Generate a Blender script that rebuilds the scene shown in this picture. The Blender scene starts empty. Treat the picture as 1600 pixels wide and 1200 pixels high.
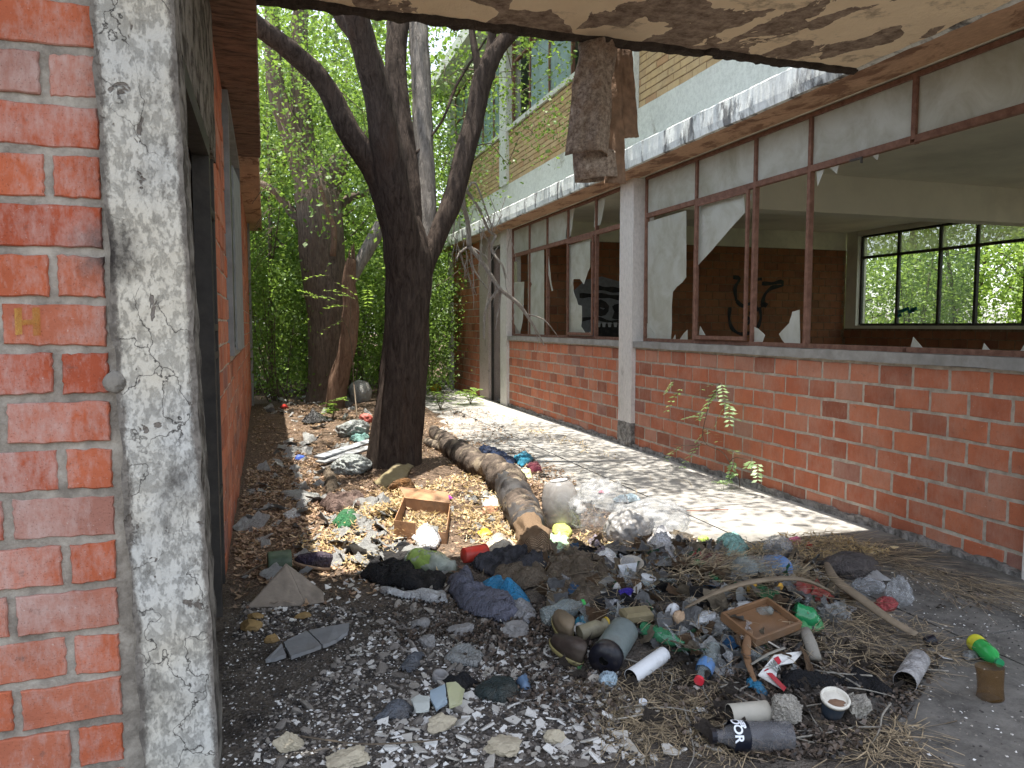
import bpy, math, random
import numpy as np
from mathutils import Vector, Matrix, noise
random.seed(11)
rs = np.random.RandomState(5)
R = random.random; U = random.uniform
rad = math.radians
scene = bpy.context.scene
COL = scene.collection

# ---------------- camera ----------------
H = 1.45; FPX = 1200.0
YAW = math.atan(385 / 1204.0); PIT = math.atan(92 / 1200.0)
cd = bpy.data.cameras.new('camera'); cam = bpy.data.objects.new('camera', cd); COL.objects.link(cam)
cam.location = (0, 0, H); cam.rotation_euler = (math.pi / 2 - PIT, 0, -YAW)
cd.sensor_width = 36; cd.lens = 36 * FPX / 1600.0; cd.clip_start = .05; cd.clip_end = 500
scene.camera = cam
# ---------------- world, sun, exposure ----------------
SUN_EL = rad(85.2); SUN_AZ = rad(-80)          # direction towards the sun: from -X, almost overhead
w = bpy.data.worlds.new('World'); scene.world = w; w.use_nodes = True
wn = w.node_tree.nodes; wn.clear()
sky = wn.new('ShaderNodeTexSky'); sky.sky_type = 'NISHITA'; sky.sun_disc = False
sky.sun_elevation = SUN_EL; sky.sun_rotation = SUN_AZ; sky.dust_density = 1.5
bg = wn.new('ShaderNodeBackground'); bg.inputs[1].default_value = .15
wo = wn.new('ShaderNodeOutputWorld')
hs = wn.new('ShaderNodeHueSaturation'); hs.inputs['Saturation'].default_value = .52
w.node_tree.links.new(sky.outputs[0], hs.inputs['Color']); w.node_tree.links.new(hs.outputs[0], bg.inputs[0]); w.node_tree.links.new(bg.outputs[0], wo.inputs[0])
sd = bpy.data.lights.new('sun', 'SUN'); sd.energy = 4.3; sd.angle = rad(.53); sd.color = (1, .95, .86)
sun = bpy.data.objects.new('sun', sd); COL.objects.link(sun)
sdir = Vector((math.sin(SUN_AZ) * math.cos(SUN_EL), math.cos(SUN_AZ) * math.cos(SUN_EL), math.sin(SUN_EL)))
sun.rotation_euler = sdir.to_track_quat('Z', 'Y').to_euler(); sun.location = (0, 0, 20)
scene.view_settings.view_transform = 'Standard'; scene.view_settings.look = 'None'
scene.view_settings.exposure = 1.75; scene.view_settings.gamma = 1.0
try:
    scene.cycles.max_bounces = 8; scene.cycles.diffuse_bounces = 5; scene.cycles.transparent_max_bounces = 16
    scene.cycles.transmission_bounces = 4; scene.cycles.glossy_bounces = 3
except Exception: pass

# ---------------- places: a photo point to a point in the world ----------------
FW = Vector((math.sin(YAW) * math.cos(PIT), math.cos(YAW) * math.cos(PIT), -math.sin(PIT)))
RT = Vector((math.cos(YAW), -math.sin(YAW), 0)); UP = RT.cross(FW); CP = Vector((0, 0, H))
def ray(x, y): return FW + RT * ((x - 800) / FPX) - UP * ((y - 600) / FPX)
def atz(x, y, z=0.): r = ray(x, y); return CP + r * ((z - H) / r.z)
def atx(x, y, X): r = ray(x, y); return CP + r * (X / r.x)
def aty(x, y, Y): r = ray(x, y); return CP + r * (Y / r.y)
def mpp(p): return (Vector(p) - CP).dot(FW) / FPX      # metres per photo pixel at p
def sm(a, b, x):
    t = min(1, max(0, (x - a) / (b - a))); return t * t * (3 - 2 * t)
def nz(x, y, z=0.): return noise.noise(Vector((x, y, z)))
HX, HY = atz(1110, 985)[:2]
def h(x, y):
    e = 2.55 + .18 * nz(x * .1, y * 1.3, 3)                     # edge of the concrete walkway
    if y < 2.75: e -= .45 * sm(2.75, 2.1, y)
    if y > 4.6: e -= .25 * sm(4.6, 6.5, y)
    b = .03 * (1 - sm(e - .12, e + .12, x)) - .03 * sm(e - .12, e + .2, x)
    b += .016 * nz(x * 3, y * 3, 1) + .010 * nz(x * 9, y * 9, 5) + .004 * nz(x * 26, y * 26, 2)
    b += .20 * math.exp(-((x - HX) / .72) ** 2 - ((y - HY) / .50) ** 2)
    b += .09 * math.exp(-((x - 1.15) / .6) ** 2 - ((y - 4.1) / .42) ** 2)
    b += .08 * math.exp(-((x - 1.25) / .5) ** 2 - ((y - 7.4) / .6) ** 2)
    b += .05 * math.exp(-((x - 3.3) / .55) ** 2 - ((y - 3.75) / .30) ** 2)
    b += .05 * sm(3.75, 4.1, x) * (1 - sm(3.9, 5, y)) * (.6 + nz(y * 2, 4))
    if y > 9: b += .10 * sm(9, 13, y) * (1 - sm(2.2, 3.0, x))
    return b
def gz(x, y): return max(h(x, y), .012 if 1.9 < x < 4.1 and y < 18 else -9)
def on(x, y, lift=0.):
    z = lift
    for _ in range(14):
        p = atz(x, y, z); z = .5 * z + .5 * (gz(p.x, p.y) + lift)
    return atz(x, y, z)

# ---------------- mesh helpers ----------------
class MB:
    def __init__(s): s.v = []; s.f = []; s.m = []; s.t = []
    def add(s, vs, fs, mat=0, tint=.5):
        o = len(s.v); s.v += [tuple(a) for a in vs]
        for q in fs: s.f.append(tuple(i + o for i in q)); s.m.append(mat); s.t.append(tint)
    def quads(s, arr, mat=0, tints=None):       # arr (n,4,3)
        o = len(s.v); n = len(arr); s.v += [tuple(a) for a in arr.reshape(-1, 3).tolist()]
        s.f += [(o + 4 * i, o + 4 * i + 1, o + 4 * i + 2, o + 4 * i + 3) for i in range(n)]
        s.m += [mat] * n; s.t += (list(map(float, tints)) if tints is not None else [.5] * n)
    def build(s, name, mats, parent=None, smooth=False, loc=None):
        if not isinstance(mats, (list, tuple)): mats = [mats]
        va = np.array(s.v, dtype=float).reshape(-1, 3)
        if parent is not None:
            b = np.zeros(3); q = parent
            while q is not None: b += np.array(q.location); q = q.parent
        elif loc is not None: b = np.array(loc, dtype=float)
        else: b = np.array([va[:, 0].mean(), va[:, 1].mean(), va[:, 2].min()])
        va = va - b
        me = bpy.data.meshes.new(name); me.from_pydata(va.tolist(), [], s.f)
        for m in mats: me.materials.append(m)
        me.polygons.foreach_set('material_index', s.m)
        a = me.attributes.new('tint', 'FLOAT', 'FACE'); a.data.foreach_set('value', s.t)
        if smooth: me.polygons.foreach_set('use_smooth', [True] * len(s.f))
        me.update()
        o = bpy.data.objects.new(name, me); COL.objects.link(o)
        if parent is not None: o.parent = parent
        else: o.location = b
        return o
def tag(o, label=None, cat=None, group=None, kind=None):
    if label: o['label'] = label
    if cat: o['category'] = cat
    if group: o['group'] = group
    if kind: o['kind'] = kind
    return o
def T(name, label, cat, p, group=None):
    o = bpy.data.objects.new(name, None); COL.objects.link(o); o.location = p; o.empty_display_size = .1
    bpy.context.view_layer.update(); return tag(o, label, cat, group)
def dup(root, loc, rz=0, s=1, label=None):
    c = root.copy(); COL.objects.link(c); c.location = loc; c.rotation_euler = (0, 0, rz); c.scale = (s, s, s)
    if label: c['label'] = label
    for ch in list(root.children):
        d = ch.copy(); COL.objects.link(d); d.parent = c
        for g in ch.children:
            e = g.copy(); COL.objects.link(e); e.parent = d
    return c
def box(mb, lo, hi, mat=0, tint=.5):
    (a, b, c), (d, e, f) = lo, hi
    mb.add([(a, b, c), (d, b, c), (d, e, c), (a, e, c), (a, b, f), (d, b, f), (d, e, f), (a, e, f)],
           [(0, 3, 2, 1), (4, 5, 6, 7), (0, 1, 5, 4), (1, 2, 6, 5), (2, 3, 7, 6), (3, 0, 4, 7)], mat, tint)
def rbox(mb, M, sx, sy, sz, ch=.004, mat=0, tint=.5):      # chamfered box, M puts it, base at z=0
    vs = []; x, y = sx / 2, sy / 2
    for z, i in ((0, ch), (ch, 0), (sz - ch, 0), (sz, ch)):
        for a, b in ((-1, -1), (1, -1), (1, 1), (-1, 1)): vs.append(M @ Vector((a * (x - i), b * (y - i), z)))
    fs = [(3, 2, 1, 0), (12, 13, 14, 15)]
    for k in range(3):
        for j in range(4): a = 4 * k + j; b = 4 * k + (j + 1) % 4; fs.append((a, b, b + 4, a + 4))
    mb.add(vs, fs, mat, tint)
def prism(mb, pts, n, th, mat=0, tint=.5):                  # polygon with thickness along n
    n = Vector(n).normalized() * th; k = len(pts)
    A = [Vector(p) for p in pts]; B = [p + n for p in A]
    mb.add(A + B, [tuple(range(k - 1, -1, -1)), tuple(range(k, 2 * k))] + [(i, (i + 1) % k, k + (i + 1) % k, k + i) for i in range(k)], mat, tint)
def frame(d):
    d = Vector(d).normalized(); a = Vector((0, 0, 1)) if abs(d.z) < .95 else Vector((1, 0, 0))
    u = a.cross(d).normalized(); return u, d.cross(u), d
def path(pts, step):
    P = [Vector(p[:3]) for p in pts]; r = [p[3] for p in pts]; out = []
    for i in range(len(P) - 1):
        p0 = P[max(0, i - 1)]; p1 = P[i]; p2 = P[i + 1]; p3 = P[min(len(P) - 1, i + 2)]
        n = max(1, int((p2 - p1).length / step))
        for k in range(n):
            t = k / n; t2 = t * t; t3 = t2 * t
            q = .5 * ((2 * p1) + (p2 - p0) * t + (2 * p0 - 5 * p1 + 4 * p2 - p3) * t2 + (3 * p1 - p0 - 3 * p2 + p3) * t3)
            out.append((q, r[i] * (1 - t) + r[i + 1] * t))
    out.append((P[-1], r[-1])); return out
def tube(mb, pts, seg=8, step=.1, ridge=0, rfreq=1., lump=0, mat=0, tint=.5, cap=True, flat=1., sd=0):
    Q = path(pts, step); u = None; vs = []; L = 0
    for i, (q, r) in enumerate(Q):
        d = (Q[min(i + 1, len(Q) - 1)][0] - Q[max(i - 1, 0)][0])
        if d.length < 1e-6: d = Vector((0, 0, 1))
        d.normalize()
        if u is None: u = frame(d)[0]
        u = (u - d * u.dot(d)).normalized(); v = d.cross(u)
        if i: L += (q - Q[i - 1][0]).length
        for k in range(seg):
            a = 2 * math.pi * k / seg; c, s_ = math.cos(a), math.sin(a); rr = r
            if ridge: 
                g = noise.noise(Vector((c * rfreq * 3 + sd, s_ * rfreq * 3, L * rfreq * .8)))
                g2 = noise.noise(Vector((c * rfreq * 8 + sd, s_ * rfreq * 8, L * rfreq * 2)))
                rr = r * (1 + ridge * (1.2 * abs(g) * 2 - .5 + .6 * g2))
            if lump: rr *= 1 + lump * noise.noise(Vector((c * 1.2 + sd, s_ * 1.2, L / max(r, .01) * .5)))
            vs.append(q + (u * c + v * (s_ * flat)) * rr)
    n = len(Q); fs = [(i * seg + k, i * seg + (k + 1) % seg, (i + 1) * seg + (k + 1) % seg, (i + 1) * seg + k) for i in range(n - 1) for k in range(seg)]
    if cap: fs += [tuple(range(seg - 1, -1, -1)), tuple(range((n - 1) * seg, n * seg))]
    mb.add(vs, fs, mat, tint)
def lathe(mb, A, d, prof, seg=20, mat=0, tint=.5, dent=0, sd=0, flat=1., capend=False):
    u, v, d = frame(d); vs = []
    for (t, r) in prof:
        for k in range(seg):
            a = 2 * math.pi * k / seg; rr = r
            if dent: rr = r * (1 - dent * abs(noise.noise(Vector((math.cos(a) * 1.7 + sd, math.sin(a) * 1.7, t * 14 + sd)))) * 2)
            vs.append(Vector(A) + d * t + u * (rr * math.cos(a)) + v * (rr * math.sin(a) * flat))
    n = len(prof); fs = [(i * seg + k, i * seg + (k + 1) % seg, (i + 1) * seg + (k + 1) % seg, (i + 1) * seg + k) for i in range(n - 1) for k in range(seg)]
    if prof[0][1] > .001: fs.append(tuple(range(seg - 1, -1, -1)))
    if capend: fs.append(tuple(range((n - 1) * seg, n * seg)))
    mb.add(vs, fs, mat, tint)
def ico(sub):
    import bmesh
    b = bmesh.new(); bmesh.ops.create_icosphere(b, subdivisions=sub, radius=1)
    V = [v.co.copy() for v in b.verts]; F = [tuple(v.index for v in f.verts) for f in b.faces]; b.free(); return V, F
ICO = {i: ico(i) for i in (1, 2, 3, 4, 5)}
def ridged(p, oc=3):
    a = 0; s = 1; tot = 0
    for _ in range(oc): a += s * (1 - 2 * abs(noise.noise(p))); tot += s; s *= .5; p = p * 2.1
    return a / tot
def blob(mb, c, sx, sy, sz, sub=4, amp=.25, fr=1.6, rz=0, mat=0, tint=.5, planes=0, st=2.6):
    """irregular lump: folded (cloth, film) or with planes > 0 broken along flat faces (stone, crushed paper)"""
    V, F = ICO[sub]; sd = Vector((R() * 50, R() * 50, R() * 50)); cz, s_ = math.cos(rz), math.sin(rz); o = []
    PL = []
    for _ in range(planes): n_ = Vector((random.gauss(0, 1), random.gauss(0, 1), random.gauss(0, 1))).normalized(); PL.append((n_, U(.62, .95)))
    A_ = Matrix.Rotation(U(0, 3), 3, 'Z') @ Matrix.Rotation(U(-.6, .6), 3, 'X')
    for v in V:
        if planes:
            k = 1.15
            for n_, d in PL:
                q = n_.dot(v)
                if q > .05: k = min(k, d / q)
            k *= 1 + amp * .35 * noise.fractal(v * fr * 2.5 + sd, 1, 2, 3)
        else:
            p = A_ @ v; p = Vector((p.x * st, p.y, p.z * 1.3)) * fr * .8 + sd; p += Vector((noise.noise(p), noise.noise(p + Vector((7, 0, 0))), 0)) * .7
            k = 1 + amp * (ridged(p, 4) - .35) + amp * .8 * noise.noise(v * .9 + sd)
        x, y, z = v.x * sx * k, v.y * sy * k, v.z * sz * k
        o.append(Vector((c[0] + x * cz - y * s_, c[1] + x * s_ + y * cz, c[2] + z)))
    mb.add(o, F, mat, tint)
def poly_in(p, poly):
    x, y = p; c = False; n = len(poly)
    for i in range(n):
        x1, y1 = poly[i]; x2, y2 = poly[i - 1]
        if (y1 > y) != (y2 > y) and x < (x2 - x1) * (y - y1) / (y2 - y1) + x1: c = not c
    return c
def near(p, poly):
    best = None; bd = 1e9
    for i in range(len(poly)):
        a = Vector(poly[i]); b = Vector(poly[i - 1]); ab = b - a; q = Vector(p)
        t = max(0, min(1, (q - a).dot(ab) / max(ab.length_squared, 1e-9))); r_ = a + ab * t; d = (q - r_).length
        if d < bd: bd = d; best = r_
    return best, bd
def drape(mb, pxpoly, lift=.03, amp=.02, fr=9., res=.016, base=.008, stretch=(1, 1), world=False, mat=0, lipn=.03):
    """a crumpled sheet lying on the ground inside an outline"""
    P = [tuple(on(*q)[:2]) for q in pxpoly] if not world else pxpoly
    Q = []
    for i in range(len(P)):                                  # ragged outline
        a = Vector(P[i]); b = Vector(P[(i + 1) % len(P)]); n = max(1, int((b - a).length / .03))
        for k in range(n):
            q = a.lerp(b, k / n); Q.append((q.x + lipn * nz(q.x * 14, q.y * 14, 8) * .6, q.y + lipn * nz(q.x * 14, q.y * 14, 18) * .6))
    P = Q; xs = [p[0] for p in P]; ys = [p[1] for p in P]; sd = R() * 40; ra = U(0, 3.14); ca, sa = math.cos(ra), math.sin(ra)
    nx = int((max(xs) - min(xs)) / res) + 2; ny = int((max(ys) - min(ys)) / res) + 2; idx = {}; vs = []
    ins = {(i, j): poly_in((min(xs) + i * res, min(ys) + j * res), P) for i in range(nx) for j in range(ny)}
    def vert(i, j):
        if (i, j) in idx: return idx[i, j]
        x, y = min(xs) + i * res, min(ys) + j * res
        q, d = near((x, y), P)
        if not ins[i, j]: x, y = q; d = 0
        e = min(1, d / max(.03, lift * 1.2)); e = e * (2 - e)
        u_ = (x * ca + y * sa) * fr * 1.35; v_ = (-x * sa + y * ca) * fr * .42; wx = noise.noise(Vector((x * fr * .6, y * fr * .6, sd))) * 1.3
        f = ridged(Vector((u_ + wx + sd, v_ + wx, sd)), 3); lf = max(0, .55 + .9 * noise.noise(Vector((x * fr * .45, y * fr * .45, sd + 9))))
        z = gz(x, y) + base + lift * .62 * e * lf + amp * 1.9 * (max(-.2, f) * (.06 + .94 * e) + .06)
        vs.append((x, y, z)); idx[i, j] = len(vs) - 1; return idx[i, j]
    fs = []
    for i in range(nx - 1):
        for j in range(ny - 1):
            c4 = [(i, j), (i + 1, j), (i + 1, j + 1), (i, j + 1)]
            if sum(ins[c] for c in c4) >= 2: fs.append(tuple(vert(*c) for c in c4))
    if fs: mb.add(vs, fs, mat)

# ---------------- materials ----------------
class Mt:
    def __init__(s, name, color=(.5, .5, .5), rough=.8, spec=.3):
        s.m = bpy.data.materials.new(name); s.m.use_nodes = True; s.t = s.m.node_tree; s.N = s.t.nodes
        s.b = s.N['Principled BSDF']; s.o = s.N['Material Output']
        s.b.inputs['Base Color'].default_value = (*color, 1); s.b.inputs['Roughness'].default_value = rough
        s.b.inputs['Specular IOR Level'].default_value = spec; s._c = None
    def L(s, a, b):
        if isinstance(a, (int, float)): b.default_value = a
        elif isinstance(a, tuple): b.default_value = (*a, 1) if len(a) == 3 and b.type == 'RGBA' else a
        else: s.t.links.new(a, b)
    def co(s, sc=(1, 1, 1), off=(0, 0, 0)):
        if s._c is None: s._c = s.N.new('ShaderNodeTexCoord').outputs['Object']
        if sc == (1, 1, 1) and off == (0, 0, 0): return s._c
        m = s.N.new('ShaderNodeMapping'); s.L(s._c, m.inputs[0]); m.inputs['Scale'].default_value = sc; m.inputs['Location'].default_value = off
        return m.outputs[0]
    def noise(s, sc, det=4, ro=.55, vec=None, dist=0):
        n = s.N.new('ShaderNodeTexNoise'); s.L(vec or s.co(), n.inputs['Vector']); n.inputs['Scale'].default_value = sc
        n.inputs['Detail'].default_value = det; n.inputs['Roughness'].default_value = ro; n.inputs['Distortion'].default_value = dist
        return n.outputs[0]
    def voro(s, sc, feat='F1', vec=None, out=0):
        n = s.N.new('ShaderNodeTexVoronoi'); n.feature = feat; s.L(vec or s.co(), n.inputs['Vector']); n.inputs['Scale'].default_value = sc
        return n.outputs[out]
    def ramp(s, f, st):
        r = s.N.new('ShaderNodeValToRGB'); s.L(f, r.inputs[0]); e = r.color_ramp.elements
        while len(e) < len(st): e.new(.5)
        for k, (p, c) in enumerate(st):
            e[k].position = p; e[k].color = (c, c, c, 1) if isinstance(c, (int, float)) else (*c, 1)
        return r.outputs[0]
    def mix(s, f, a, b, bl='MIX'):
        n = s.N.new('ShaderNodeMix'); n.data_type = 'RGBA'; n.blend_type = bl
        s.L(f, n.inputs[0]); s.L(a, n.inputs[6]); s.L(b, n.inputs[7]); return n.outputs[2]
    def math(s, op, a, b=0.):
        n = s.N.new('ShaderNodeMath'); n.operation = op; s.L(a, n.inputs[0]); s.L(b, n.inputs[1]); return n.outputs[0]
    def attr(s):
        n = s.N.new('ShaderNodeAttribute'); n.attribute_name = 'tint'; return n.outputs['Fac']
    def rnd(s): return s.N.new('ShaderNodeObjectInfo').outputs['Random']
    def z(s, ax=2):
        n = s.N.new('ShaderNodeSeparateXYZ'); s.L(s.co(), n.inputs[0]); return n.outputs[ax]
    def col(s, c): s.L(c, s.b.inputs['Base Color']); return s
    def bump(s, f, st=.5, d=.01):
        n = s.N.new('ShaderNodeBump'); s.L(f, n.inputs['Height']); n.inputs['Strength'].default_value = st; n.inputs['Distance'].default_value = d
        s.L(n.outputs[0], s.b.inputs['Normal']); return s
def simple(name, c, rough=.7, var=.25, sc=14, bs=.3, bd=.006, dirt=.35, spec=.3, rv=False, wr=0):
    """plain colour with dirt film and small relief"""
    m = Mt(name, c, rough, spec); n = m.noise(sc, 5, .6)
    c2 = tuple(x * (1 - var) for x in c); base = m.mix(m.ramp(n, [(.35, 0.), (.65, 1.)]), c2, c)
    if rv: base = m.mix(m.rnd(), base, tuple(x * .55 for x in c), 'MIX')
    d = m.ramp(m.noise(sc * .45, 6, .7), [(.48, 0.), (.7, 1.)])
    m.col(m.mix(m.math('MULTIPLY', d, dirt), base, (.12, .10, .08)))
    if wr:
        w1 = m.math('ABSOLUTE', m.math('SUBTRACT', m.noise(11, 3, .6, vec=m.co((1, 1.9, 1)), dist=1.2), .5)); w2 = m.math('ABSOLUTE', m.math('SUBTRACT', m.noise(24, 3, .6, vec=m.co((1.8, 1, 1), (3, 1, 2)), dist=1.), .5))
        m.bump(m.math('ADD', m.math('MULTIPLY', w1, -2.), m.math('MULTIPLY', w2, -1.)), 1., .03)
    else: m.bump(m.noise(sc * 3, 4), bs, bd)
    return m.m
def clear(name, c=(.8, .85, .88), a=.35, rough=.15, streak=True):
    m = Mt(name, c, rough, .6); tr = m.N.new('ShaderNodeBsdfTransparent'); mx = m.N.new('ShaderNodeMixShader')
    tr.inputs[0].default_value = (*[min(1, .55 + x * .5) for x in c], 1)
    f = m.ramp(m.noise(9, 5, .7, dist=1.), [(.3, max(0, a - .22)), (.55, a), (.75, min(1, a + .35))]) if streak else a
    m.L(f, mx.inputs[0]); m.L(tr.outputs[0], mx.inputs[1]); m.L(m.b.outputs[0], mx.inputs[2]); m.L(mx.outputs[0], m.o.inputs[0])
    if streak: m.bump(m.noise(9, 3, .5), .6, .012)
    return m.m
def leafmat(name, c1, c2, tr=.45):
    m = Mt(name, c1, .45, .35); c = m.mix(m.attr(), c1, c2); m.col(c)
    t = m.N.new('ShaderNodeBsdfTranslucent'); m.L(m.mix(.5, c, (c2[0] * 1.5, c2[1] * 1.5, c2[2]), 'MIX'), t.inputs[0])
    mx = m.N.new('ShaderNodeMixShader'); mx.inputs[0].default_value = tr
    m.L(m.b.outputs[0], mx.inputs[1]); m.L(t.outputs[0], mx.inputs[2]); m.L(mx.outputs[0], m.o.inputs[0]); return m.m

def soot(m, c):
    n = m.N.new('ShaderNodeVectorMath'); n.operation = 'DISTANCE'; m.L(m.co(), n.inputs[0]); n.inputs[1].default_value = (-.135, -1.47, 1.66)
    q = m.math('ADD', n.outputs['Value'], m.math('MULTIPLY', m.noise(14, 6, .8), .16)); return m.mix(m.ramp(q, [(.10, .95), (.20, 0.)]), c, (.045, .038, .035))
def brickmat(name, ramp, dust=(.45, .33, .29), da=.7, dlo=.45, dhi=.72, fine=40):
    m = Mt(name, rough=.88, spec=.2); c = m.ramp(m.attr(), ramp)
    n1 = m.noise(6, 6, .65); c = m.mix(m.ramp(n1, [(.3, .55), (.6, 0.)]), c, m.mix(1., c, (.62, .6, .62), 'MULTIPLY'))
    v = m.co((2.5, 2.5, 1)); st = m.noise(16, 6, .75, vec=v)
    d = m.ramp(m.math('ADD', m.math('MULTIPLY', m.noise(3.2, 5, .6), .6), m.math('MULTIPLY', st, .4)), [(dlo, 0.), (dhi, 1.)])
    c = m.mix(m.math('MULTIPLY', d, da), c, dust)
    sp = m.ramp(m.noise(fine, 3, .8), [(.66, 0.), (.74, 1.)]); c = m.mix(m.math('MULTIPLY', sp, .45), c, (.62, .52, .46))
    dk = m.ramp(m.noise(13, 6, .75, vec=m.co((1, 1, 1.6), (5, 1, 3))), [(.60, 0.), (.70, 1.)]); c = m.mix(m.math('MULTIPLY', dk, .55), c, (.13, .085, .07))
    if fine > 65: c = soot(m, c)
    por = m.ramp(m.voro(fine * 1.6), [(.10, 1.), (.2, 0.)]); c = m.mix(m.math('MULTIPLY', por, .35), c, (.12, .05, .035))
    m.col(c); m.bump(m.math('SUBTRACT', m.noise(fine * 1.5, 5, .7), m.math('MULTIPLY', por, .5)), .7, .005); return m.m
M = {}
M['brick'] = brickmat('red_clay_brick', [(0, (.28, .10, .06)), (.3, (.42, .13, .068)), (.6, (.49, .165, .085)), (.85, (.44, .20, .13)), (1, (.28, .125, .095))], (.47, .33, .26), .5, .45, .72)
M['brick_near'] = brickmat('whitewashed_clay_brick', [(0, (.38, .085, .04)), (.4, (.47, .125, .058)), (.8, (.43, .15, .09)), (1, (.36, .18, .14))], (.52, .41, .37), .72, .45, .64, 70)
M['brick_yellow'] = brickmat('yellow_clay_brick', [(0, (.46, .33, .17)), (.5, (.52, .38, .20)), (.9, (.42, .28, .14)), (1, (.44, .27, .14))], (.5, .42, .3), .4)
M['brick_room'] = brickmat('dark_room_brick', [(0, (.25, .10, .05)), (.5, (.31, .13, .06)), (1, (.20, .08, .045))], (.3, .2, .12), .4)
def mortarmat(name, c1, c2):
    m = Mt(name, rough=.95, spec=.1); m.col(m.mix(m.ramp(m.noise(11, 6, .7), [(.35, 0.), (.65, 1.)]), c1, c2)); m.bump(m.noise(90, 4, .7), .8, .006); return m.m
M['mortar'] = mortarmat('grey_mortar', (.30, .26, .21), (.52, .46, .38))
M['mortar_near'] = mortarmat('rough_mortar', (.20, .175, .145), (.42, .38, .32))
M['mortar_brown'] = mortarmat('brown_mortar', (.13, .085, .05), (.26, .18, .11))
# peeling whitewash over plaster
def peel(name, paint, under, lo, hi, sc=7, stain=(.06, .055, .05), sa=.5, stretch=(1, 1, 1), yellow=False, green=False):
    m = Mt(name, rough=.9, spec=.15); v = m.co(stretch)
    n = m.noise(sc, 8, .68, vec=v, dist=.4); p = m.ramp(n, [(lo, 0.), (hi, 1.)])
    u = m.mix(m.noise(25, 4), tuple(x * .6 for x in under), under)
    pt = m.mix(m.ramp(m.noise(40, 5, .8, vec=v), [(.42, 0.), (.66, 1.)]), paint, tuple(x * .76 for x in paint))
    if yellow: pt = m.mix(m.ramp(m.noise(1.6, 2), [(.62, 0.), (.66, .8)]), pt, (.62, .57, .38))
    c = m.mix(p, pt, u)
    s = m.ramp(m.noise(2.2, 7, .7, vec=v), [(.5, 0.), (.72, 1.)]); c = m.mix(m.math('MULTIPLY', s, sa), c, stain)
    m.col(c); hgt = m.math('SUBTRACT', m.math('MULTIPLY', m.noise(70, 4, .7), .35), p); m.bump(hgt, .9, .006); return m.m
m = Mt('peeling_whitewash', rough=.92, spec=.12)
paint = m.mix(m.ramp(m.noise(1.5, 3, .6), [(.42, 0.), (.62, 1.)]), (.60, .555, .46), (.54, .535, .50)); paint = m.mix(m.ramp(m.noise(1.9, 2, .5, vec=m.co((1, 1, 1), (4, 2, 7))), [(.66, 0.), (.69, .8)]), paint, (.60, .55, .36))
f1 = m.ramp(m.noise(34, 8, .8, vec=m.co((1.2, 1.2, .7))), [(.50, 0.), (.66, 1.)]); f2 = m.ramp(m.noise(4, 6, .75, vec=m.co((1, 1, .6))), [(.44, .12), (.64, 1.)])
cc_ = m.mix(m.math('MULTIPLY', f1, f2), paint, (.17, .155, .135)); chip = m.ramp(m.noise(9, 4, .6, vec=m.co((1.1, 1.1, .8), (1, 3, 2)), dist=.5), [(.655, 0.), (.67, 1.)]); cc_ = m.mix(chip, cc_, (.20, .175, .15))
crk = m.ramp(m.voro(4.5, 'DISTANCE_TO_EDGE', m.N.new('ShaderNodeVectorMath').outputs[0]), [(0., 1.), (.012, 0.)])
va = [n for n in m.N if n.type == 'VECT_MATH'][0]; va.operation = 'ADD'; nt_ = m.N.new('ShaderNodeTexNoise'); nt_.inputs['Scale'].default_value = 7; nt_.inputs['Detail'].default_value = 6; m.L(m.co(), nt_.inputs['Vector'])
vs_ = m.N.new('ShaderNodeVectorMath'); vs_.operation = 'SCALE'; vs_.inputs['Scale'].default_value = .25; m.L(nt_.outputs['Color'], vs_.inputs[0]); m.L(m.co((1, 1, .6)), va.inputs[0]); m.L(vs_.outputs[0], va.inputs[1])
cc_ = m.mix(m.math('MULTIPLY', crk, m.ramp(m.noise(2.5, 3), [(.42, 0.), (.52, 1.)])), cc_, (.05, .045, .04))
st1 = m.ramp(m.noise(3.1, 7, .75, vec=m.co((1, 1, .55), (2, 5, 1))), [(.53, 0.), (.70, .85)]); cc_ = m.mix(st1, cc_, (.10, .09, .08))
sx_ = m.N.new('ShaderNodeSeparateXYZ'); m.L(m.co(), sx_.inputs[0])
eq = m.math('ABSOLUTE', m.math('ADD', m.math('ADD', sx_.outputs[0], .015), m.math('MULTIPLY', m.math('SUBTRACT', sx_.outputs[2], 1.3), .0264)))
eq = m.math('ADD', eq, m.math('MULTIPLY', m.noise(16, 7, .8, vec=m.co((1, 1, .5), (6, 1, 2))), .07)); cc_ = m.mix(m.ramp(eq, [(.122, 0.), (.134, .9)]), cc_, m.mix(m.noise(30, 5), (.07, .06, .05), (.24, .21, .18)))
cc_ = soot(m, cc_); m.col(cc_); m.bump(m.math('SUBTRACT', m.math('MULTIPLY', m.noise(60, 6, .8), .7), m.math('ADD', chip, m.math('MULTIPLY', f1, .5))), 1., .007); M['pilaster'] = m.m
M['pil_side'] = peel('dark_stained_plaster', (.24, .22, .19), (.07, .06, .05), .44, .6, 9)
M['column'] = peel('white_column_paint', (.66, .62, .58), (.42, .38, .34), .64, .70, 4, sa=.18, stretch=(1, 1, .4))
M['column_base'] = peel('crumbled_column_base', (.34, .32, .30), (.15, .14, .13), .40, .6, 16, sa=.3)
M['fascia'] = peel('streaked_fascia', (.66, .68, .66), (.18, .18, .18), .50, .60, 5, stain=(.05, .05, .05), sa=.45, stretch=(1, 1.1, .4))
M['beam'] = peel('pale_beam_paint', (.64, .66, .60), (.50, .49, .42), .60, .66, 2.5, sa=.12, stretch=(1, .6, .6))
M['soffit'] = peel('rusty_soffit', (.50, .32, .21), (.30, .17, .11), .52, .60, 5, sa=.35, stretch=(1, .5, 1))
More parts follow.
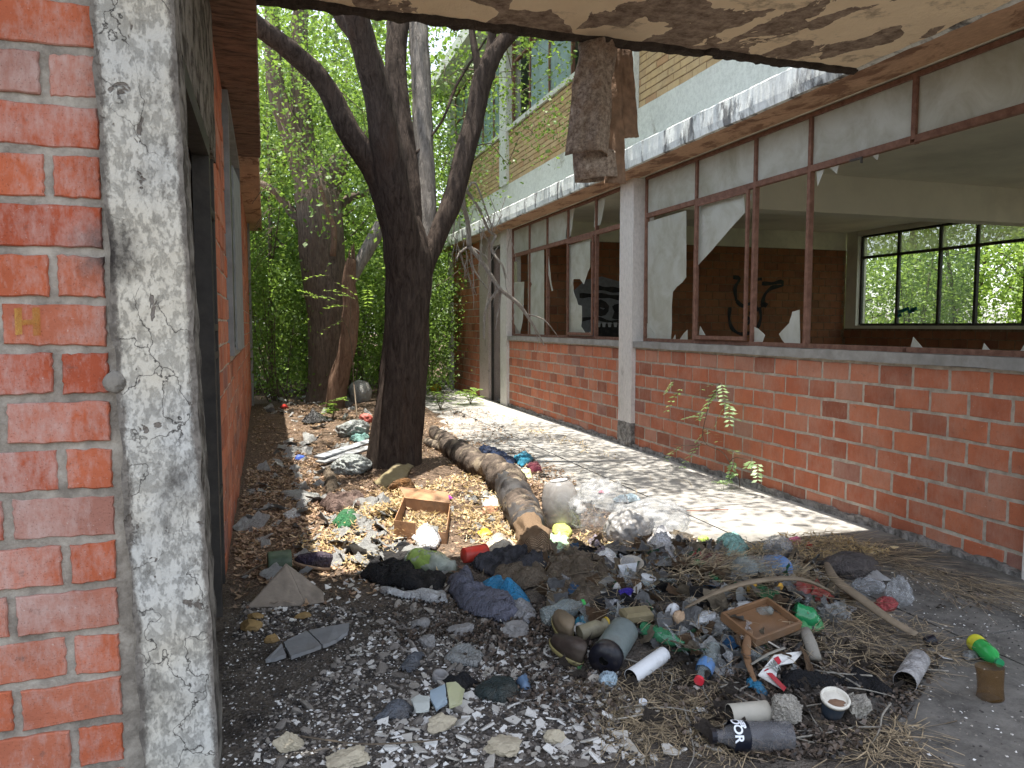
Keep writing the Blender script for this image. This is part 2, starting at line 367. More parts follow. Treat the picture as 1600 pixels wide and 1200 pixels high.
M['soffit_dark'] = peel('sooty_soffit', (.24, .14, .10), (.09, .06, .045), .44, .66, 9, sa=.4, stretch=(.5, 2.6, 1))
M['sill'] = simple('grey_sill_concrete', (.33, .32, .30), .9, .3, 8, .6)
M['plaster_in'] = simple('room_plaster', (.74, .72, .58), .9, .15, 2.5, .3, dirt=.3)
M['ceiling_in'] = simple('room_ceiling', (.80, .76, .64), .9, .12, 1.2, .2, dirt=.25)
# canopy underside: cream plaster flakes over brown concrete
m = Mt('flaking_ceiling_plaster', rough=.92, spec=.15)
v = m.co((1, .75, 1)); wv = m.noise(3.0, 5, .6, vec=v, dist=.3)
wp = m.N.new('ShaderNodeTexVoronoi'); wp.inputs['Scale'].default_value = 3.1; wp.feature = 'F1'
mp = m.N.new('ShaderNodeVectorMath'); mp.operation = 'ADD'; m.L(v, mp.inputs[0])
nn = m.N.new('ShaderNodeTexNoise'); nn.inputs['Scale'].default_value = 9; nn.inputs['Detail'].default_value = 3; m.L(v, nn.inputs['Vector'])
sc_ = m.N.new('ShaderNodeVectorMath'); sc_.operation = 'SCALE'; sc_.inputs['Scale'].default_value = .10; m.L(nn.outputs['Color'], sc_.inputs[0])
m.L(sc_.outputs[0], mp.inputs[1]); m.L(mp.outputs[0], wp.inputs['Vector'])
cell = m.N.new('ShaderNodeSeparateColor'); m.L(wp.outputs['Color'], cell.inputs[0])
flake = m.math('GREATER_THAN', m.math('ADD', m.math('MULTIPLY', cell.outputs[0], .55), m.math('MULTIPLY', wv, .75)), .61)
crust = m.mix(m.ramp(m.noise(14, 8, .75), [(.35, 0.), (.68, 1.)]), (.13, .09, .07), (.42, .34, .27))
crm = m.mix(m.noise(6, 5, .7), (.86, .72, .52), (.70, .57, .41)); crm = m.mix(m.ramp(m.noise(5, 6, .7), [(.56, 0.), (.7, .8)]), crm, (.22, .17, .13))
m.col(m.mix(flake, crust, crm)); m.bump(m.math('ADD', m.math('MULTIPLY', flake, .8), m.math('MULTIPLY', m.noise(30, 6, .75), .8)), 1., .012)
M['canopy'] = m.m
M['canopy_edge'] = simple('burnt_canopy_edge', (.055, .042, .034), .95, .5, 12, 1., .02, dirt=.2)
m = Mt('rusty_steel_frame', rough=.75, spec=.3); n = m.noise(18, 5, .7)
m.col(m.mix(m.ramp(n, [(.35, 0.), (.7, 1.)]), (.13, .062, .042), (.25, .135, .095))); m.bump(m.noise(80, 3), .4, .003); M['rust'] = m.m
M['steel_dark'] = simple('dark_steel', (.05, .045, .04), .6, .4, 9, .4)
M['steel_grey'] = simple('grey_painted_steel', (.26, .27, .27), .6, .25, 9, .3)
def glassm(name, c, c2, a):
    m = Mt(name, c, .35, .5); n = m.ramp(m.noise(3, 6, .7, dist=.6), [(.4, 0.), (.7, 1.)]); cc = m.mix(n, c, c2); m.col(cc)
    tl = m.N.new('ShaderNodeBsdfTranslucent'); m.L(cc, tl.inputs[0]); tr = m.N.new('ShaderNodeBsdfTransparent')
    m1 = m.N.new('ShaderNodeMixShader'); m1.inputs[0].default_value = .45; m.L(m.b.outputs[0], m1.inputs[1]); m.L(tl.outputs[0], m1.inputs[2])
    m2 = m.N.new('ShaderNodeMixShader'); m2.inputs[0].default_value = 1 - a; m.L(m1.outputs[0], m2.inputs[1]); m.L(tr.outputs[0], m2.inputs[2])
    m.L(m2.outputs[0], m.o.inputs[0]); m.bump(m.noise(120, 2), .25, .002); return m.m
M['frost'] = glassm('frosted_pane', (.72, .73, .68), (.52, .51, .42), .88)
M['frost_green'] = glassm('dusty_rear_pane', (.62, .66, .45), (.42, .40, .22), .5)
M['haze_pane'] = glassm('hazy_rear_pane', (.55, .68, .55), (.62, .7, .6), .14)
M['up_pane'] = glassm('upper_pane', (.45, .62, .62), (.30, .42, .40), .8)
M['bark'] = None
def bark(name, a, b, c, sc=1.):
    m = Mt(name, rough=.95, spec=.12); v = m.co((1, 1, .22)); n = m.noise(26 * sc, 8, .72, vec=v, dist=.8)
    k = m.mix(m.ramp(n, [(.32, 0.), (.7, 1.)]), a, b); k = m.mix(m.ramp(m.noise(3, 5, .7, vec=v), [(.55, 0.), (.72, .7)]), k, c)
    m.col(k); n2 = m.noise(60 * sc, 6, .7, vec=m.co((1, 1, .10)), dist=.6)
    m.bump(m.math('ADD', n, m.math('MULTIPLY', n2, .6)), 1., .035); return m.m
M['bark'] = bark('ridged_dark_bark', (.07, .052, .042), (.24, .19, .15), (.15, .10, .07))
M['bark_dark'] = bark('blackened_trunk_bark', (.022, .016, .013), (.105, .08, .066), (.08, .05, .035))
M['bark_grey'] = bark('weathered_grey_bark', (.10, .09, .08), (.34, .31, .28), (.2, .14, .1))
M['bark_red'] = bark('peeled_reddish_bark', (.10, .06, .04), (.27, .17, .12), (.2, .15, .12))
M['twig_pale'] = bark('bleached_dead_wood', (.22, .19, .16), (.55, .50, .45), (.3, .25, .2), 2)
M['twig'] = simple('thin_brown_twig', (.13, .10, .07), .9)
M['leaf'] = leafmat('tree_leaf', (.05, .105, .02), (.18, .28, .055), .42)
M['leaf_dark'] = leafmat('thicket_leaf', (.045, .10, .022), (.20, .31, .065), .45)
M['leaf_lime'] = leafmat('sunlit_lime_leaf', (.09, .17, .03), (.26, .38, .08), .45)
M['leaf_pale'] = leafmat('pale_seedling_leaf', (.20, .33, .13), (.36, .50, .24), .4)
M['leaf_dry'] = leafmat('dry_brown_leaf', (.12, .065, .045), (.42, .29, .18), .12)
M['leaf_straw'] = leafmat('dry_straw_leaf', (.35, .24, .11), (.62, .48, .27), .2)
# ground
m = Mt('littered_soil', rough=.97, spec=.1); n = m.noise(7, 8, .75); g = m.mix(m.ramp(n, [(.35, 0.), (.65, 1.)]), (.05, .044, .039), (.17, .145, .12))
g2 = m.mix(m.ramp(m.noise(60, 5, .8), [(.40, 0.), (.62, 1.)]), (.05, .035, .026), (.24, .17, .12))
far = m.ramp(m.math('MULTIPLY', m.z(1), .1), [(.36, 0.), (.48, 1.)])
g = m.mix(far, g, g2); sp = m.ramp(m.voro(140), [(.10, 1.), (.2, 0.)]); g = m.mix(m.math('MULTIPLY', sp, .6), g, (.42, .40, .37))
m.col(g); m.bump(m.math('ADD', m.noise(45, 6, .8), m.voro(70)), .9, .015); M['soil'] = m.m
m = Mt('worn_walkway_concrete', rough=.9, spec=.2); c = m.mix(m.ramp(m.noise(2.3, 8, .7), [(.35, 0.), (.7, 1.)]), (.24, .23, .215), (.37, .355, .33))
c = m.mix(m.ramp(m.noise(9, 7, .8), [(.55, 0.), (.75, .7)]), c, (.13, .115, .10))
canopy_shade = m.ramp(m.math('ADD', m.math('MULTIPLY', m.z(1), .1), m.math('MULTIPLY', m.noise(2.2, 5, .7), .12)), [(.27, 1.), (.32, 0.)]); c = m.mix(m.math('MULTIPLY', canopy_shade, .88), c, m.mix(m.ramp(m.noise(5, 8, .8), [(.38, 0.), (.62, 1.)]), (.042, .038, .033), (.15, .14, .125))); m.col(c); m.bump(m.noise(60, 6, .7), .5, .004); M['path'] = m.m  # slabs beneath the canopy darkened: its shade painted into the concrete colour
LB0, LBC, LBP = -.0415, .1433, 0
# ================= GROUND =================
def grid_axis(segs):
    out = []
    for a, b, s in segs:
        n = max(1, int(round((b - a) / s))); out += [a + (b - a) * i / n for i in range(n)]
    return out + [segs[-1][1]]
gx = grid_axis([(-80, -4, 19), (-4, -.4, .6), (-.4, 4.15, .035), (4.15, 12, 1.5), (12, 90, 13)])
gy = grid_axis([(-60, 0, 12), (0, 1.7, .17), (1.7, 8, .035), (8, 13, .08), (13, 24, .3), (24, 140, 20)])
mb = MB(); vs = []
for y in gy:
    for x in gx:
        z = h(x, y) if (-1 < x < 4.3 and 0 < y < 24) else (-.02 if x > 4.3 or y < 0 else 0.02)
        if x > 4.12: z = -.03
        vs.append((x, y, z))
nx = len(gx)
mb.add(vs, [(j * nx + i, j * nx + i + 1, (j + 1) * nx + i + 1, (j + 1) * nx + i) for j in range(len(gy) - 1) for i in range(nx - 1)])
tag(mb.build('ground', M['soil'], smooth=True, loc=(0, 0, 0)), 'dark gritty soil of the narrow courtyard between the two brick buildings', 'ground', kind='structure')
mb = MB()                                           # walkway slabs with open joints
yy = 0.2
for L_ in (1.2, 1.25, 2.6, 2.6, 2.6, 2.6, 2.6, 2.4):
    for xa, xb in ((1.9, 3.02), (3.035, 4.08)):
        if yy > 2.7 and xa < 2: xa2 = 1.9
        box(mb, (xa, yy, -.08), (xb, yy + L_ - .014, .012 + U(-.002, .002)))
    yy += L_
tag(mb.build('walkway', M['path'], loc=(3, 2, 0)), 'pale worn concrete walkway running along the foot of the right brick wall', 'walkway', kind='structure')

# ================= brick walls in mesh =================
def bricks(mb, O, u, n, L, z0, z1, course, bl, mort, rough=1, per=4, phase=0, mati=0, dep=.010, jit=.0025, keep=None, endaligned=False):
    O = Vector(O); u = Vector(u); n = Vector(n); zz = z0; k = phase
    while zz + course * .6 <= z1 + 1e-6:
        hh = min(course, z1 - zz) - mort; st = -(bl / 2) * (k % 2)
        if endaligned: st = (L % bl) - bl - (bl / 2) * (k % 2)
        a = st
        while a < L:
            a0 = max(0, a) + (mort / 2 if a > 0 else 0); a1 = min(L, a + bl) - mort / 2
            if a1 - a0 > .03:
                t = min(.999, max(0, random.gauss(.45, .28))); ln = a1 - a0; dn = U(-.0035, .003) * rough
                rings = []
                per_pts = []
                for (s0, s1) in (((0, 0), (1, 0)), ((1, 0), (1, 1)), ((1, 1), (0, 1)), ((0, 1), (0, 0))):
                    for q in range(per): f = q / per; per_pts.append((s0[0] + (s1[0] - s0[0]) * f, s0[1] + (s1[1] - s0[1]) * f))
                jj = [(U(-jit, jit), U(-jit, jit)) for _ in per_pts]; tw = U(-.003, .003) * rough
                for ins, dd in ((.003, 0), (-.0005, -.0045), (-.001, -dep - .01)):
                    for (fx, fz), (jx, jz) in zip(per_pts, jj):
                        x = a0 + ln * fx + (1 - 2 * fx) * ins + jx; z = zz + hh * fz + (1 - 2 * fz) * ins + jz + tw * (fx - .5) * 2
                        rings.append(O + u * x + Vector((0, 0, z)) + n * (dd + dn))
                m_ = len(per_pts); fs = [tuple(range(m_))] + [(r * m_ + i, (r + 1) * m_ + i, (r + 1) * m_ + (i + 1) % m_, r * m_ + (i + 1) % m_) for r in range(2) for i in range(m_)]
                if keep is None or keep(a0, a1, zz): mb.add(rings, fs, mati, t)
            a += bl
        zz += course; k += 1
def sheet(mb, O, u, n, L, z0, z1, res, amp, off, mati=1, fr=20):
    O = Vector(O); u = Vector(u); n = Vector(n); nu = max(1, int(L / res)); nv = max(1, int((z1 - z0) / res)); vs = []
    for j in range(nv + 1):
        for i in range(nu + 1):
            p = O + u * (L * i / nu) + Vector((0, 0, z0 + (z1 - z0) * j / nv)); vs.append(p + n * (off + amp * noise.fractal(p * fr, 1, 2, 3)))
    mb.add(vs, [(j * (nu + 1) + i, j * (nu + 1) + i + 1, (j + 1) * (nu + 1) + i + 1, (j + 1) * (nu + 1) + i) for j in range(nv) for i in range(nu)], mati)
def roughbox(mb, lo, hi, res=.05, amp=.004, fr=9, mat=0, lean=None):
    """box whose faces are gridded and worn uneven"""
    lo = Vector(lo); hi = Vector(hi); d = hi - lo; n = [max(1, int(round(d[i] / res))) for i in range(3)]; c = {}; vs = []; fs = []
    def V_(i, j, k):
        key = (i, j, k)
        if key not in c:
            p = Vector((lo.x + d.x * i / n[0], lo.y + d.y * j / n[1], lo.z + d.z * k / n[2])); q = p * fr
            p = p + Vector((noise.fractal(q, 1, 2, 3), noise.fractal(q + Vector((9, 0, 0)), 1, 2, 3), noise.fractal(q + Vector((0, 9, 0)), 1, 2, 3))) * amp
            if lean: p = lean(p)
            c[key] = len(vs); vs.append(p)
        return c[key]
    A, B, C_ = n
    for i in range(A):
        for j in range(B):
            fs.append((V_(i, j, 0), V_(i, j + 1, 0), V_(i + 1, j + 1, 0), V_(i + 1, j, 0))); fs.append((V_(i, j, C_), V_(i + 1, j, C_), V_(i + 1, j + 1, C_), V_(i, j + 1, C_)))
        for k in range(C_):
            fs.append((V_(i, 0, k), V_(i + 1, 0, k), V_(i + 1, 0, k + 1), V_(i, 0, k + 1))); fs.append((V_(i, B, k), V_(i, B, k + 1), V_(i + 1, B, k + 1), V_(i + 1, B, k)))
    for j in range(B):
        for k in range(C_):
            fs.append((V_(0, j, k), V_(0, j, k + 1), V_(0, j + 1, k + 1), V_(0, j + 1, k))); fs.append((V_(A, j, k), V_(A, j + 1, k), V_(A, j + 1, k + 1), V_(A, j, k + 1)))
    mb.add(vs, fs, mat)

# ================= RIGHT BUILDING =================
XW = 4.10
B = T('classroom_building', 'long two-storey brick block with broken windows and pale ledge, right of the walkway', 'building', (4.1, 8, 0))
for (y0, y1, lab) in ((3.18, 8.10, None), (8.45, 13.0, None)):
    mb = MB(); bricks(mb, (XW, y0, 0), (0, 1, 0), (-1, 0, 0), y1 - y0, .0, 1.19, .1488, .292, .022, phase=1)
    sheet(mb, (XW, y0, 0), (0, 1, 0), (-1, 0, 0), y1 - y0, -.05, 1.19, .05, .002, -.006)
    box(mb, (XW + .02, y0, -.05), (XW + .16, y1, 1.185), 1)
    w_ = mb.build('brick_wall', [M['brick'], M['mortar']], B)
    mb = MB(); roughbox(mb, (XW - .03, y0 + .002, -.06), (XW + .01, y1 - .002, .055), .035, .022, 7); mb.build('footing', M['column_base'], w_)
    mb = MB(); roughbox(mb, (XW - .035, y0 + .002, 1.192), (XW + .19, y1 - .002, 1.262), .06, .006, 6); mb.build('window_sill', M['sill'], B, smooth=False)
for i, (y0, y1) in enumerate(((2.80, 3.18), (8.10, 8.45), (13.0, 13.38))):
    mb = MB(); roughbox(mb, (XW - .045, y0, .30 if i == 1 else -.05), (XW + .22, y1, 3.13), .08, .003, 5)
    c_ = mb.build('column', M['column'], B)
    if i == 1:
        mb = MB(); roughbox(mb, (XW - .05, y0 - .004, -.05), (XW + .22, y1 + .004, .305), .03, .012, 14); mb.build('crumbled_base', M['column_base'], c_)
mb = MB(); roughbox(mb, (XW - .02, 14.25, -.05), (XW + .22, 14.9, 3.13), .1, .004, 5); mb.build('column', peel('pinkish_column_paint', (.46, .37, .33), (.3, .26, .23), .6, .68, 4, sa=.3), B)
mb = MB(); roughbox(mb, (XW - .06, 17.2, -.05), (XW + .22, 17.5, 3.13), .1, .004, 5); mb.build('column', M['column'], B)
mb = MB(); bricks(mb, (XW, 14.9, 0), (0, 1, 0), (-1, 0, 0), 2.3, 0, 3.13, .1488, .292, .015, per=1); box(mb, (XW + .006, 14.9, -.05), (XW + .2, 17.2, 3.13), 1)
mb.build('brick_wall', [M['brick'], M['mortar']], B)
# dark doorway between the far columns
mb = MB(); box(mb, (XW + .03, 13.42, 0), (XW + .07, 13.46, 2.9)); box(mb, (XW + .03, 14.19, 0), (XW + .07, 14.23, 2.9)); box(mb, (XW + .03, 13.46, 2.86), (XW + .07, 14.19, 2.9))
dr = mb.build('doorway', M['steel_dark'], B)
mb = MB(); prism(mb, [(XW + .1, 13.5, .02), (XW + .75, 13.75, .02), (XW + .75, 13.75, 2.82), (XW + .1, 13.5, 2.82)], (-.03, .09, 0), .035); mb.build('door_leaf', M['steel_dark'], dr)
mb = MB(); box(mb, (XW + .03, 13.4, 2.93), (XW + .2, 14.24, 3.13)); mb.build('door_header', M['column'], B)
# ledge: underside + streaked face, ragged lower arris
mb = MB(); n_ = int(15.6 / .06)
prof = [(XW + .02, 3.132), (3.92, 3.130), (3.78, 3.128), (3.752, 3.135), (3.748, 3.20), (3.75, 3.27), (3.752, 3.345), (3.765, 3.36), (XW + .02, 3.372)]
vs = []
for i in range(n_ + 1):
    y = 2.0 + 15.6 * i / n_
    for k, (x, z) in enumerate(prof):
        a = .006 if k in (2, 3, 6, 7) else .0025; q = Vector((x * 7, y * 7, z * 7)); rag = .012 * max(0, noise.noise(Vector((y * 5, 0, 7)))) if k in (2, 3) else 0
        vs.append((x + a * noise.noise(q) + rag, y, z + a * noise.noise(q + Vector((5, 5, 5))) + rag))
K = len(prof)
mb.add(vs, [(i * K + k, (i + 1) * K + k, (i + 1) * K + k + 1, i * K + k + 1) for i in range(n_) for k in range(0, 2)], 0)
mb.add(vs, [(i * K + k, (i + 1) * K + k, (i + 1) * K + k + 1, i * K + k + 1) for i in range(n_) for k in range(2, K - 1)], 1)
box(mb, (XW + .021, 2.0, 3.134), (XW + .25, 17.6, 3.33), 2)
mb.build('ledge', [M['soffit'], M['fascia'], M['plaster_in']], B)
mb = MB(); roughbox(mb, (XW - .012, 2.0, 3.373), (XW + .22, 17.6, 3.90), .09, .003, 4); mb.build('ring_beam', M['beam'], B)
for (y0, y1) in ((3.18, 8.10), (8.45, 13.0), (13.38, 17.2)):
    mb = MB(); bricks(mb, (XW, y0, 0), (0, 1, 0), (-1, 0, 0), y1 - y0, 3.905, 4.79, .082, .25, .011, per=1, jit=.001, dep=.006)
    box(mb, (XW + .006, y0, 3.901), (XW + .2, y1, 4.795), 1); mb.build('upper_brick_wall', [M['brick_yellow'], M['mortar_brown']], B)
    mb = MB(); roughbox(mb, (XW - .04, y0, 4.797), (XW + .22, y1, 4.87), .09, .003, 4); mb.build('upper_sill', M['beam'], B)
for (y0, y1) in ((2.80, 3.18), (8.10, 8.45), (13.0, 13.38), (17.2, 17.5)):
    mb = MB(); roughbox(mb, (XW - .06, y0, 3.902), (XW + .22, y1, 6.6), .12, .003, 4); mb.build('upper_column', M['beam'], B)
def frame_bars(mb, ys, zs, x, t=.028, d=.035, skip=()):
    for y in ys: box(mb, (x - d / 2, y - t / 2, zs[0]), (x + d / 2, y + t / 2, zs[-1]))
    for i, z in enumerate(zs):
        if i in skip: continue
        for a, b in zip(ys[:-1], ys[1:]): box(mb, (x - d / 2 - .002, a + t / 2, z - t / 2), (x + d / 2 + .002, b - t / 2, z + t / 2))
for (y0, y1) in ((3.18, 8.10), (8.45, 13.0), (13.38, 17.2)):
    ys = [y0 + .02 + (y1 - y0 - .04) * i / 5 for i in range(6)]
    mb = MB(); frame_bars(mb, ys, [4.875, 5.95, 6.55], XW + .08, .04, .05); fr = mb.build('upper_window', M['rust'], B)
    for i in range(5):
        for z0, z1 in ((4.9, 5.93), (5.97, 6.53)):
            if R() < .22: continue
            mb = MB(); prism(mb, [(XW + .08, ys[i] + .022, z0), (XW + .08, ys[i + 1] - .022, z0), (XW + .08, ys[i + 1] - .022, z1), (XW + .08, ys[i] + .022, z1)], (1, 0, 0), .004); mb.build('pane', M['up_pane'], fr)
mb = MB(); roughbox(mb, (3.55, 2.0, 6.602), (12.4, 17.9, 6.85), .8, .004, 3); mb.build('roof_slab', M['beam'], B)
mb = MB(); box(mb, (XW + .26, 2.2, 3.332), (11.62, 17.6, 3.6)); mb.build('floor_slab', M['ceiling_in'], B)
mb = MB(); box(mb, (11.4, 2.2, 3.62), (11.62, 17.6, 6.6)); box(mb, (XW + .23, 17.45, 3.62), (11.4, 17.6, 6.6)); box(mb, (XW + .23, 2.2, 3.62), (11.4, 2.4, 6.6)); mb.build('upper_room_wall', M['plaster_in'], B)
# the room behind the windows
mb = MB(); box(mb, (XW + .165, 2.2, -.06), (11.6, 17.6, .02)); mb.build('room_floor', simple('dusty_room_floor', (.55, .52, .44), .9), B)
mb = MB(); roughbox(mb, (XW + .24, 8.12, 2.86), (11.38, 8.42, 3.331), .4, .004, 3); mb.build('ceiling_beam', M['ceiling_in'], B)
mb = MB(); box(mb, (XW + .23, 14.9, .02), (11.4, 15.0, 3.33)); mb.build('room_end_wall', M['plaster_in'], B)
mb = MB(); box(mb, (5.4, 2.2, .021), (10.6, 2.4, 3.331)); mb.build('room_end_wall', M['plaster_in'], B)  # unseen near wall, gaps left at both ends to let light into the room
mb = MB(); YB = 13.1
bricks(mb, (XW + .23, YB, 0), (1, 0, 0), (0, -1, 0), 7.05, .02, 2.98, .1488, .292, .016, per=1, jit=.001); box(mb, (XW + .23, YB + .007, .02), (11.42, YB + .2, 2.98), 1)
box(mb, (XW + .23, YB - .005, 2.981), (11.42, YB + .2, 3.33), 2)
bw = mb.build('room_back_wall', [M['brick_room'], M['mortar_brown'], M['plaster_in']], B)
# graffiti on that wall
def stroke(mb, pts, w_, y=YB - .012, mat=0):
    P = [Vector((p[0], 0, p[1])) for p in pts]
    Q = [q for q, _ in path([(p.x, 0, p.z, 1) for p in P], .05)]
    L_ = []; 
    for i, q in enumerate(Q):
        d = (Q[min(i + 1, len(Q) - 1)] - Q[max(0, i - 1)]).normalized(); nrm = Vector((-d.z, 0, d.x)); ww = w_ * (1 + .25 * math.sin(i))
        L_.append((q + nrm * ww / 2, q - nrm * ww / 2))
    for a, b in zip(L_[:-1], L_[1:]):
        mb.add([(a[0].x, y, a[0].z), (a[1].x, y, a[1].z), (b[1].x, y, b[1].z), (b[0].x, y, b[0].z)], [(0, 1, 2, 3)], mat)
blackp = simple('black_spray_paint', (.008, .008, .01), .6); greyp = simple('grey_spray_paint', (.20, .21, .23), .6, dirt=.2)
def bp(x, y): p = aty(x, y, YB); return (p.x, p.z)
mb = MB()
face = [(895, 455), (915, 437), (940, 432), (968, 440), (985, 470), (985, 535), (960, 560), (925, 560), (905, 530), (893, 500)]
mb.add([(bp(*q)[0], YB - .008, bp(*q)[1]) for q in face], [tuple(range(len(face)))], 0)
gf = mb.build('graffiti', [greyp, blackp], bw)
mb = MB()
for pts, ww in (([(925, 448), (950, 452), (985, 455)], .09), ([(905, 462), (940, 462), (985, 468)], .08), ([(930, 478), (938, 474), (948, 480), (944, 488), (934, 487), (930, 478)], .12), ([(958, 484), (966, 481), (974, 487), (968, 494), (958, 491)], .13), ([(905, 500), (930, 497), (955, 503), (985, 500)], .06), ([(892, 460), (888, 500), (905, 540)], .08)):
    stroke(mb, [bp(*q) for q in pts], ww)
mouth = [(928, 505), (985, 507), (985, 530), (955, 540), (932, 532)]
mb.add([(bp(*q)[0], YB - .011, bp(*q)[1]) for q in mouth], [tuple(range(len(mouth)))], 0)
mb.build('outline', blackp, gf)
mb = MB()
for x in (932, 940, 949, 958, 967, 976):
    for ya, yb in ((504, 511), (533, 527)):
        mb.add([(bp(x, ya)[0], YB - .016, bp(x, ya)[1]), (bp(x + 6, ya)[0], YB - .016, bp(x + 6, ya)[1]), (bp(x + 5, yb)[0], YB - .016, bp(x + 5, yb)[1]), (bp(x + 1, yb)[0], YB - .016, bp(x + 1, yb)[1])], [(0, 1, 2, 3)])
mb.build('teeth', simple('pale_grey_spray_paint', (.42, .43, .45), .6), gf)
mb = MB()
for pts in ([(1178, 405), (1180, 425), (1175, 436), (1190, 436)], [(1145, 433), (1155, 436), (1148, 450), (1150, 470)], [(1190, 443), (1205, 443), (1222, 440), (1222, 446), (1205, 450), (1195, 460), (1190, 475)],
            [(1150, 470), (1160, 478), (1175, 474), (1182, 485), (1170, 490)], [(1140, 480), (1139, 500), (1145, 515), (1160, 522), (1180, 515), (1188, 498), (1186, 480)], [(1188, 478), (1198, 474), (1194, 480)], [(1160, 495), (1172, 500), (1165, 508)]):
    stroke(mb, [bp(*q) for q in pts], .07)
mb.build('graffiti', blackp, bw)
# rear window wall
XR = 11.4
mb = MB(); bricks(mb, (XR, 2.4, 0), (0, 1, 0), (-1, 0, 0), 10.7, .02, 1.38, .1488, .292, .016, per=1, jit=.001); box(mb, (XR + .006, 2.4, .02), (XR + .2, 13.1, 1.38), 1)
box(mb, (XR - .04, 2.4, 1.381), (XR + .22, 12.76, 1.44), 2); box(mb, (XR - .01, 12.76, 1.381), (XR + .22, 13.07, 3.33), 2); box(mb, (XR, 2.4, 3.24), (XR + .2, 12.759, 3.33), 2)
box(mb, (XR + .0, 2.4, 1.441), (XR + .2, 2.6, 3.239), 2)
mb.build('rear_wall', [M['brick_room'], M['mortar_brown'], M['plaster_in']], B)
ys = [12.74, 11.8, 10.85, 10.1, 9.2, 8.3, 7.4, 6.45, 5.52, 4.6, 3.6, 2.62]; mb = MB(); frame_bars(mb, ys[::-1], [1.46, 2.80, 3.225], XR + .1, .05, .06); fr = mb.build('rear_window', M['steel_dark'], B)  # near bays, out of view, added to bring more light into the room
for i in range(11):
    for z0, z1, top in ((1.485, 2.775, 0), (2.825, 3.20, 1)):
        if i in (3, 5, 8, 9, 10) and not top: continue
        mb = MB(); prism(mb, [(XR + .1, ys[i + 1] + .026, z0), (XR + .1, ys[i] - .026, z0), (XR + .1, ys[i] - .026, z1), (XR + .1, ys[i + 1] + .026, z1)], (1, 0, 0), .004)
        mb.build('pane', M['frost_green'] if top else M['haze_pane'], fr)
mb = MB(); q = [atx(x, y, XR + .095) for x, y in ((1400, 497), (1404, 490), (1412, 487), (1420, 490), (1424, 487))]
for i in range(5):
    a = q[i]; prism(mb, [a, a + Vector((0, -.14, .03)), a + Vector((0, -.12, .09)), a + Vector((0, .03, .06))], (-1, 0, 0), .003)
mb.build('scribble', simple('teal_spray_paint', (.02, .22, .24), .6), fr)
# ground floor windows facing the yard
XP = XW + .07
def window(ys, ztr, zt, zb, extra=()):
    mb = MB(); frame_bars(mb, ys, [zb, ztr, zt], XP, .034, .045)
    for e in extra: box(mb, *e)
    return mb.build('window', M['rust'], B)
ysn = [3.20, 4.18, 5.21, 5.93, 6.91, 7.98]; ZT = 2.69
mb = MB()
for y in ysn:
    lo = ZT if y in (4.18,) else 1.265
    box(mb, (XP - .022, y - .018, lo), (XP + .022, y + .018, 3.125))
for a, b in zip(ysn[:-1], ysn[1:]):
    for z, t in ((1.283, .018), (ZT, .024), (3.108, .016)): box(mb, (XP - .024, a + .018, z - t), (XP + .024, b - .018, z + t))
for y in (4.18,): box(mb, (XP - .02, y - .018, ZT - .03), (XP + .02, y + .018, ZT - .0241))
wn1 = mb.build('window', M['rust'], B)
mb = MB()                                            # sash set inside the frame, standing proud
for (a, b) in ((5.98, 6.86),):
    box(mb, (XP - .05, a, 1.31), (XP - .026, a + .03, ZT - .03)); box(mb, (XP - .05, b - .03, 1.31), (XP - .026, b, ZT - .03)); box(mb, (XP - .05, a + .03, 1.31), (XP - .026, b - .03, 1.345)); box(mb, (XP - .05, a + .03, ZT - .06), (XP - .026, b - .03, ZT - .03))
mb.build('sash', M['rust'], wn1)
mb = MB(); box(mb, (XP - .06, 4.6, ZT - .045), (XP - .045, 4.72, ZT - .03)); box(mb, (XP - .06, 4.6, ZT - .075), (XP - .045, 4.612, ZT - .045)); mb.build('latch', M['steel_dark'], wn1)
def ragged(pts, n=3, a=1.2):
    out = []
    for i in range(len(pts)):
        p, q = pts[i], pts[(i + 1) % len(pts)]; out.append(p[:2])
        if len(p) > 2:
            for k in range(1, n): f = k / n; out.append((p[0] + (q[0] - p[0]) * f + U(-a, a), p[1] + (q[1] - p[1]) * f + U(-a, a)))
    return out
def pane(win, pts, mat='frost', px=True, x=XP, label=None):
    if px: pts = ragged(pts, 3, .8)
    P = [atx(a, b, x) for a, b in pts] if px else [Vector((x, a, b)) for a, b in pts]
    mb = MB(); prism(mb, P, (1, 0, 0), .004); o = mb.build('pane', M[mat], win)
    if label: o['label'] = label
    return o
for a, b in zip(ysn[:-1], ysn[1:]): pane(wn1, [(a + .019, ZT + .025), (b - .019, ZT + .025), (b - .019, 3.09), (a + .019, 3.09)], px=False)
y_ = lambda x: atx(x, 400, XP).y
pane(wn1, [(1012, 347), (1072, 329), (1072, 433, 1), (1051, 456, 1), (1048, 532), (1012, 530)], label='cracked frosted pane with its lower right corner missing')
pane(wn1, [(1011, 505, 1), (1016, 512, 1), (1026, 532), (1011, 531)], x=XP - .01)
pane(wn1, [(1060, 533), (1066, 524, 1), (1074, 515), (1074, 534)], x=XP - .01)
pane(wn1, [(1088, 323), (1162, 302), (1164, 332, 1), (1086, 419)], label='large shard of frosted pane cut off along a diagonal')
pane(wn1, [(1177, 510, 1), (1187, 516, 1), (1195, 524, 1), (1190, 539), (1177, 538)])
pane(wn1, [(1249, 484, 1), (1238, 487, 1), (1233, 505, 1), (1217, 522), (1221, 530, 1), (1232, 543), (1250, 544)], label='jagged white shard left in the lower corner of the frame')
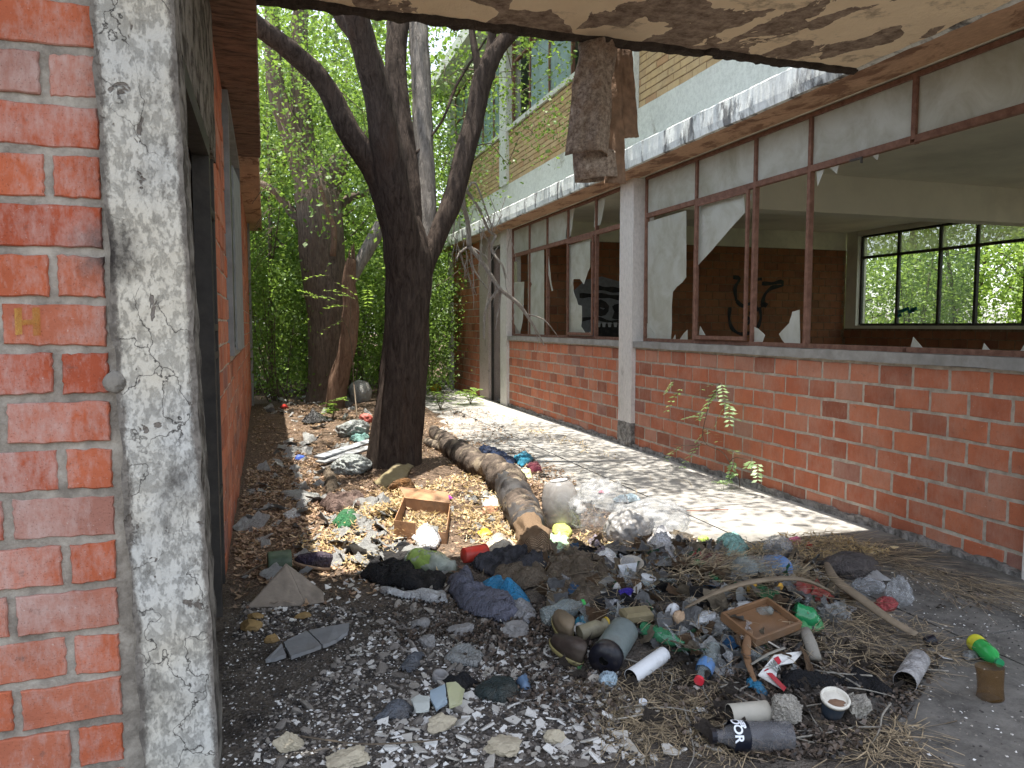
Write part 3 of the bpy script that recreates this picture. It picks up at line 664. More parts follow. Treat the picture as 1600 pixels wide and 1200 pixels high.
for yy_, zz_, a_, b_ in ((7.9, 1.30, -.12, .10), (7.3, 1.30, .06, .05), (4.15, 1.30, -.10, .07), (3.6, 1.30, -.05, .04), (4.9, 2.66, .10, -.06), (5.15, 2.66, -.09, -.12), (4.5, 2.66, .06, -.04), (5.23, 1.9, -.03, .10), (3.24, 1.3, .11, .16), (6.0, 2.62, .05, -.05), (6.3, 2.62, .03, -.03), (6.84, 1.35, -.12, .09)):
    pane(wn1, [(yy_, zz_), (yy_ + a_, zz_), (yy_ + a_ * .2, zz_ + b_)] if (a_ > 0) == (b_ > 0) else [(yy_, zz_), (yy_ + a_ * .2, zz_ + b_), (yy_ + a_, zz_)], px=False)
ysf = [8.50, 9.38, 10.36, 11.22, 12.06, 12.95]; mb = MB()
for y in ysf: box(mb, (XP - .022, y - .022, 1.265), (XP + .022, y + .022, 3.125))
for a, b in zip(ysf[:-1], ysf[1:]):
    for z, t in ((1.283, .018), (2.66, .028), (3.108, .016)): box(mb, (XP - .024, a + .022, z - t), (XP + .024, b - .022, z + t))
wn2 = mb.build('window', M['rust'], B)
for (a, b) in ((9.41, 10.32),):
    mb = MB(); box(mb, (XP - .05, a, 1.31), (XP - .026, a + .03, 2.63)); box(mb, (XP - .05, b - .03, 1.31), (XP - .026, b, 2.63)); box(mb, (XP - .05, a + .03, 1.31), (XP - .026, b - .03, 1.35)); box(mb, (XP - .05, a + .03, 2.60), (XP - .026, b - .03, 2.63)); mb.build('sash', M['rust'], wn2)
for i in (2, 3, 4): a, b = ysf[i], ysf[i + 1]; pane(wn2, [(a + .023, 2.69), (b - .023, 2.69), (b - .023, 3.09), (a + .023, 3.09)], px=False)
pane(wn2, [(885, 329), (898, 323, 1), (891, 370), (884, 372)]); pane(wn2, [(930, 315), (946, 309, 1), (938, 351), (928, 355)])
pane(wn2, [(799, 410), (808, 408), (808, 441), (799, 441)], 'frost_green'); pane(wn2, [(798, 442), (819, 440), (817, 498, 1), (812, 520, 1), (800, 500)], label='greenish pane with a broken lower edge')
def hole_pane(win, x0, x1, y0a, y0b, y1a, y1b, hole, label=None):
    k = min(range(len(hole)), key=lambda i: hole[i][0]); hole = hole[k:] + hole[:k]; m_ = len(hole); kr = max(range(m_), key=lambda i: hole[i][0])
    hx, hy = hole[0]; gx_, gy_ = hole[kr]
    pane(win, [(x0, y0a), (x1, y0b), (x1, gy_), (gx_, gy_)] + hole[kr - 1:0:-1] + [(hx, hy), (x0, hy)] if True else None, label=label)
    pane(win, [(x0, hy), (hx, hy)] + (hole[m_ - 1:kr - 1:-1]) + [(x1, gy_), (x1, y1b), (x0, y1a)], label=label)
hole_pane(wn2, 825, 850, 396, 390, 523, 524, [(827, 443), (829, 440), (831, 444), (829, 449)])
pane(wn2, [(855, 400), (857, 400), (861, 440, 1), (864, 454), (862, 455), (857, 430, 1)])
pane(wn2, [(886, 384), (922, 373), (922, 417, 1), (912, 444), (906, 436), (896, 436, 1), (896, 455, 1), (903, 476), (909, 478, 1), (908, 510, 1), (916, 523), (922, 518), (922, 527), (886, 527)], label='frosted pane with a big jagged hole punched through its right side')

# ================= LEFT BUILDING =================
Lb = T('brick_building', 'low brick building with a dark doorway and a brown eave, close on the left', 'building', (-.3, 4, 0))
YF = 2.55
mb = MB(); bricks(mb, (-3.4, YF, 0), (1, 0, 0), (0, -1, 0), 2.96, LB0, 3.0, LBC, .292, .026, rough=1.6, per=9, jit=.0028, dep=.018, endaligned=True, phase=LBP)
sheet(mb, (-3.4, YF, 0), (1, 0, 0), (0, -1, 0), 2.2, -.05, 3.0, .06, .002, -.010); sheet(mb, (-1.2, YF, 0), (1, 0, 0), (0, -1, 0), .81, -.05, 3.0, .011, .003, -.010)
box(mb, (-3.4, YF + .03, -.05), (-.3, YF + .2, 3.0), 1)
mb.build('front_brick_wall', [M['brick_near'], M['mortar_near']], Lb)
lean = lambda p: Vector((p.x - .022 * (p.z - 1.3) * 1.2, p.y, p.z))
def edgeworn(p):
    p = lean(p); k = 1 if p.x < -.38 else 0
    return p + Vector((k * .012 * noise.noise(Vector((3, p.y * 5, p.z * 9))), 0, 0))
mb = MB(); roughbox(mb, (-.425, YF - .035, -.05), (-.205, YF + .17, 3.05), .012, .006, 11, lean=edgeworn)
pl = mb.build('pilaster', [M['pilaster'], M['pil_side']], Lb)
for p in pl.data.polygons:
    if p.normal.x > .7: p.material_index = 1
mb = MB(); c = aty(180, 597, YF - .03); blob(mb, (c.x, YF - .035, c.z), .03, .014, .03, 3, .2, 1.5); mb.build('bolt_stub', M['pil_side'], pl)
mb = MB()
for q in ([(22, 482), (34, 480), (35, 522), (24, 524)], [(50, 481), (62, 480), (64, 524), (52, 525)], [(35, 500), (51, 499), (51, 507), (35, 508)]):
    P = [aty(x, y, YF - .0045) for x, y in q]; mb.add(P, [(3, 2, 1, 0)])
mb.build('yellow_paint_mark', clear('faded_yellow_paint', (.62, .40, .08), .24, .8), Lb)
# door: frame, leaf standing open into the dark
mb = MB(); box(mb, (-.31, 2.76, 0), (-.235, 2.84, 2.32)); box(mb, (-.31, 3.92, 0), (-.235, 4.0, 2.32)); box(mb, (-.31, 2.84, 2.24), (-.235, 3.92, 2.32))
df = mb.build('door_frame', M['steel_dark'], Lb)
mb = MB(); box(mb, (-1.15, 3.86, .02), (-.315, 3.90, 2.23)); mb.build('door_leaf', simple('rusty_brown_door', (.06, .035, .025), .8, .4, 8, .6), df)
mb = MB()
for z in (.55, 1.28, 1.42, 2.0): box(mb, (-.30, 4.02, z), (-.242, 4.42, z + .035))
box(mb, (-.30, 4.0, 0), (-.245, 4.06, 2.5)); box(mb, (-.30, 4.40, 0), (-.245, 4.46, 2.5)); box(mb, (-.29, 4.06, 0), (-.27, 4.40, 2.5))
mb.build('side_panel', M['steel_dark'], df)
mb = MB(); roughbox(mb, (-.33, 2.72, 2.32), (-.235, 4.5, 3.09), .06, .006, 7); mb.build('door_header', M['pil_side'], Lb)
mb = MB(); kp = lambda a0, a1, z: not (a1 > 1.3 and a0 < 3.4 and 1.22 < z + .07)
bricks(mb, (-.25, 4.46, 0), (0, 1, 0), (1, 0, 0), 1.34, 0, 3.09, .1488, .292, .015, per=3, rough=1.5)
bricks(mb, (-.25, 5.80, 0), (0, 1, 0), (1, 0, 0), 2.6, 0, 1.2, .1488, .292, .015, per=3, rough=1.5)
bricks(mb, (-.25, 8.40, 0), (0, 1, 0), (1, 0, 0), 4.9, 0, 3.09, .1488, .292, .015, per=2)
box(mb, (-.45, 4.46, -.05), (-.257, 5.8, 3.09), 1); box(mb, (-.45, 5.8, -.05), (-.257, 8.4, 1.22), 1); box(mb, (-.45, 8.4, -.05), (-.257, 13.3, 3.09), 1)
mb.build('side_brick_wall', [M['brick'], M['mortar']], Lb)
mb = MB(); roughbox(mb, (-.30, 13.3, -.05), (-.215, 13.6, 3.09), .08, .004, 5); mb.build('corner_column', M['sill'], Lb)
mb = MB(); box(mb, (-.29, 5.81, 1.23), (-.215, 5.87, 3.08)); box(mb, (-.29, 8.34, 1.23), (-.215, 8.39, 3.08)); box(mb, (-.29, 5.87, 1.23), (-.215, 8.34, 1.29)); box(mb, (-.29, 5.87, 3.02), (-.215, 8.34, 3.08))
lw = mb.build('window', M['steel_grey'], Lb)
mb = MB(); prism(mb, [(-.28, 5.9, 1.3), (-.28, 8.3, 1.3), (-.28, 8.3, 3.0), (-.28, 5.9, 3.0)], (1, 0, 0), .006); mb.build('pane', simple('sooty_window_pane', (.07, .075, .07), .35), lw)
mb = MB(); prism(mb, [(-.212, 6.0, 1.27), (-.185, 6.75, 1.27), (-.185, 6.75, 2.6), (-.212, 6.0, 2.6)], (1, 0, 0), .012); mb.build('sash', M['steel_grey'], lw)
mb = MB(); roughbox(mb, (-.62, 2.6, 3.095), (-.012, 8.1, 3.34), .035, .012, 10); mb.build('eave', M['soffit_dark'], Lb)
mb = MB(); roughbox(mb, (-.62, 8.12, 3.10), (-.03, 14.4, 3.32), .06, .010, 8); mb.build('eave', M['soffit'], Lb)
mb = MB(); box(mb, (-6, 2.76, -.05), (-5.8, 13.6, 3.09)); box(mb, (-6, 13.4, -.05), (-.31, 13.6, 3.09)); box(mb, (-6, 2.6, 3.12), (-.625, 14.4, 3.3)); box(mb, (-3.4, 2.76, -.05), (-3.3, 2.9, 3.1)); box(mb, (-5.8, 2.76, -.05), (-3.41, 2.9, 3.1))
box(mb, (-2.0, 2.76, .0), (-1.9, 13.4, 3.1)); mb.build('inner_walls', M['pil_side'], Lb)

# ================= CANOPY ahead of the camera =================
Cn = T('concrete_canopy', 'flaking concrete canopy slab with burnt edge crossing overhead between the two buildings', 'canopy', (1.8, 3, 3.2))
mb = MB(); vs = []; na, nb = 210, 96
def edge_y(x):
    e = 4.36 + .02 * noise.noise(Vector((x * 4, 1, 0))) + .012 * noise.noise(Vector((x * 13, 5, 0)))
    if 2.62 < x < 2.70: e -= .05
    if x >= 2.70: e -= .02
    return e
for j in range(nb + 1):
    for i in range(na + 1):
        x = -.008 + 3.80 * i / na; t = j / nb; y = 1.72 + (edge_y(x) - .075 - 1.72) * t
        vs.append((x, y, 3.142 + .008 * noise.fractal(Vector((x * 5, y * 5, 1)), 1, 2, 4)))
mb.add(vs, [(j * (na + 1) + i, (j + 1) * (na + 1) + i, (j + 1) * (na + 1) + i + 1, j * (na + 1) + i + 1) for j in range(nb) for i in range(na)])
mb.build('flaking_underside', M['canopy'], Cn, smooth=True)
mb = MB(); vs = []; pr = [(-.085, 3.15), (-.07, 3.122), (-.03, 3.112), (-.004, 3.12), (0, 3.17), (.0, 3.30), (-.01, 3.42), (-.3, 3.43)]
for i in range(na + 1):
    x = -.008 + 3.775 * i / na; e = edge_y(x)
    for k, (dy, z) in enumerate(pr):
        q = Vector((x * 9, dy * 30, z * 9)); a = .018 if k in (1, 2, 3) else .012
        vs.append((x, e + dy + a * noise.noise(q), z + a * noise.fractal(q + Vector((7, 1, 1)), 1, 2, 3)))
K = len(pr)
mb.add(vs, [(i * K + k, i * K + k + 1, (i + 1) * K + k + 1, (i + 1) * K + k) for i in range(na) for k in range(K - 1)])
mb.build('burnt_edge', M['canopy_edge'], Cn)
mb = MB(); box(mb, (-.005, 1.72, 3.19), (3.74, 4.05, 3.43)); box(mb, (-3.6, 1.72, 3.19), (-.006, 2.59, 3.43)); mb.build('slab', M['canopy_edge'], Cn)  # unseen back edge cut short so sunlit ground behind it bounces light in
# ================= VEGETATION =================
def leafq(c, size, flat=.0, wd=.3):
    c = np.asarray(c); n = len(c); d = rs.normal(size=(n, 3)); d[:, 2] = d[:, 2] * (1 - flat) - .05; d /= np.linalg.norm(d, axis=1)[:, None]
    s = np.cross(d, rs.normal(size=(n, 3)) * (1 - flat * .8) + np.array([0, 0, flat * 2])); s /= np.linalg.norm(s, axis=1)[:, None] + 1e-6
    L_ = size * rs.uniform(.5, 1.4, n)[:, None]; W_ = L_ * wd * rs.uniform(.8, 1.5, n)[:, None]
    return np.stack([c, c + d * L_ * .45 + s * W_, c + d * L_, c + d * L_ * .45 - s * W_], axis=1)
def cluster(centers, n, sig, size, flat=0., wd=.3):
    c = np.repeat(np.asarray(centers, dtype=float), n, axis=0); c = c + rs.normal(size=c.shape) * np.asarray(sig)
    return leafq(c, size, flat, wd)
def crown_centers(n, c, r, hollow=.35):
    out = []
    while len(out) < n:
        p = Vector((U(-1, 1), U(-1, 1), U(-1, 1)))
        if p.length > 1 or p.length < hollow * R(): continue
        if noise.noise(p * 2.2 + Vector((c[0], c[1], 3))) < -.12: continue
        out.append((c[0] + p.x * r[0], c[1] + p.y * r[1], c[2] + p.z * r[2]))
    return out
def twigs(mb, hub, centers, r=.012, mat=0, frac=1.):
    nodes = [(Vector(q), r) for q in hub]
    for c in sorted(centers, key=lambda c: min((Vector(q) - Vector(c)).length for q in hub)):
        c = Vector(c); h_, r0 = min(nodes, key=lambda q: (q[0] - c).length); mid = h_.lerp(c, .5) + Vector((U(-.12, .12), U(-.12, .12), U(0, .15)))
        tube(mb, [(*h_, r0 * .8), (*mid, r0 * .6), (*c, r0 * .35)], 4, .3, mat=mat, cap=False); nodes.append((c, max(r * .35, r0 * .75)))
# --- the big forked tree
Y0 = 7.45
def pl_(lst, Yd=Y0):
    out = []
    for q in lst:
        Y = q[3] if len(q) > 3 else Yd; p = aty(q[0], q[1], Y); out.append((p.x, p.y, p.z, q[2] * mpp(p) / 2))
    return out
tr = T('forked_tree', 'big dark-barked tree forking into five limbs, standing in the litter in front of the thicket', 'tree', aty(616, 745, Y0))
mb = MB()
tube(mb, pl_([(612, 775, 104), (614, 740, 90), (620, 680, 79), (628, 600, 71), (634, 520, 68), (638, 450, 70), (640, 395, 68), (634, 340, 40)]), 56, .03, .11, 1.3, .07, cap=False, sd=1)
tb = mb.build('trunk', M['bark_dark'], tr, smooth=True)
def limb(name, pts, seg=20, mat='bark_dark', parent=None, sd=3, ridge=.07):
    mb = MB(); tube(mb, pl_(pts), seg, .045, ridge, 1., .08, cap=True, sd=sd); return mb.build(name, M[mat], parent or tr, smooth=True)
limb('limb', [(640, 540, 22), (634, 470, 44), (628, 400, 56, 7.42), (612, 330, 48, 7.35), (585, 265, 38, 7.3), (545, 205, 35, 7.2), (505, 130, 33, 7.1), (455, 80, 31, 7.0), (400, 38, 29, 6.9), (330, -20, 26, 6.7), (250, -120, 18, 6.6)], sd=5)
limb('limb', [(638, 600, 24, 7.45), (638, 520, 46, 7.43), (634, 430, 58, 7.4), (624, 340, 54, 7.3), (608, 255, 50, 7.2), (590, 150, 43, 7.1), (568, 70, 40, 7.0), (550, 0, 38, 6.9), (520, -140, 32, 6.8), (500, -330, 18, 6.6)], 26, sd=9)
limb('limb', [(640, 520, 30, 7.5), (645, 400, 44, 7.55), (640, 300, 38, 7.6), (630, 200, 32, 7.7), (618, 110, 34, 7.8), (622, 30, 32, 7.9), (630, -120, 26, 8.1), (650, -330, 14, 8.3)], sd=13)
limb('limb', [(640, 560, 24, 7.45), (650, 470, 42, 7.46), (657, 410, 40, 7.5), (664, 330, 35, 7.6), (661, 220, 31, 7.7), (657, 110, 30, 7.8), (652, 20, 30, 7.9), (645, -150, 22, 8.0), (690, -360, 12, 8.0)], 18, 'bark_grey', sd=17)
e_ = limb('limb', [(640, 540, 22, 7.45), (648, 470, 34, 7.44), (660, 415, 38, 7.44), (680, 372, 34, 7.5), (708, 310, 31, 7.55), (726, 240, 31, 7.6), (742, 180, 30, 7.65), (756, 120, 32, 7.65), (778, 75, 24, 7.65), (806, 45, 20, 7.6), (850, -20, 16, 7.5), (930, -130, 9, 7.4)], sd=21)
limb('fork', [(752, 140, 20, 7.65), (746, 100, 13, 7.65), (738, 55, 10, 7.7), (730, -20, 8, 7.8), (700, -160, 5, 8)], 10, parent=e_)
limb('fork', [(760, 110, 18, 7.65), (768, 60, 14, 7.7), (772, 0, 12, 7.8), (790, -140, 7, 8)], 10, parent=e_)
limb('fork', [(585, 120, 16, 7.3), (560, 60, 30, 7.5), (532, 20, 26, 7.6), (505, -40, 20, 7.7)], 12, sd=4)
limb('twig', [(650, 240, 4, 7.6), (690, 190, 4, 7.7), (715, 130, 5, 7.9), (760, 60, 3, 8)], 6, sd=4)
hubs = [(1, 7, 6.4), (2.4, 7.4, 5.6), (1.2, 8, 6.8), (0, 6.8, 5.6), (.3, 6.2, 6.5), (3, 7.3, 6.2), (1.6, 8.2, 6)]
cc = crown_centers(105, (1.7, 7.6, 6.7), (2.7, 2.6, 1.35)) + crown_centers(64, (2.9, 6.3, 6.6), (1.5, 2.2, 1.0)) + crown_centers(26, (.4, 9.2, 5.4), (1.4, 1.2, 1.2)) + crown_centers(18, (2.9, 9.8, 5.5), (.8, 1.2, 1.1))
mb = MB(); twigs(mb, hubs, cc, .016); mb.build('branches', M['twig'], tr)
mb = MB(); q = cluster(cc, 72, (.26, .26, .17), .075, .3, .24); mb.quads(q, tints=rs.uniform(0, 1, len(q)))
cc2 = [tuple(aty(x, y, Y)) for x, y, Y in [(U(690, 890), U(70, 270), U(7.8, 9.5)) for _ in range(34)] if y < 300 - (x - 690) * .35] + [tuple(aty(U(405, 600), U(0, 260), U(8.5, 12.5))) for _ in range(62)] + [tuple(aty(U(660, 790), U(50, 340), U(8.5, 12))) for _ in range(40)]
q = cluster(cc2, 44, (.19, .19, .16), .046, .2, .26); mb.quads(q, tints=rs.uniform(0, 1, len(q))); mb.build('crown', M['leaf'], tr)
mb = MB(); twigs(mb, hubs + [tuple(aty(x, y, 7.7)) for x, y in ((760, 110), (730, 230), (790, 60), (600, 60), (520, 150), (440, 70))], cc2, .010); mb.build('thin_branches', M['twig'], tr)

# --- second tree, behind on the left
t2 = T('forked_tree', 'thick grey-brown tree behind the big one, its trunk forking low among green leaves', 'tree', aty(512, 640, 13.4))
mb = MB(); tube(mb, pl_([(508, 655, 62), (512, 600, 56), (512, 520, 60), (508, 440, 66), (503, 370, 68), (495, 310, 70), (480, 265, 44)], 13.4), 26, .1, .09, 1., .1, cap=False, sd=31); mb.build('trunk', M['bark'], t2, smooth=True)
for k, l_ in enumerate(([(500, 330, 50), (474, 260, 40), (452, 200, 34), (432, 140, 28), (425, 40, 22), (420, -80, 14)], [(495, 320, 46), (478, 240, 34), (470, 150, 30), (468, 60, 26), (475, -60, 18)],
        [(505, 320, 50), (525, 262, 34), (548, 232, 22), (590, 200, 14), (640, 150, 8)], [(490, 380, 20), (455, 330, 15), (430, 300, 12), (405, 285, 9)], [(520, 340, 14), (545, 310, 12), (575, 300, 9), (600, 280, 6)])):
    mb = MB(); tube(mb, pl_(l_, 13.4 + .1 * k), 14, .1, .09, 1., .1, sd=33 + k); mb.build('limb', M['bark'], t2, smooth=True)
cc = [tuple(aty(U(395, 650), U(-160, 360), U(12., 15.5))) for _ in range(175)]
mb = MB(); q = cluster(cc, 60, (.3, .3, .25), .085, .2, .26); mb.quads(q, tints=rs.uniform(0, 1, len(q))); mb.build('crown', M['leaf'], t2)
# --- broken leaning stem
t3 = T('broken_tree', 'thin reddish leaning trunk with a splintered top, next to the thicker tree behind', 'tree', aty(524, 655, 12.6))
mb = MB(); tube(mb, pl_([(520, 665, 34), (528, 600, 28), (543, 540, 28), (548, 480, 25), (545, 440, 22), (549, 405, 15)], 12.6), 16, .08, .12, 1., .12, sd=41)
for a in range(4): x = 545 + a * 3; tube(mb, pl_([(x, 412, 5), (x + U(-3, 5), 392 - U(0, 14), 1)], 12.6), 4, .1)
mb.build('trunk', M['bark_red'], t3, smooth=True)
mb = MB(); tube(mb, pl_([(548, 440, 16), (566, 405, 20), (585, 370, 22), (602, 335, 14), (622, 300, 10)], 12.7), 12, .08, .08, 1., .1, sd=43); mb.build('limb', M['bark_grey'], t3, smooth=True)
mb = MB(); tube(mb, pl_([(520, 400, 10), (522, 360, 9), (512, 330, 8), (500, 290, 5)], 12.5), 8, .08, .1); mb.build('limb', M['bark_red'], t3, smooth=True)

# --- thicket: templates and copies
def make_tree(kind, lm=None):
    g = 'young trees filling the back of the courtyard'
    if kind == 'shrub': t = T('leafy_shrub', 'dense leafy green shrub in the thicket at the back of the courtyard', 'shrub', (0, 0, 0), 'leafy shrubs in the thicket')
    else: t = T('slender_tree', 'slender green young tree rising out of the thicket at the back', 'tree', (0, 0, 0), g)
    hubs = []; mb = MB()
    if kind == 'shrub':
        for _ in range(9):
            a = U(0, 6.28); x, y = .35 * math.cos(a) * R(), .35 * math.sin(a) * R(); tx, ty, tz = x + U(-.6, .6), y + U(-.6, .6), U(1.3, 2.8)
            tube(mb, [(x, y, 0, .016), ((x + tx) / 2 + U(-.1, .1), (y + ty) / 2, tz / 2, .012), (tx, ty, tz, .004)], 5, .3); hubs += [((x + tx) / 2, (y + ty) / 2, tz / 2), (tx, ty, tz)]
        cc = [(U(-.85, .85), U(-.85, .85), .1 + 2.7 * R() ** .8) for _ in range(110)]; n = 46; mt = M['leaf_dark']; sz = .075
    else:
        r0 = .05 if kind == 'A' else .085; ht = 5.6 if kind == 'A' else 8.; bx, by = U(-.4, .4), U(-.4, .4)
        tube(mb, [(0, 0, -.1, r0), (bx * .3, by * .3, ht * .3, r0 * .85), (bx, by, ht * .6, r0 * .6), (bx * 1.3, by * .8, ht, r0 * .2)], 10, .2, .08, 1.)
        for k in range(9):
            z0 = ht * (.25 + .7 * k / 9); a = U(0, 6.28); L_ = U(.7, 1.5); s_ = Vector((bx * z0 / ht * 1.2, by * z0 / ht, z0)); e = s_ + Vector((math.cos(a) * L_, math.sin(a) * L_, U(.4, 1.1)))
            tube(mb, [(*s_, r0 * .4), (*(s_.lerp(e, .5) + Vector((0, 0, -.1))), r0 * .28), (*e, r0 * .1)], 6, .25); hubs += [tuple(s_), tuple(e)]
        cc = [tuple(Vector(random.choice(hubs)) + Vector((U(-.6, .6), U(-.6, .6), U(-.5, .6)))) for _ in range(105)]; n = 44; mt = M['leaf'] if kind == 'A' else M['leaf_lime']; sz = .085
    mb.build('trunk' if kind != 'shrub' else 'stems', M['bark'] if kind != 'shrub' else M['twig'], t, smooth=True)
    mt = lm or mt
    mb = MB(); q = cluster(cc, n, (.2, .2, .16), sz, .25, .27); mb.quads(q, tints=rs.uniform(0, 1, len(q))); mb.build('crown' if kind != 'shrub' else 'foliage', mt, t); return t
TA, TB_, TS = make_tree('A'), make_tree('B'), make_tree('shrub')
TR = make_tree('shrub', M['leaf_lime'])
used = set()
def put(t, x, y, s=1, z=None, label=None):
    zz = (h(x, y) if 0 < y < 24 and x < 4 else -.03) if z is None else z
    if t.name not in used: used.add(t.name); t.location = (x, y, zz); t.rotation_euler = (0, 0, U(0, 6)); t.scale = (s, s, s); return
    c = dup(t, (x, y, zz), U(0, 6.28), s, label)
for x, y, s in ((.2, 15.2, 1.), (1.6, 16.4, 1.1), (2.7, 16.0, .9), (-.6, 17.5, 1.1), (.7, 18.6, 1.1), (3.4, 18.6, 1.), (2.2, 19.2, 1.2), (4.9, 19.0, 1.1), (-1.5, 16.2, 1.1), (2.5, 21.5, 1.2), (5.6, 21.5, 1.2), (0, 22, 1.2)): put(TA, x + U(-.2, .2), y, s)
for x, y, s in ((1.0, 15.8, .95), (-.5, 17.2, 1.), (2.5, 17.4, 1.), (3.4, 19.4, 1.), (.2, 19.6, 1.1), (1.9, 18.6, 1.), (-2.2, 18.2, 1.), (.9, 20.4, 1.), (3.2, 22.6, 1.1), (-1.6, 20.6, 1.1), (5.8, 23.8, 1.1), (1.4, 25.5, 1.2), (-3.4, 24, 1.2), (4.2, 27, 1.2), (7.8, 25.5, 1.2), (-.9, 28.6, 1.3)): put(TB_, x, y, s)
for x, y, s in ((.05, 13.9, .85), (-.15, 15.6, 1.), (.75, 15.6, 1.), (1.7, 15.0, .9), (2.55, 14.6, .8), (1.2, 17.2, 1.1), (2.5, 17.2, 1.1), (3.3, 16.6, .85), (.2, 18.8, 1.2), (3.5, 19.6, 1.2), (1.8, 20.2, 1.3), (-1.4, 18.8, 1.3), (4.9, 18.7, 1.1), (5.6, 20.5, 1.3), (-.4, 21.5, 1.4), (3.1, 21.8, 1.4), (.9, 23.8, 1.5), (6.6, 22.8, 1.5)): put(TS, x + U(-.15, .15), y, s)
LR = 'leafy green shrub seen outside the rear windows of the room'; LRt = 'slender green tree seen outside the rear windows of the room'
def putr(t, x, y, s, lab, g):
    if t is TR and 'TR' not in used: used.add('TR'); t.location = (x, y, -.03); t.scale = (s, s, s); t['label'] = lab; t['group'] = g; return
    c = dup(t, (x, y, -.03), U(0, 6.28), s, lab); c['group'] = g
for k in range(15): putr(TR, 14.6 + (k % 3) * 1.5 + U(-.3, .3), 4.0 + k * 1.15, 1.25, LR, 'shrubs outside the rear windows')
for k in range(9): putr(TA, 15.8 + (k % 2) * 2.2, 5. + k * 1.55, 1.15, LRt, 'trees outside the rear windows')
for k in range(8): putr(TB_, 19 + (k % 2) * 2.2, 6. + k * 2.2, 1.25, LRt, 'trees outside the rear windows')
# distant wood that closes the view
mb = MB(); cc = []
for k in range(760): a = U(-.42, .95); r_ = U(30, 40); cc.append((r_ * math.sin(a), r_ * math.cos(a), 19 * R() ** 1.15))
q = cluster(cc, 45, (.9, .9, .6), .26, .2, .3); mb.quads(q, tints=rs.uniform(0, 1, len(q)))
tag(mb.build('distant_wood', M['leaf'], loc=(0, 34, 0)), 'far green wood glimpsed through the gaps of the thicket', 'wood', kind='stuff')
# --- pinnate seedlings
def pinnate(mb, b, d, L_, n, sz, droop=.3):
    d = Vector(d).normalized(); s = d.cross(Vector((0, 0, 1)));
    s = s.normalized() if s.length > .01 else Vector((1, 0, 0)); b = Vector(b); arr = []
    for i in range(n):
        f = (i + 1) / n; p = b + d * (L_ * f) + Vector((0, 0, -droop * L_ * f * f))
        for sg in (-1, 1):
            dd = (s * sg + d * .45 + Vector((U(-.2, .2), U(-.2, .2), U(-.3, .15)))).normalized(); z_ = dd.cross(s.cross(d)).normalized(); l = sz * (1 - .4 * abs(f - .5)) * U(.8, 1.2); w_ = l * .24
            arr.append([p, p + dd * l * .5 + z_ * w_, p + dd * l, p + dd * l * .5 - z_ * w_])
    mb.quads(np.array([[tuple(v) for v in q] for q in arr]), 0, rs.uniform(0, 1, len(arr)))
    return [(*b, .0018), (*(b + d * L_ * .5 + Vector((0, 0, -droop * L_ * .25))), .0014), (*(b + d * L_ + Vector((0, 0, -droop * L_))), .0008)]
def seedling(name, label, base, stems, leaves_, mat='leaf_pale', cat='plant', sz=.028, group=None, tw='twig'):
    t = T(name, label, cat, base, group); ms = MB(); ml = MB()
    for st in stems: tube(ms, st, 6, .03)
    for (b, d, L_, n) in leaves_: tube(ms, pinnate(ml, b, d, L_, n, sz), 4, .05)
    ms.build('stem', M[tw], t); ml.build('leaves', M[mat], t); return t
xp = 3.93
def W(x, y, X=xp, r=.004): p = atx(x, y, X); return (p.x, p.y, p.z, r)
def Wd(x, y, x2, y2, X=xp): a = atx(x, y, X); b = atx(x2, y2, X - .06); return (a, (b - a), (b - a).length, 6)
seedling('wall_seedling', 'feathery pale green seedling growing against the middle of the red brick wall', atx(1146, 770, xp + .05),
    [[W(1156, 772, xp + .1, .004), W(1154, 745), W(1140, 722), W(1128, 706), W(1105, 695, xp, .003), W(1098, 680), W(1102, 655, xp, .003), W(1112, 622), W(1126, 598, xp, .002)], [W(1105, 695, xp, .003), W(1075, 696), W(1050, 694, xp, .0015)], [W(1140, 722), W(1150, 715), W(1185, 722, xp, .0015)]],
    [Wd(*a) for a in ((1126, 598, 1082, 600), (1127, 598, 1132, 620), (1124, 604, 1100, 632), (1120, 612, 1092, 640), (1118, 615, 1150, 632), (1132, 634, 1118, 656), (1140, 630, 1140, 654), (1104, 655, 1072, 640), (1100, 670, 1122, 672), (1100, 676, 1088, 686), (1098, 690, 1068, 714), (1066, 696, 1042, 708), (1054, 594, 1040, 608), (1068, 604, 1042, 628), (1140, 704, 1150, 700), (1148, 718, 1140, 742), (1152, 738, 1142, 742), (1184, 722, 1184, 742), (1176, 720, 1168, 726))], 'leaf_pale', sz=.062)
b_ = on(1130, 765)
seedling('small_weed', 'small blue-green weed at the very foot of the brick wall below the seedling', b_, [[(*b_, .002), (b_.x, b_.y, b_.z + .08, .001)]], [(b_ + Vector((0, 0, .05)), (math.cos(a), math.sin(a), .4), .10, 5) for a in (0, 1.1, 2.2, 3.3, 4.3, 5.4)], sz=.03)
def tuft(px, label, n, L_, sz, hh, mat='leaf_lime', name='green_seedling', nl=8):
    b = on(*px); st = []; lv = []
    for k in range(n):
        a = 6.28 * k / n + U(-.3, .3); e = b + Vector((math.cos(a) * hh * .4, math.sin(a) * hh * .4, hh * U(.6, 1.1))); st.append([(*b, .005), (*(b.lerp(e, .5) + Vector((0, 0, .02))), .004), (*e, .002)])
        for q in range(4): f = U(.35, 1); a2 = U(0, 6.28); lv.append((b.lerp(e, f), (math.cos(a2), math.sin(a2), U(0, .7)), L_ * U(.6, 1.1), nl))
    return seedling(name, label, b, st, lv, mat, sz=sz)
tuft((700, 590), 'bright green feathery seedling between the big tree and the recess of the right building', 7, .34, .08, .95)
tuft((735, 632), 'low green seedling spreading onto the walkway at the foot of the recess', 6, .32, .07, .3)
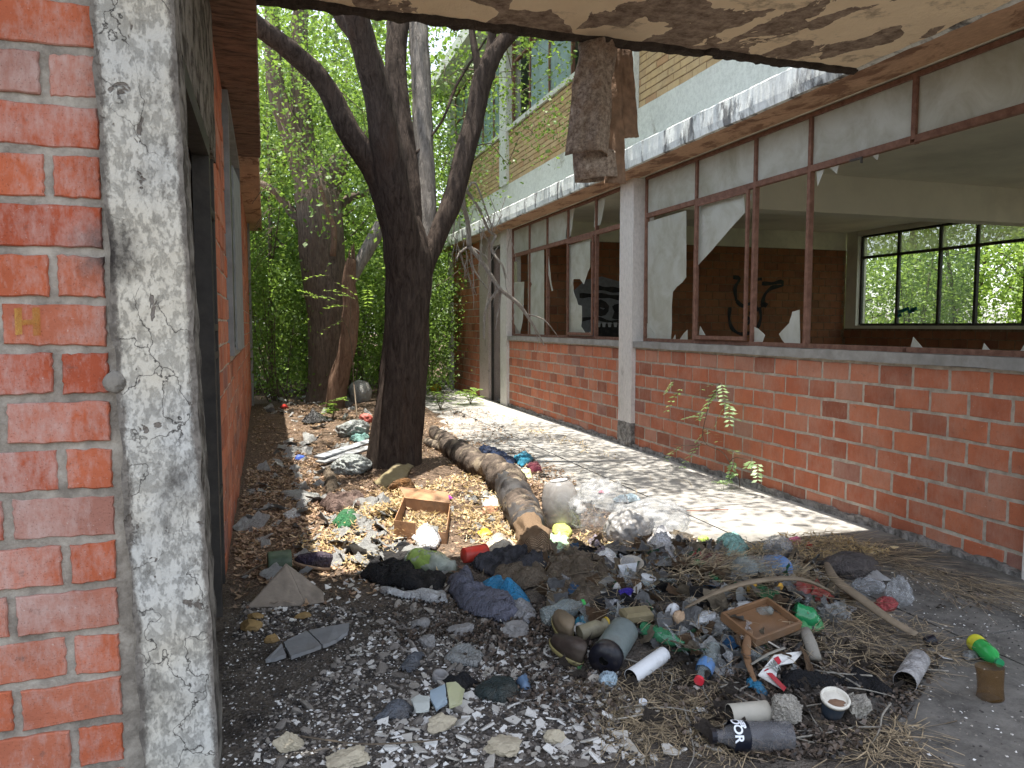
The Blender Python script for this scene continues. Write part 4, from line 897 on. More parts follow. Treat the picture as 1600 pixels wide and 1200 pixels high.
tuft((520, 655), 'small lime green sprout in the litter below the leaning broken trunk', 5, .16, .06, .28)
t_ = tuft((688, 640), 'dusty green weed at the right side of the big trunk', 5, .2, .05, .35, 'leaf')
pb = aty(545, 520, 11.5)
seedling('leaning_sapling', 'thin arching sapling with sparse yellow-green leaves in front of the broken trunk', on(560, 672), [[(*on(560, 672), .010), (*aty(553, 600, 11.3), .008), (*aty(545, 520, 11.4), .006), (*aty(510, 470, 11.3), .003), (*aty(470, 462, 11.2), .002)], [(*aty(545, 520, 11.4), .005), (*aty(548, 470, 11.4), .004), (*aty(540, 430, 11.4), .002)]],
    [(aty(x, y, 11.4), (U(-1, 1), U(-.5, .5), U(-.2, .5)), .38, 6) for x, y in ((540, 430), (520, 440), (500, 455), (470, 462), (530, 470), (545, 480), (500, 470), (515, 430), (560, 470), (540, 500), (575, 450), (590, 420))], 'leaf_lime', sz=.10)
# --- dead branch dangling in front of the windows
db = T('dead_branch', 'bleached dead branch hanging down from the tree in front of the far window', 'branch', aty(733, 385, 9.2))
mb = MB(); D = lambda *l: tube(mb, [(*aty(x, y, Y), r * 1.3) for x, y, Y, r in l], 7, .05, .1, 2.)
D((722, 285, 9.1, .022), (724, 320, 9.1, .022), (731, 350, 9.2, .022), (733, 385, 9.2, .026)); D((733, 385, 9.2, .024), (755, 412, 9.2, .02), (778, 448, 9.15, .02), (785, 455, 9.1, .018), (810, 475, 9.1, .018), (828, 500, 9.1, .013), (845, 528, 9.1, .008), (850, 540, 9.1, .004))
D((781, 453, 9.15, .018), (768, 465, 9.2, .015), (758, 490, 9.2, .013), (756, 530, 9.2, .008)); D((722, 290, 9.1, .016), (745, 320, 9.2, .014), (765, 362, 9.3, .012), (775, 368, 9.3, .01)); D((775, 368, 9.3, .014), (768, 390, 9.3, .012), (785, 415, 9.2, .011), (790, 435, 9.2, .01))
D((733, 385, 9.2, .012), (718, 395, 9.2, .01), (714, 408, 9.2, .006)); D((736, 390, 9.2, .012), (740, 420, 9.3, .009), (757, 445, 9.3, .007), (768, 460, 9.3, .005)); D((722, 300, 9.1, .012), (712, 330, 9.0, .009), (708, 370, 9.0, .005))
D((728, 300, 9.1, .012), (742, 285, 9.1, .01), (760, 330, 9.2, .008), (770, 360, 9.3, .005)); D((782, 456, 9.15, .012), (780, 480, 9.2, .009), (774, 515, 9.2, .004)); D((820, 490, 9.1, .009), (850, 500, 9.1, .006), (872, 526, 9.1, .003)); D((740, 388, 9.2, .01), (758, 400, 9.2, .007), (764, 408, 9.2, .004))
mb.build('branch', M['twig_pale'], db, smooth=True)
TW = [(U(700, 800), U(300, 440)) for _ in range(26)]
mb = MB()
for x, y, x2, y2 in tuple((a, b, a + U(-25, 30), b + U(30, 75)) for a, b in TW) + ((775, 448, 770, 480), (731, 400, 728, 440), (733, 405, 738, 455), (722, 410, 724, 436), (790, 430, 800, 470), (800, 470, 798, 505), (835, 515, 838, 550), (725, 290, 700, 330), (745, 330, 735, 300), (765, 380, 745, 350), (783, 460, 772, 500), (760, 340, 783, 365)):
    D2 = [(*aty(x, y, 9.15), .006), (*aty((x + x2) / 2 + U(-5, 5), (y + y2) / 2, 9.15), .004), (*aty(x2, y2, 9.15), .002)]; tube(mb, D2, 5, .05, .1, 2.)
mb.build('side_twigs', M['twig_pale'], db)
mb = MB()
for k in range(14):
    a = aty(395 + U(-4, 8), U(270, 430), 10.2); tube(mb, [(*a, .004), (*(a + Vector((.12, .1, .18))), .003), (*(a + Vector((.2 + U(0, .15), .2, U(.2, .5)))), .0015)], 4, .08)
tag(mb.build('dry_creeper', M['twig']), 'thin leafless creeper twigs on the corner of the left brick wall', 'creeper')
# ================= HANGING CARPET =================
mfab = Mt('matted_brown_carpet', rough=1., spec=.05); n = mfab.noise(34, 7, .8); k_ = mfab.mix(mfab.ramp(n, [(.38, 0.), (.66, 1.)]), (.16, .12, .095), (.55, .46, .38))
k_ = mfab.mix(mfab.ramp(mfab.noise(4, 5, .7), [(.5, 0.), (.68, .7)]), k_, (.19, .10, .055)); mfab.col(k_); mfab.bump(mfab.noise(60, 5, .8), 1., .012); mfab = mfab.m
mback = simple('brown_carpet_backing', (.28, .18, .12), .95, .45, 14, .8, .01, dirt=.35)
CH = T('hanging_carpet', 'old brown carpet strip hanging folded from the burnt edge of the canopy', 'carpet', aty(945, 75, 4.37))
def strip(name, L0, R0, L1, R1, Y, bulge, th, mats, nu=26, nv=34, bot=0, wav=.012, back=0):
    """panel between four photo points, bulging towards the viewer"""
    mb = MB(); vs = []; sd = R() * 30
    for sgn in (0, 1):
        for j in range(nv + 1):
            t = j / nv; a = Vector(aty(*L0, Y)).lerp(aty(*L1, Y), t); b = Vector(aty(*R0, Y)).lerp(aty(*R1, Y), t)
            for i in range(nu + 1):
                s = i / nu; p = a.lerp(b, s); d = bulge * math.sin(math.pi * s) * (.5 + .6 * t) + wav * noise.noise(Vector((s * 5 + sd, t * 4, 1))) + wav * .4 * noise.noise(Vector((s * 14, t * 14 + sd, 2)))
                z = .008 * noise.noise(Vector((s * 6, 3, sd))) * (t > .98) ; p = p + Vector((.012 * noise.noise(Vector((t * 4, sd, 0))) if i in (0, nu) else 0, 0, z))
                vs.append(p + Vector((0, -d + (th if sgn else 0), 0)))
    N_ = (nu + 1) * (nv + 1); I = lambda s_, j, i: s_ * N_ + j * (nu + 1) + i; fs = []; fb = []
    for j in range(nv):
        for i in range(nu): fs.append((I(0, j, i), I(0, j + 1, i), I(0, j + 1, i + 1), I(0, j, i + 1))); fb.append((I(1, j, i), I(1, j, i + 1), I(1, j + 1, i + 1), I(1, j + 1, i)))
        for i in (0, nu): fb.append((I(0, j, i), I(1, j, i), I(1, j + 1, i), I(0, j + 1, i)) if i == 0 else (I(0, j, i), I(0, j + 1, i), I(1, j + 1, i), I(1, j, i)))
    for i in range(nu): fb.append((I(0, nv, i), I(1, nv, i), I(1, nv, i + 1), I(0, nv, i + 1)))
    mb.add(vs, fs, 0); o = len(mb.v) - len(vs)
    for q in fb: mb.f.append(q); mb.m.append(1); mb.t.append(.5)
    return mb.build(name, mats, CH, smooth=True)
strip('outer_fold', (905, 66), (962, 66), (884, 242), (950, 246), 4.33, .15, .014, [mfab, mback], wav=.035)
strip('back_fold', (956, 70), (986, 72), (958, 218), (999, 214), 4.42, .01, .012, [mback, mback])
strip('middle_fold', (948, 70), (972, 70), (944, 286), (976, 288), 4.40, .02, .012, [mback, mback])
mb = MB(); c0 = aty(930, 236, 4.40); c1 = aty(934, 280, 4.40); r_ = 38 * mpp(c0)
vs = []; nv, nu = 10, 48
for j in range(nv + 1):
    for i in range(nu + 1):
        a = 2 * math.pi * i / nu * 1.12; rr = r_ * (1 - .13 * i / nu) * (1 + .04 * noise.noise(Vector((math.cos(a) * 2, math.sin(a) * 2, j * .3)))); c = c0.lerp(c1, j / nv)
        vs.append(c + Vector((rr * math.cos(a) , rr * .75 * math.sin(a) + .01, .018 * math.cos(a) * (j / nv))))
fs = [(j * (nu + 1) + i, (j + 1) * (nu + 1) + i, (j + 1) * (nu + 1) + i + 1, j * (nu + 1) + i + 1) for j in range(nv) for i in range(nu)]; mb.add(vs, fs)
o = mb.build('rolled_end', mfab, CH, smooth=True); md = o.modifiers.new('t', 'SOLIDIFY'); md.thickness = .012
for k in range(9):
    a = aty(905 + k * 8 + U(-2, 2), 282, 4.4); mb = MB(); tube(mb, [(*a, .0008), (*(a + Vector((U(-.01, .01), 0, -U(.02, .09)))), .0005)], 3, .1); mb.build('loose_thread', M['twig'], CH)

# ================= FALLEN ROLL =================
RL = T('rolled_carpet', 'long wrinkled brown roll with tan ribbed end, lying from tree foot to litter heap', 'carpet roll', on(760, 760))
def rl(lst):
    out = []
    for x, y, wpx in lst:
        wpx *= .76
        p = on(x, y + wpx * .35, 0); r = wpx * mpp(p) / 2; p = on(x, y, r * .7); out.append((*p, r))
    return out
P_ = rl([(677, 672, 20), (695, 690, 34), (715, 705, 46), (745, 722, 54), (775, 738, 58), (800, 762, 62), (815, 795, 66), (824, 820, 66)])
mroll = Mt('wrinkled_brown_hide', rough=.85, spec=.2); n = mroll.noise(9, 7, .75, dist=.5); k_ = mroll.mix(mroll.ramp(n, [(.36, 0.), (.64, 1.)]), (.022, .018, .015), (.13, .10, .08)); k_ = mroll.mix(mroll.ramp(mroll.noise(5, 5, .7), [(.54, 0.), (.66, .8)]), k_, (.34, .28, .20)); mroll.col(k_); mroll.bump(mroll.noise(28, 6, .7), .9, .012); mroll = mroll.m
mb = MB(); Q = path(P_, .018); u = None; vs = []; seg = 36; L_ = 0
for i, (q, r) in enumerate(Q):
    d = (Q[min(i + 1, len(Q) - 1)][0] - Q[max(i - 1, 0)][0]).normalized()
    if u is None: u = frame(d)[0]
    u = (u - d * u.dot(d)).normalized(); v = d.cross(u); L_ += .018
    for k in range(seg):
        a = 2 * math.pi * k / seg; wr = ridged(Vector((math.cos(a) * .9, math.sin(a) * .9, L_ * 9)), 3); bd = noise.noise(Vector((math.cos(a) * .5, math.sin(a) * .5, L_ * 3.5)))
        vs.append(q + (u * math.cos(a) + v * math.sin(a)) * r * (.88 + .22 * wr + .38 * bd + .05 * noise.noise(Vector((math.cos(a) * 4, math.sin(a) * 4, L_ * 25)))))
n = len(Q); mb.add(vs, [(i * seg + k, i * seg + (k + 1) % seg, (i + 1) * seg + (k + 1) % seg, (i + 1) * seg + k) for i in range(n - 1) for k in range(seg)] + [tuple(range(seg - 1, -1, -1)), tuple(range((n - 1) * seg, n * seg))])
mb.build('roll', mroll, RL, smooth=True)
mtan = Mt('ribbed_tan_cloth', rough=.95, spec=.1); wv = mtan.N.new('ShaderNodeTexWave'); wv.inputs['Scale'].default_value = 26; wv.inputs['Distortion'].default_value = 1.2; wv.bands_direction = 'Y'; mtan.L(mtan.co(), wv.inputs[0])
mtan.col(mtan.mix(wv.outputs[1], (.09, .06, .04), (.32, .22, .14))); mtan.bump(wv.outputs[1], .9, .008); mtan = mtan.m
mb = MB(); P2 = rl([(826, 824, 58), (833, 840, 66), (838, 858, 62), (841, 868, 26)]); tube(mb, P2, 40, .012, .14, 1.6, .3); mb.build('ribbed_end', mtan, RL, smooth=True)
mb = MB(); P3 = rl([(796, 756, 62), (806, 778, 68), (817, 800, 70), (826, 824, 66)]); tube(mb, P3, 32, .012, .10, 2., .1); mb.build('dark_wrap', simple('dark_grey_wrap', (.05, .048, .05), .6, .4, 9, .8), RL, smooth=True)
mb = MB(); P4 = rl([(667, 690, 16), (680, 696, 20), (700, 702, 24)]); tube(mb, P4, 14, .02, .1, 1.); mb.build('torn_end', mroll, RL, smooth=True)

# ================= LITTER =================
G = {}
def mat(name, *a, **k):
    if name not in G:
        if any(q in name for q in ('cloth', 'bag', 'rag', 'scrap', 'denim', 'sack', 'tarp', 'foil', 'crumpled', 'tissue', 'wrapper', 'print', 'dirty_white', 'blue_plastic', 'pale_grey', 'net', 'sheet')): k['wr'] = 1
        k.setdefault('dirt', .6); G[name] = simple(name, *a, **k)
    return G[name]
def single(mb, name, mt, label, cat, group=None, smooth=True, loc=None):
    return tag(mb.build(name, mt, smooth=smooth, loc=loc), label, cat, group)
def cloth(name, cat, label, poly, mt, lift=.04, amp=.03, fr=8., res=.015, solid=.003, stretch=(1, 1), group=None, smooth=True, lipn=.03):
    mb = MB(); drape(mb, poly, lift, amp, fr, res, stretch=stretch, lipn=lipn); o = single(mb, name, mt, label, cat, group, smooth)
    if solid: s = o.modifiers.new('s', 'SOLIDIFY'); s.thickness = solid
    return o
def wad(name, cat, label, x, y, wpx, hpx, mt, dep=1., amp=.35, fr=1.7, sub=4, smooth=True, group=None, rz=0, sink=.3, planes=0):
    """crumpled lump whose middle is at a photo point"""
    b = on(x, y + hpx * .4); k = mpp(b); sx, sz = wpx * k / 2, hpx * k / 2; mb = MB()
    if any(q in name for q in ('rag', 'jacket', 'garment', 'grey_bag', 'black_bag', 'net_bag', 'blue_bag', 'wrapper', 'strip')) and not planes and y > 640:
        n_ = 13; P = []; ph = U(0, 9)
        for i in range(n_): a = 6.2832 * i / n_; q = 1 + .38 * math.sin(3 * a + ph) * R() + U(-.28, .22); P.append((b.x + sx * q * math.cos(a + rz), b.y + sx * dep * .4 + max(sx * dep, sz) * q * math.sin(a + rz)))
        mb.v = []; drape(mb, P, sz * 1.5, sz * .55, 1.1 / sx ** .5 * 2.2, max(.006, sx / 16), world=True, lipn=.04); o = single(mb, name, mt, label, cat, group, True); sd_ = o.modifiers.new('s', 'SOLIDIFY'); sd_.thickness = .002; return o
    blob(mb, (b.x, b.y + sx * dep * .3, b.z + sz * (1 - sink)), sx, sx * dep, sz, sub, amp, fr, rz, planes=planes); return single(mb, name, mt, label, cat, group, smooth)
black = lambda: mat('black_cloth', (.012, .012, .014), .9, .3, 8, .5, dirt=.25)
blackbag = lambda: mat('black_bin_bag', (.012, .012, .014), .3, .3, 8, .5, dirt=.2, spec=.6)
clearp = clear('cloudy_clear_plastic', (.60, .61, .62), .27, .12); clear2 = clear('grey_clear_plastic', (.34, .33, .32), .6, .25); bottlep = clear('clear_bottle_plastic', (.5, .56, .55), .22, .08, False)
# cardboard box with one flap open, half buried
cbm = mat('brown_cardboard', (.38, .21, .11), .85, .2, 12, .3)
b = on(655, 838); CB = T('cardboard_box', 'open brown cardboard box with torn flaps and dry leaves, in the sun before the tree', 'box', b); k = mpp(b)
def wall(par, name, p, q, z0, z1, mt, th=.005):
    mb = MB(); p = Vector(p); q = Vector(q); n_ = (q - p).cross(Vector((0, 0, 1))); prism(mb, [p + Vector((0, 0, z0)), q + Vector((0, 0, z0)), q + Vector((0, 0, z1)), p + Vector((0, 0, z1))], n_, th); return mb.build(name, mt, par)
c1, c2, c3, c4 = on(617, 838), on(697, 850), on(703, 806), on(633, 797); 
wall(CB, 'side', c1, c1.lerp(c2, .42), -.03, .11, cbm); wall(CB, 'side', c1.lerp(c2, .6), c2, -.03, .075, cbm); wall(CB, 'side', c2, c3, -.03, .095, cbm); wall(CB, 'side', c3, c4, -.03, .095, cbm); wall(CB, 'side', c4, c1, -.03, .11, cbm)
mb = MB(); a_ = c4 + Vector((0, 0, .088)); e_ = c3 + Vector((0, 0, .092)); prism(mb, [a_, e_, e_ + Vector((.02, .16, .05)), a_ + Vector((-.02, .15, .06))], (0, 0, 1), .005); mb.build('flap', cbm, CB)
mb = MB(); a_ = c1.lerp(c2, .62) + Vector((0, -.006, .05)); e_ = c1.lerp(c2, .84) + Vector((0, -.006, .05)); prism(mb, [a_, e_, e_ + Vector((0, -.02, .065)), a_ + Vector((0, -.02, .065))], (0, -1, 0), .002); mb.build('label', mat('white_label', (.75, .74, .70), .7), CB)
cloth('paper_wad', 'paper', 'white crumpled tissue against the front of the open cardboard box', [(645, 842), (668, 832), (690, 846), (682, 862), (655, 862)], mat('white_tissue', (.78, .78, .77), .9, .1, 9, .4, dirt=.15), .05, .05, 14, .012)
# soft translucent bottle with rings, and the green liquid tint
def axis_item(A, Bp, wpx, lift=None):
    a = on(*A); r = wpx * mpp(a) / 2; a = on(*A, lift=r * .85 if lift is None else lift); b2 = on(*Bp, lift=r * .85 if lift is None else lift); return a, b2, r
def bottle(name, label, A, Bp, wpx, mt, cap=None, neck=.36, dent=.06, body=None, labelm=None, lab=(.3, .6), cat='bottle', capr=1.1, lift=None):
    a, b2, r = axis_item(A, Bp, wpx, lift); d = b2 - a; L_ = d.length; t = T(name, label, cat, on(*A))
    mb = MB(); pr = [(0, r * .3), (.01, r * .8), (.03 * L_ + .005, r)] + [(L_ * (.06 + .56 * i / 10), r * (1 + .015 * math.sin(i * 2.1))) for i in range(11)] + [(L_ * .74, r * .86), (L_ * .83, r * .58), (L_ * .89, r * neck), (L_ * .96, r * neck * .95)]
    lathe(mb, a, d, pr, 26, dent=dent, sd=R() * 9, capend=cap is None); mb.build('body', mt, t, smooth=True)
    if cap: mb = MB(); lathe(mb, a + d * .955, d, [(0, r * neck * capr), (L_ * .06, r * neck * capr), (L_ * .062, .0)], 18); mb.build('cap', cap, t, smooth=False)
    if labelm: mb = MB(); lathe(mb, a, d, [(L_ * (lab[0] + (lab[1] - lab[0]) * i / 8), r * 1.025) for i in range(9)], 26, dent=dent * .6, sd=3); mb.build('label', labelm, t, smooth=True)
    return t, a, d, r, L_
softg = clear('milky_plastic', (.55, .60, .52), .5, .2)
t, a, d, r, L_ = bottle('squashed_bottle', 'milky yellow-green bottle with embossed rings, lying in front of the cardboard box', (640, 876), (712, 886), 40, softg, neck=.5, dent=.22, lift=.035, labelm=clear('yellow_green_tint', (.42, .60, .14), .55, .3), lab=(.12, .6))
mb = MB()
for i in range(3):
    for j in range(2):
        f, g_, _ = frame(d); c = a + d * (.22 + .13 * i) + (Vector((0, 0, 1)) * .75 - Vector((0, 1, 0)) * (.35 + .45 * j)).normalized() * r * 1.0
        lathe(mb, c, (0, -.5, 1), [(0, .011), (.002, .012), (.002, .008), (0, .007)], 14)
mb.build('embossed_rings', mat('grey_print', (.35, .38, .33), .6), t)
# red cup and cream jar
A, b2, r = axis_item((724, 868), (757, 864), 26); t = T('red_cup', 'bright red plastic cup lying on its side in the sun beside the cream sack', 'cup', A)
mb = MB(); lathe(mb, A, b2 - A, [(0, r * .8), (.002, r * .86), ((b2 - A).length * .5, r * .95), ((b2 - A).length, r)], 24, dent=.04); o = mb.build('body', mat('red_plastic', (.62, .04, .025), .4, .15), t, smooth=True)
mb = MB(); lathe(mb, b2, b2 - A, [(0, r * 1.0), (.0, r * 1.06), (.006, r * 1.06), (.006, r * .97)], 24); mb.build('rim', mat('red_plastic', (.62, .04, .025), .4), t)
cloth('cloth_sack', 'sack', 'cream cloth bundle right of the red cup, in the sun', [(760, 852), (790, 846), (812, 862), (805, 884), (772, 886), (758, 872)], mat('cream_cloth', (.60, .54, .44), .95, .2, 8, .5), .075, .03, 7)
cloth('black_shirt', 'clothing', 'black crumpled garment trailing along the shadow edge left of the milky bottle', [(560, 905), (600, 868), (640, 862), (650, 900), (700, 905), (690, 930), (640, 925), (600, 920)], black(), .03, .03, 9)
cloth('black_and_white_cloth', 'clothing', 'black cloth with pale streaks lying right of the cream bundle', [(735, 888), (790, 872), (850, 866), (862, 890), (820, 908), (770, 905)], mat('streaked_black_cloth', (.05, .05, .06), .8, .6, 22, .8, dirt=.1), .05, .04, 9)
cloth('white_plastic_strip', 'plastic', 'white plastic sheet curling along the front of the black garment', [(590, 918), (640, 928), (700, 930), (700, 945), (640, 942), (600, 932)], mat('dirty_white_plastic', (.60, .61, .62), .5, .2, 12, .5), .03, .012, 7)
cloth('grey_trousers', 'clothing', 'grey-blue trousers lying twisted from the sunlit edge into the shade', [(703, 905), (738, 893), (745, 930), (800, 945), (815, 965), (795, 980), (745, 968), (715, 950), (700, 925)], mat('grey_blue_denim', (.15, .155, .20), .95, .3, 10, .7, dirt=.3), .045, .04, 9)
cloth('blue_plastic_bag', 'bag', 'bright blue speckled plastic bag on the grey trousers', [(752, 912), (785, 906), (815, 925), (832, 948), (812, 952), (775, 935), (755, 930)], mat('blue_plastic', (.02, .26, .52), .35, .2, 20, .5, dirt=.25, spec=.5), .10, .03, 10)
cloth('grey_sheet_scrap', 'paper', 'dull grey-white folded sheet sticking out below the blue bag', [(785, 948), (830, 946), (842, 968), (820, 978), (795, 970)], mat('grey_sheet', (.36, .36, .37), .8, .15), .09, .02, 8)
cloth('brown_sack', 'sack', 'large flat brown sackcloth in the middle of the heap', [(850, 905), (885, 868), (925, 880), (960, 890), (945, 930), (925, 965), (880, 962), (862, 930)], mat('brown_sackcloth', (.16, .125, .09), .98, .3, 16, .7, dirt=.25), .05, .04, 7, stretch=(1, .6))
cloth('brown_sack', 'sack', 'folded brown cloth just left of the large flat sackcloth', [(765, 900), (850, 888), (862, 915), (820, 925), (775, 916)], mat('brown_sackcloth', (.14, .10, .075)), .06, .03, 8)
wad('black_jacket', 'clothing', 'dark charcoal garment bunched up right of the brown sackcloth', 955, 915, 55, 75, mat('charcoal_cloth', (.03, .03, .035), .95, .3, 8, .8, dirt=.25), .8, .4, 1.4, smooth=True)
wad('black_garment', 'clothing', 'black tangled garment at the upper edge of the heap, left of the white folded cloth', 915, 860, 50, 34, black(), .8, .5, 1.8)
cloth('striped_cloth', 'clothing', 'purple-grey and white striped cloth beside the black tangled garment', [(918, 850), (935, 842), (950, 868), (955, 885), (930, 880)], mat('purple_grey_cloth', (.30, .26, .32), .9, .6, 30, .6), .06, .03, 12, res=.011)
cloth('white_folded_cloth', 'cloth', 'white folded cloth corner catching light at the top of the heap', [(920, 882), (938, 862), (965, 872), (975, 890), (940, 896)], mat('white_tissue', (.78, .78, .77)), .07, .02, 8)
b = on(978, 900); CP_ = T('paper_cup_shell', 'cream open cardboard collar standing on the top of the heap', 'carton', b); mb = MB()
lathe(mb, b + Vector((0, 0, -.01)), (.25, -.3, 1), [(0, .055), (.05, .075), (.10, .10)], 22, flat=.6); o = mb.build('body', mat('cream_card', (.55, .50, .42), .8), CP_, smooth=True); o.modifiers.new('s', 'SOLIDIFY').thickness = .003
mb = MB(); p = on(980, 908, .01); prism(mb, [p + Vector(q) for q in ((-.055, 0, .09), (.06, .01, .09), (.025, -.015, -.01), (-.01, -.015, -.012))], (0, -1, 0), .004); tag(mb.build('foam_wedge', mat('white_foam', (.70, .71, .72), .8)), 'white wedge of foam standing point down below the cream collar', 'foam piece')
b = on(1008, 920); CF = T('foam_cup', 'white foam cup leaning in the heap right of the white wedge', 'cup', b); mb = MB(); lathe(mb, b, (.2, -.2, 1), [(0, .022), (.03, .028), (.06, .033)], 18); mb.build('body', mat('white_foam', (.70, .71, .72)), CF, smooth=True); mb = MB(); lathe(mb, b + Vector((.2, -.2, 1)).normalized() * .06, (.2, -.2, 1), [(0, .033), (0, .037), (.004, .037), (.004, .033)], 18); mb.build('rim', mat('white_foam', (.70, .71, .72)), CF)
# clear bags
def bag(label, x, y, wpx, hpx, mt, dep=.8, amp=.35, fr=1.3, rz=0, name='plastic_bag'): return wad(name, 'bag', label, x, y, wpx, hpx, mt, dep, amp * 1.0, fr * .95, 5, True, None, rz, .25)
b = on(882, 822); k = mpp(b); t = T('plastic_drum_bag', 'cloudy grey plastic container with a round ringed end, beside the tan roll end', 'container', b)
mb = MB(); lathe(mb, b + Vector((0, .02, 0)), (-.10, .12, 1), [(0, .13), (.05, .15), (.14, .15), (.22, .14), (.29, .115), (.32, .08), (.325, .05), (.318, .03)], 36, dent=.05, flat=.9, capend=True); mb.build('body', clear2, t, smooth=True)
mb = MB(); q = b + Vector((-.03, .04, .318)); lathe(mb, q, (-.10, .12, 1), [(0, .066), (.008, .062), (.008, .052), (.002, .048)], 30); mb.build('ring', mat('cloudy_ring', (.5, .5, .49), .4), t, smooth=True)
bag('big clear crinkled plastic bag right of the grey ringed container', 940, 798, 82, 88, clearp, .7, .4, 1.5)
bag('clear plastic bag full of air behind the black bin bag, rightmost clear bag', 1018, 812, 110, 66, clearp, .6, .3, 1.3)
bag('grey see-through bag between the two big clear bags', 985, 825, 70, 56, clear2, .7, .35, 1.4)
wad('blue_wrapper', 'wrapper', 'pale blue wrapper showing inside the clear bags', 985, 775, 46, 26, mat('pale_blue_foil', (.40, .52, .60), .3, .2, spec=.6), .6, .5, 2.); wad('pink_wrapper', 'wrapper', 'small pink wrapper on top of the clear bag', 943, 768, 16, 9, mat('pink_plastic', (.70, .18, .28), .5), .6, .4, 2., 3)
cloth('white_and_black_bag', 'bag', 'white plastic bag with black blotches at the top of the heap', [(1000, 858), (1020, 842), (1050, 846), (1062, 872), (1050, 888), (1015, 872)], mat('white_carrier_bag', (.62, .62, .64), .4, .3, 6, .5, dirt=.6), .08, .05, 9)
wad('black_bag', 'bag', 'shiny black bin bag right of the white bag with black blotches', 1076, 862, 52, 56, blackbag(), .8, .5, 1.6)
cloth('teal_rag', 'cloth', 'pale teal and lilac rag at the right shoulder of the heap', [(1118, 850), (1150, 842), (1172, 858), (1165, 880), (1130, 876)], mat('teal_cloth', (.30, .55, .50), .8, .3, 8, .5), .06, .04, 10)
cloth('red_wrapper', 'wrapper', 'white and red printed wrapper next to the teal rag', [(1072, 872), (1100, 862), (1112, 872), (1098, 884), (1080, 888)], mat('red_print', (.45, .08, .08), .6, .5, 18), .05, .02, 9)
cloth('maroon_cloth', 'cloth', 'dark maroon cloth under the teal rag', [(1090, 888), (1125, 878), (1150, 886), (1120, 900)], mat('maroon_cloth', (.16, .03, .05), .9), .05, .03, 9)
wad('green_packet', 'packet', 'small lime green packet behind the black bin bag', 1100, 843, 18, 12, mat('lime_plastic', (.45, .60, .12), .5), .6, .3, 1.5, 3)
bottle('clear_bottle', 'clear dented bottle with a blue label among the bags on the right of the heap', (1158, 892), (1250, 888), 40, bottlep, neck=.4, dent=.2, labelm=mat('blue_label', (.10, .22, .45), .5), lab=(.45, .6), lift=.06)
wad('clear_bag_knot', 'bag', 'small clear plastic knot beside the dry straw at the edge of the sunlight', 1218, 858, 42, 36, clearp, .8, .4, 1.6)
wad('pink_scrap', 'wrapper', 'pale pink scrap lying in the sunlit straw', 1243, 845, 20, 12, mat('pink_plastic', (.70, .18, .28)), .7, .4, 1.8, 3)
wad('red_scrap', 'wrapper', 'tiny red scrap at the edge of the sunlit straw', 1265, 853, 11, 10, mat('bright_red_scrap', (.6, .03, .02), .5), .7, .3, 1.8, 3)
wad('grey_sack', 'sack', 'dark grey stuffed sack lying in shade at the right end of the heap', 1335, 884, 92, 42, mat('grey_sackcloth', (.10, .085, .08), .95, .3, 9, .6), .6, .2, 1.1, smooth=True)
wad('grey_bag', 'bag', 'thin grey bag just behind the stuffed sack', 1372, 895, 40, 34, clear2, .7, .3, 1.4)
wad('net_bag', 'bag', 'green net bag in the middle of the right side of the heap', 1205, 925, 46, 40, mat('green_net', (.03, .16, .06), .6, .4, 20, .8), .7, .4, 1.6); wad('orange_flap', 'packet', 'orange-yellow packet edge sticking out beside the green net bag', 1220, 922, 12, 24, mat('orange_plastic', (.65, .35, .04), .5), .5, .3, 1.4, 3); wad('orange_packet', 'packet', 'orange-yellow packet half hidden left of the green net bag', 1176, 918, 18, 18, mat('orange_plastic', (.65, .35, .04)), .5, .3, 1.4, 3)
bottle('red_bottle', 'dark red plastic bottle lying under the palm stalk', (1245, 922), (1302, 936), 26, mat('dark_red_plastic', (.26, .03, .025), .35, .3, spec=.6), neck=.4, dent=.1)
bottle('green_bottle', 'dark green plastic bottle below the brown drawer', (1238, 955), (1282, 972), 34, clear('dark_green_plastic', (.02, .22, .08), .85, .15, False), neck=.4, dent=.15)
cloth('green_plastic', 'plastic', 'bright green plastic scrap just below the dark green bottle', [(1245, 975), (1280, 968), (1290, 985), (1262, 998), (1240, 990)], mat('green_plastic', (.06, .26, .09), .5), .05, .03, 10)
bag('white clear bag draped at the right end of the heap beside the palm stalk', 1405, 928, 44, 44, clearp, .6, .4, 1.6); bag('crumpled translucent bag below the stuffed sack', 1358, 918, 46, 24, clearp, .7, .4, 1.6)
wad('red_white_pack', 'packet', 'red and white crushed packet under the palm stalk', 1385, 945, 40, 24, mat('red_print', (.45, .08, .08)), .6, .35, 1.5)
# brown drawer
b = on(1188, 975, .05); k = mpp(b); rz = .25; Mx = Matrix.Translation(b) @ Matrix.Rotation(rz, 4, 'Z') @ Matrix.Rotation(.28, 4, 'X') @ Matrix.Rotation(-.06, 4, 'Y')
dm = mat('brown_veneer', (.20, .105, .05), .7, .3, 7, .3); t = T('wooden_drawer', 'shallow brown wooden drawer lying tilted on the right part of the heap', 'drawer', b); ww, dd = 96 * k, .17
mb = MB(); rbox(mb, Mx, ww, dd, .008, .002); mb.build('bottom_panel', dm, t)
for nm, px_, sx, sy in (('side', (0, -dd / 2 - .006, -.006), ww + .02, .012), ('side', (0, dd / 2 + .006, -.006), ww + .02, .012), ('side', (-ww / 2 - .006, 0, -.006), .012, dd), ('side', (ww / 2 + .006, 0, -.006), .012, dd)):
    mb = MB(); rbox(mb, Mx @ Matrix.Translation(px_), sx, sy, .042, .002); mb.build(nm, dm, t)
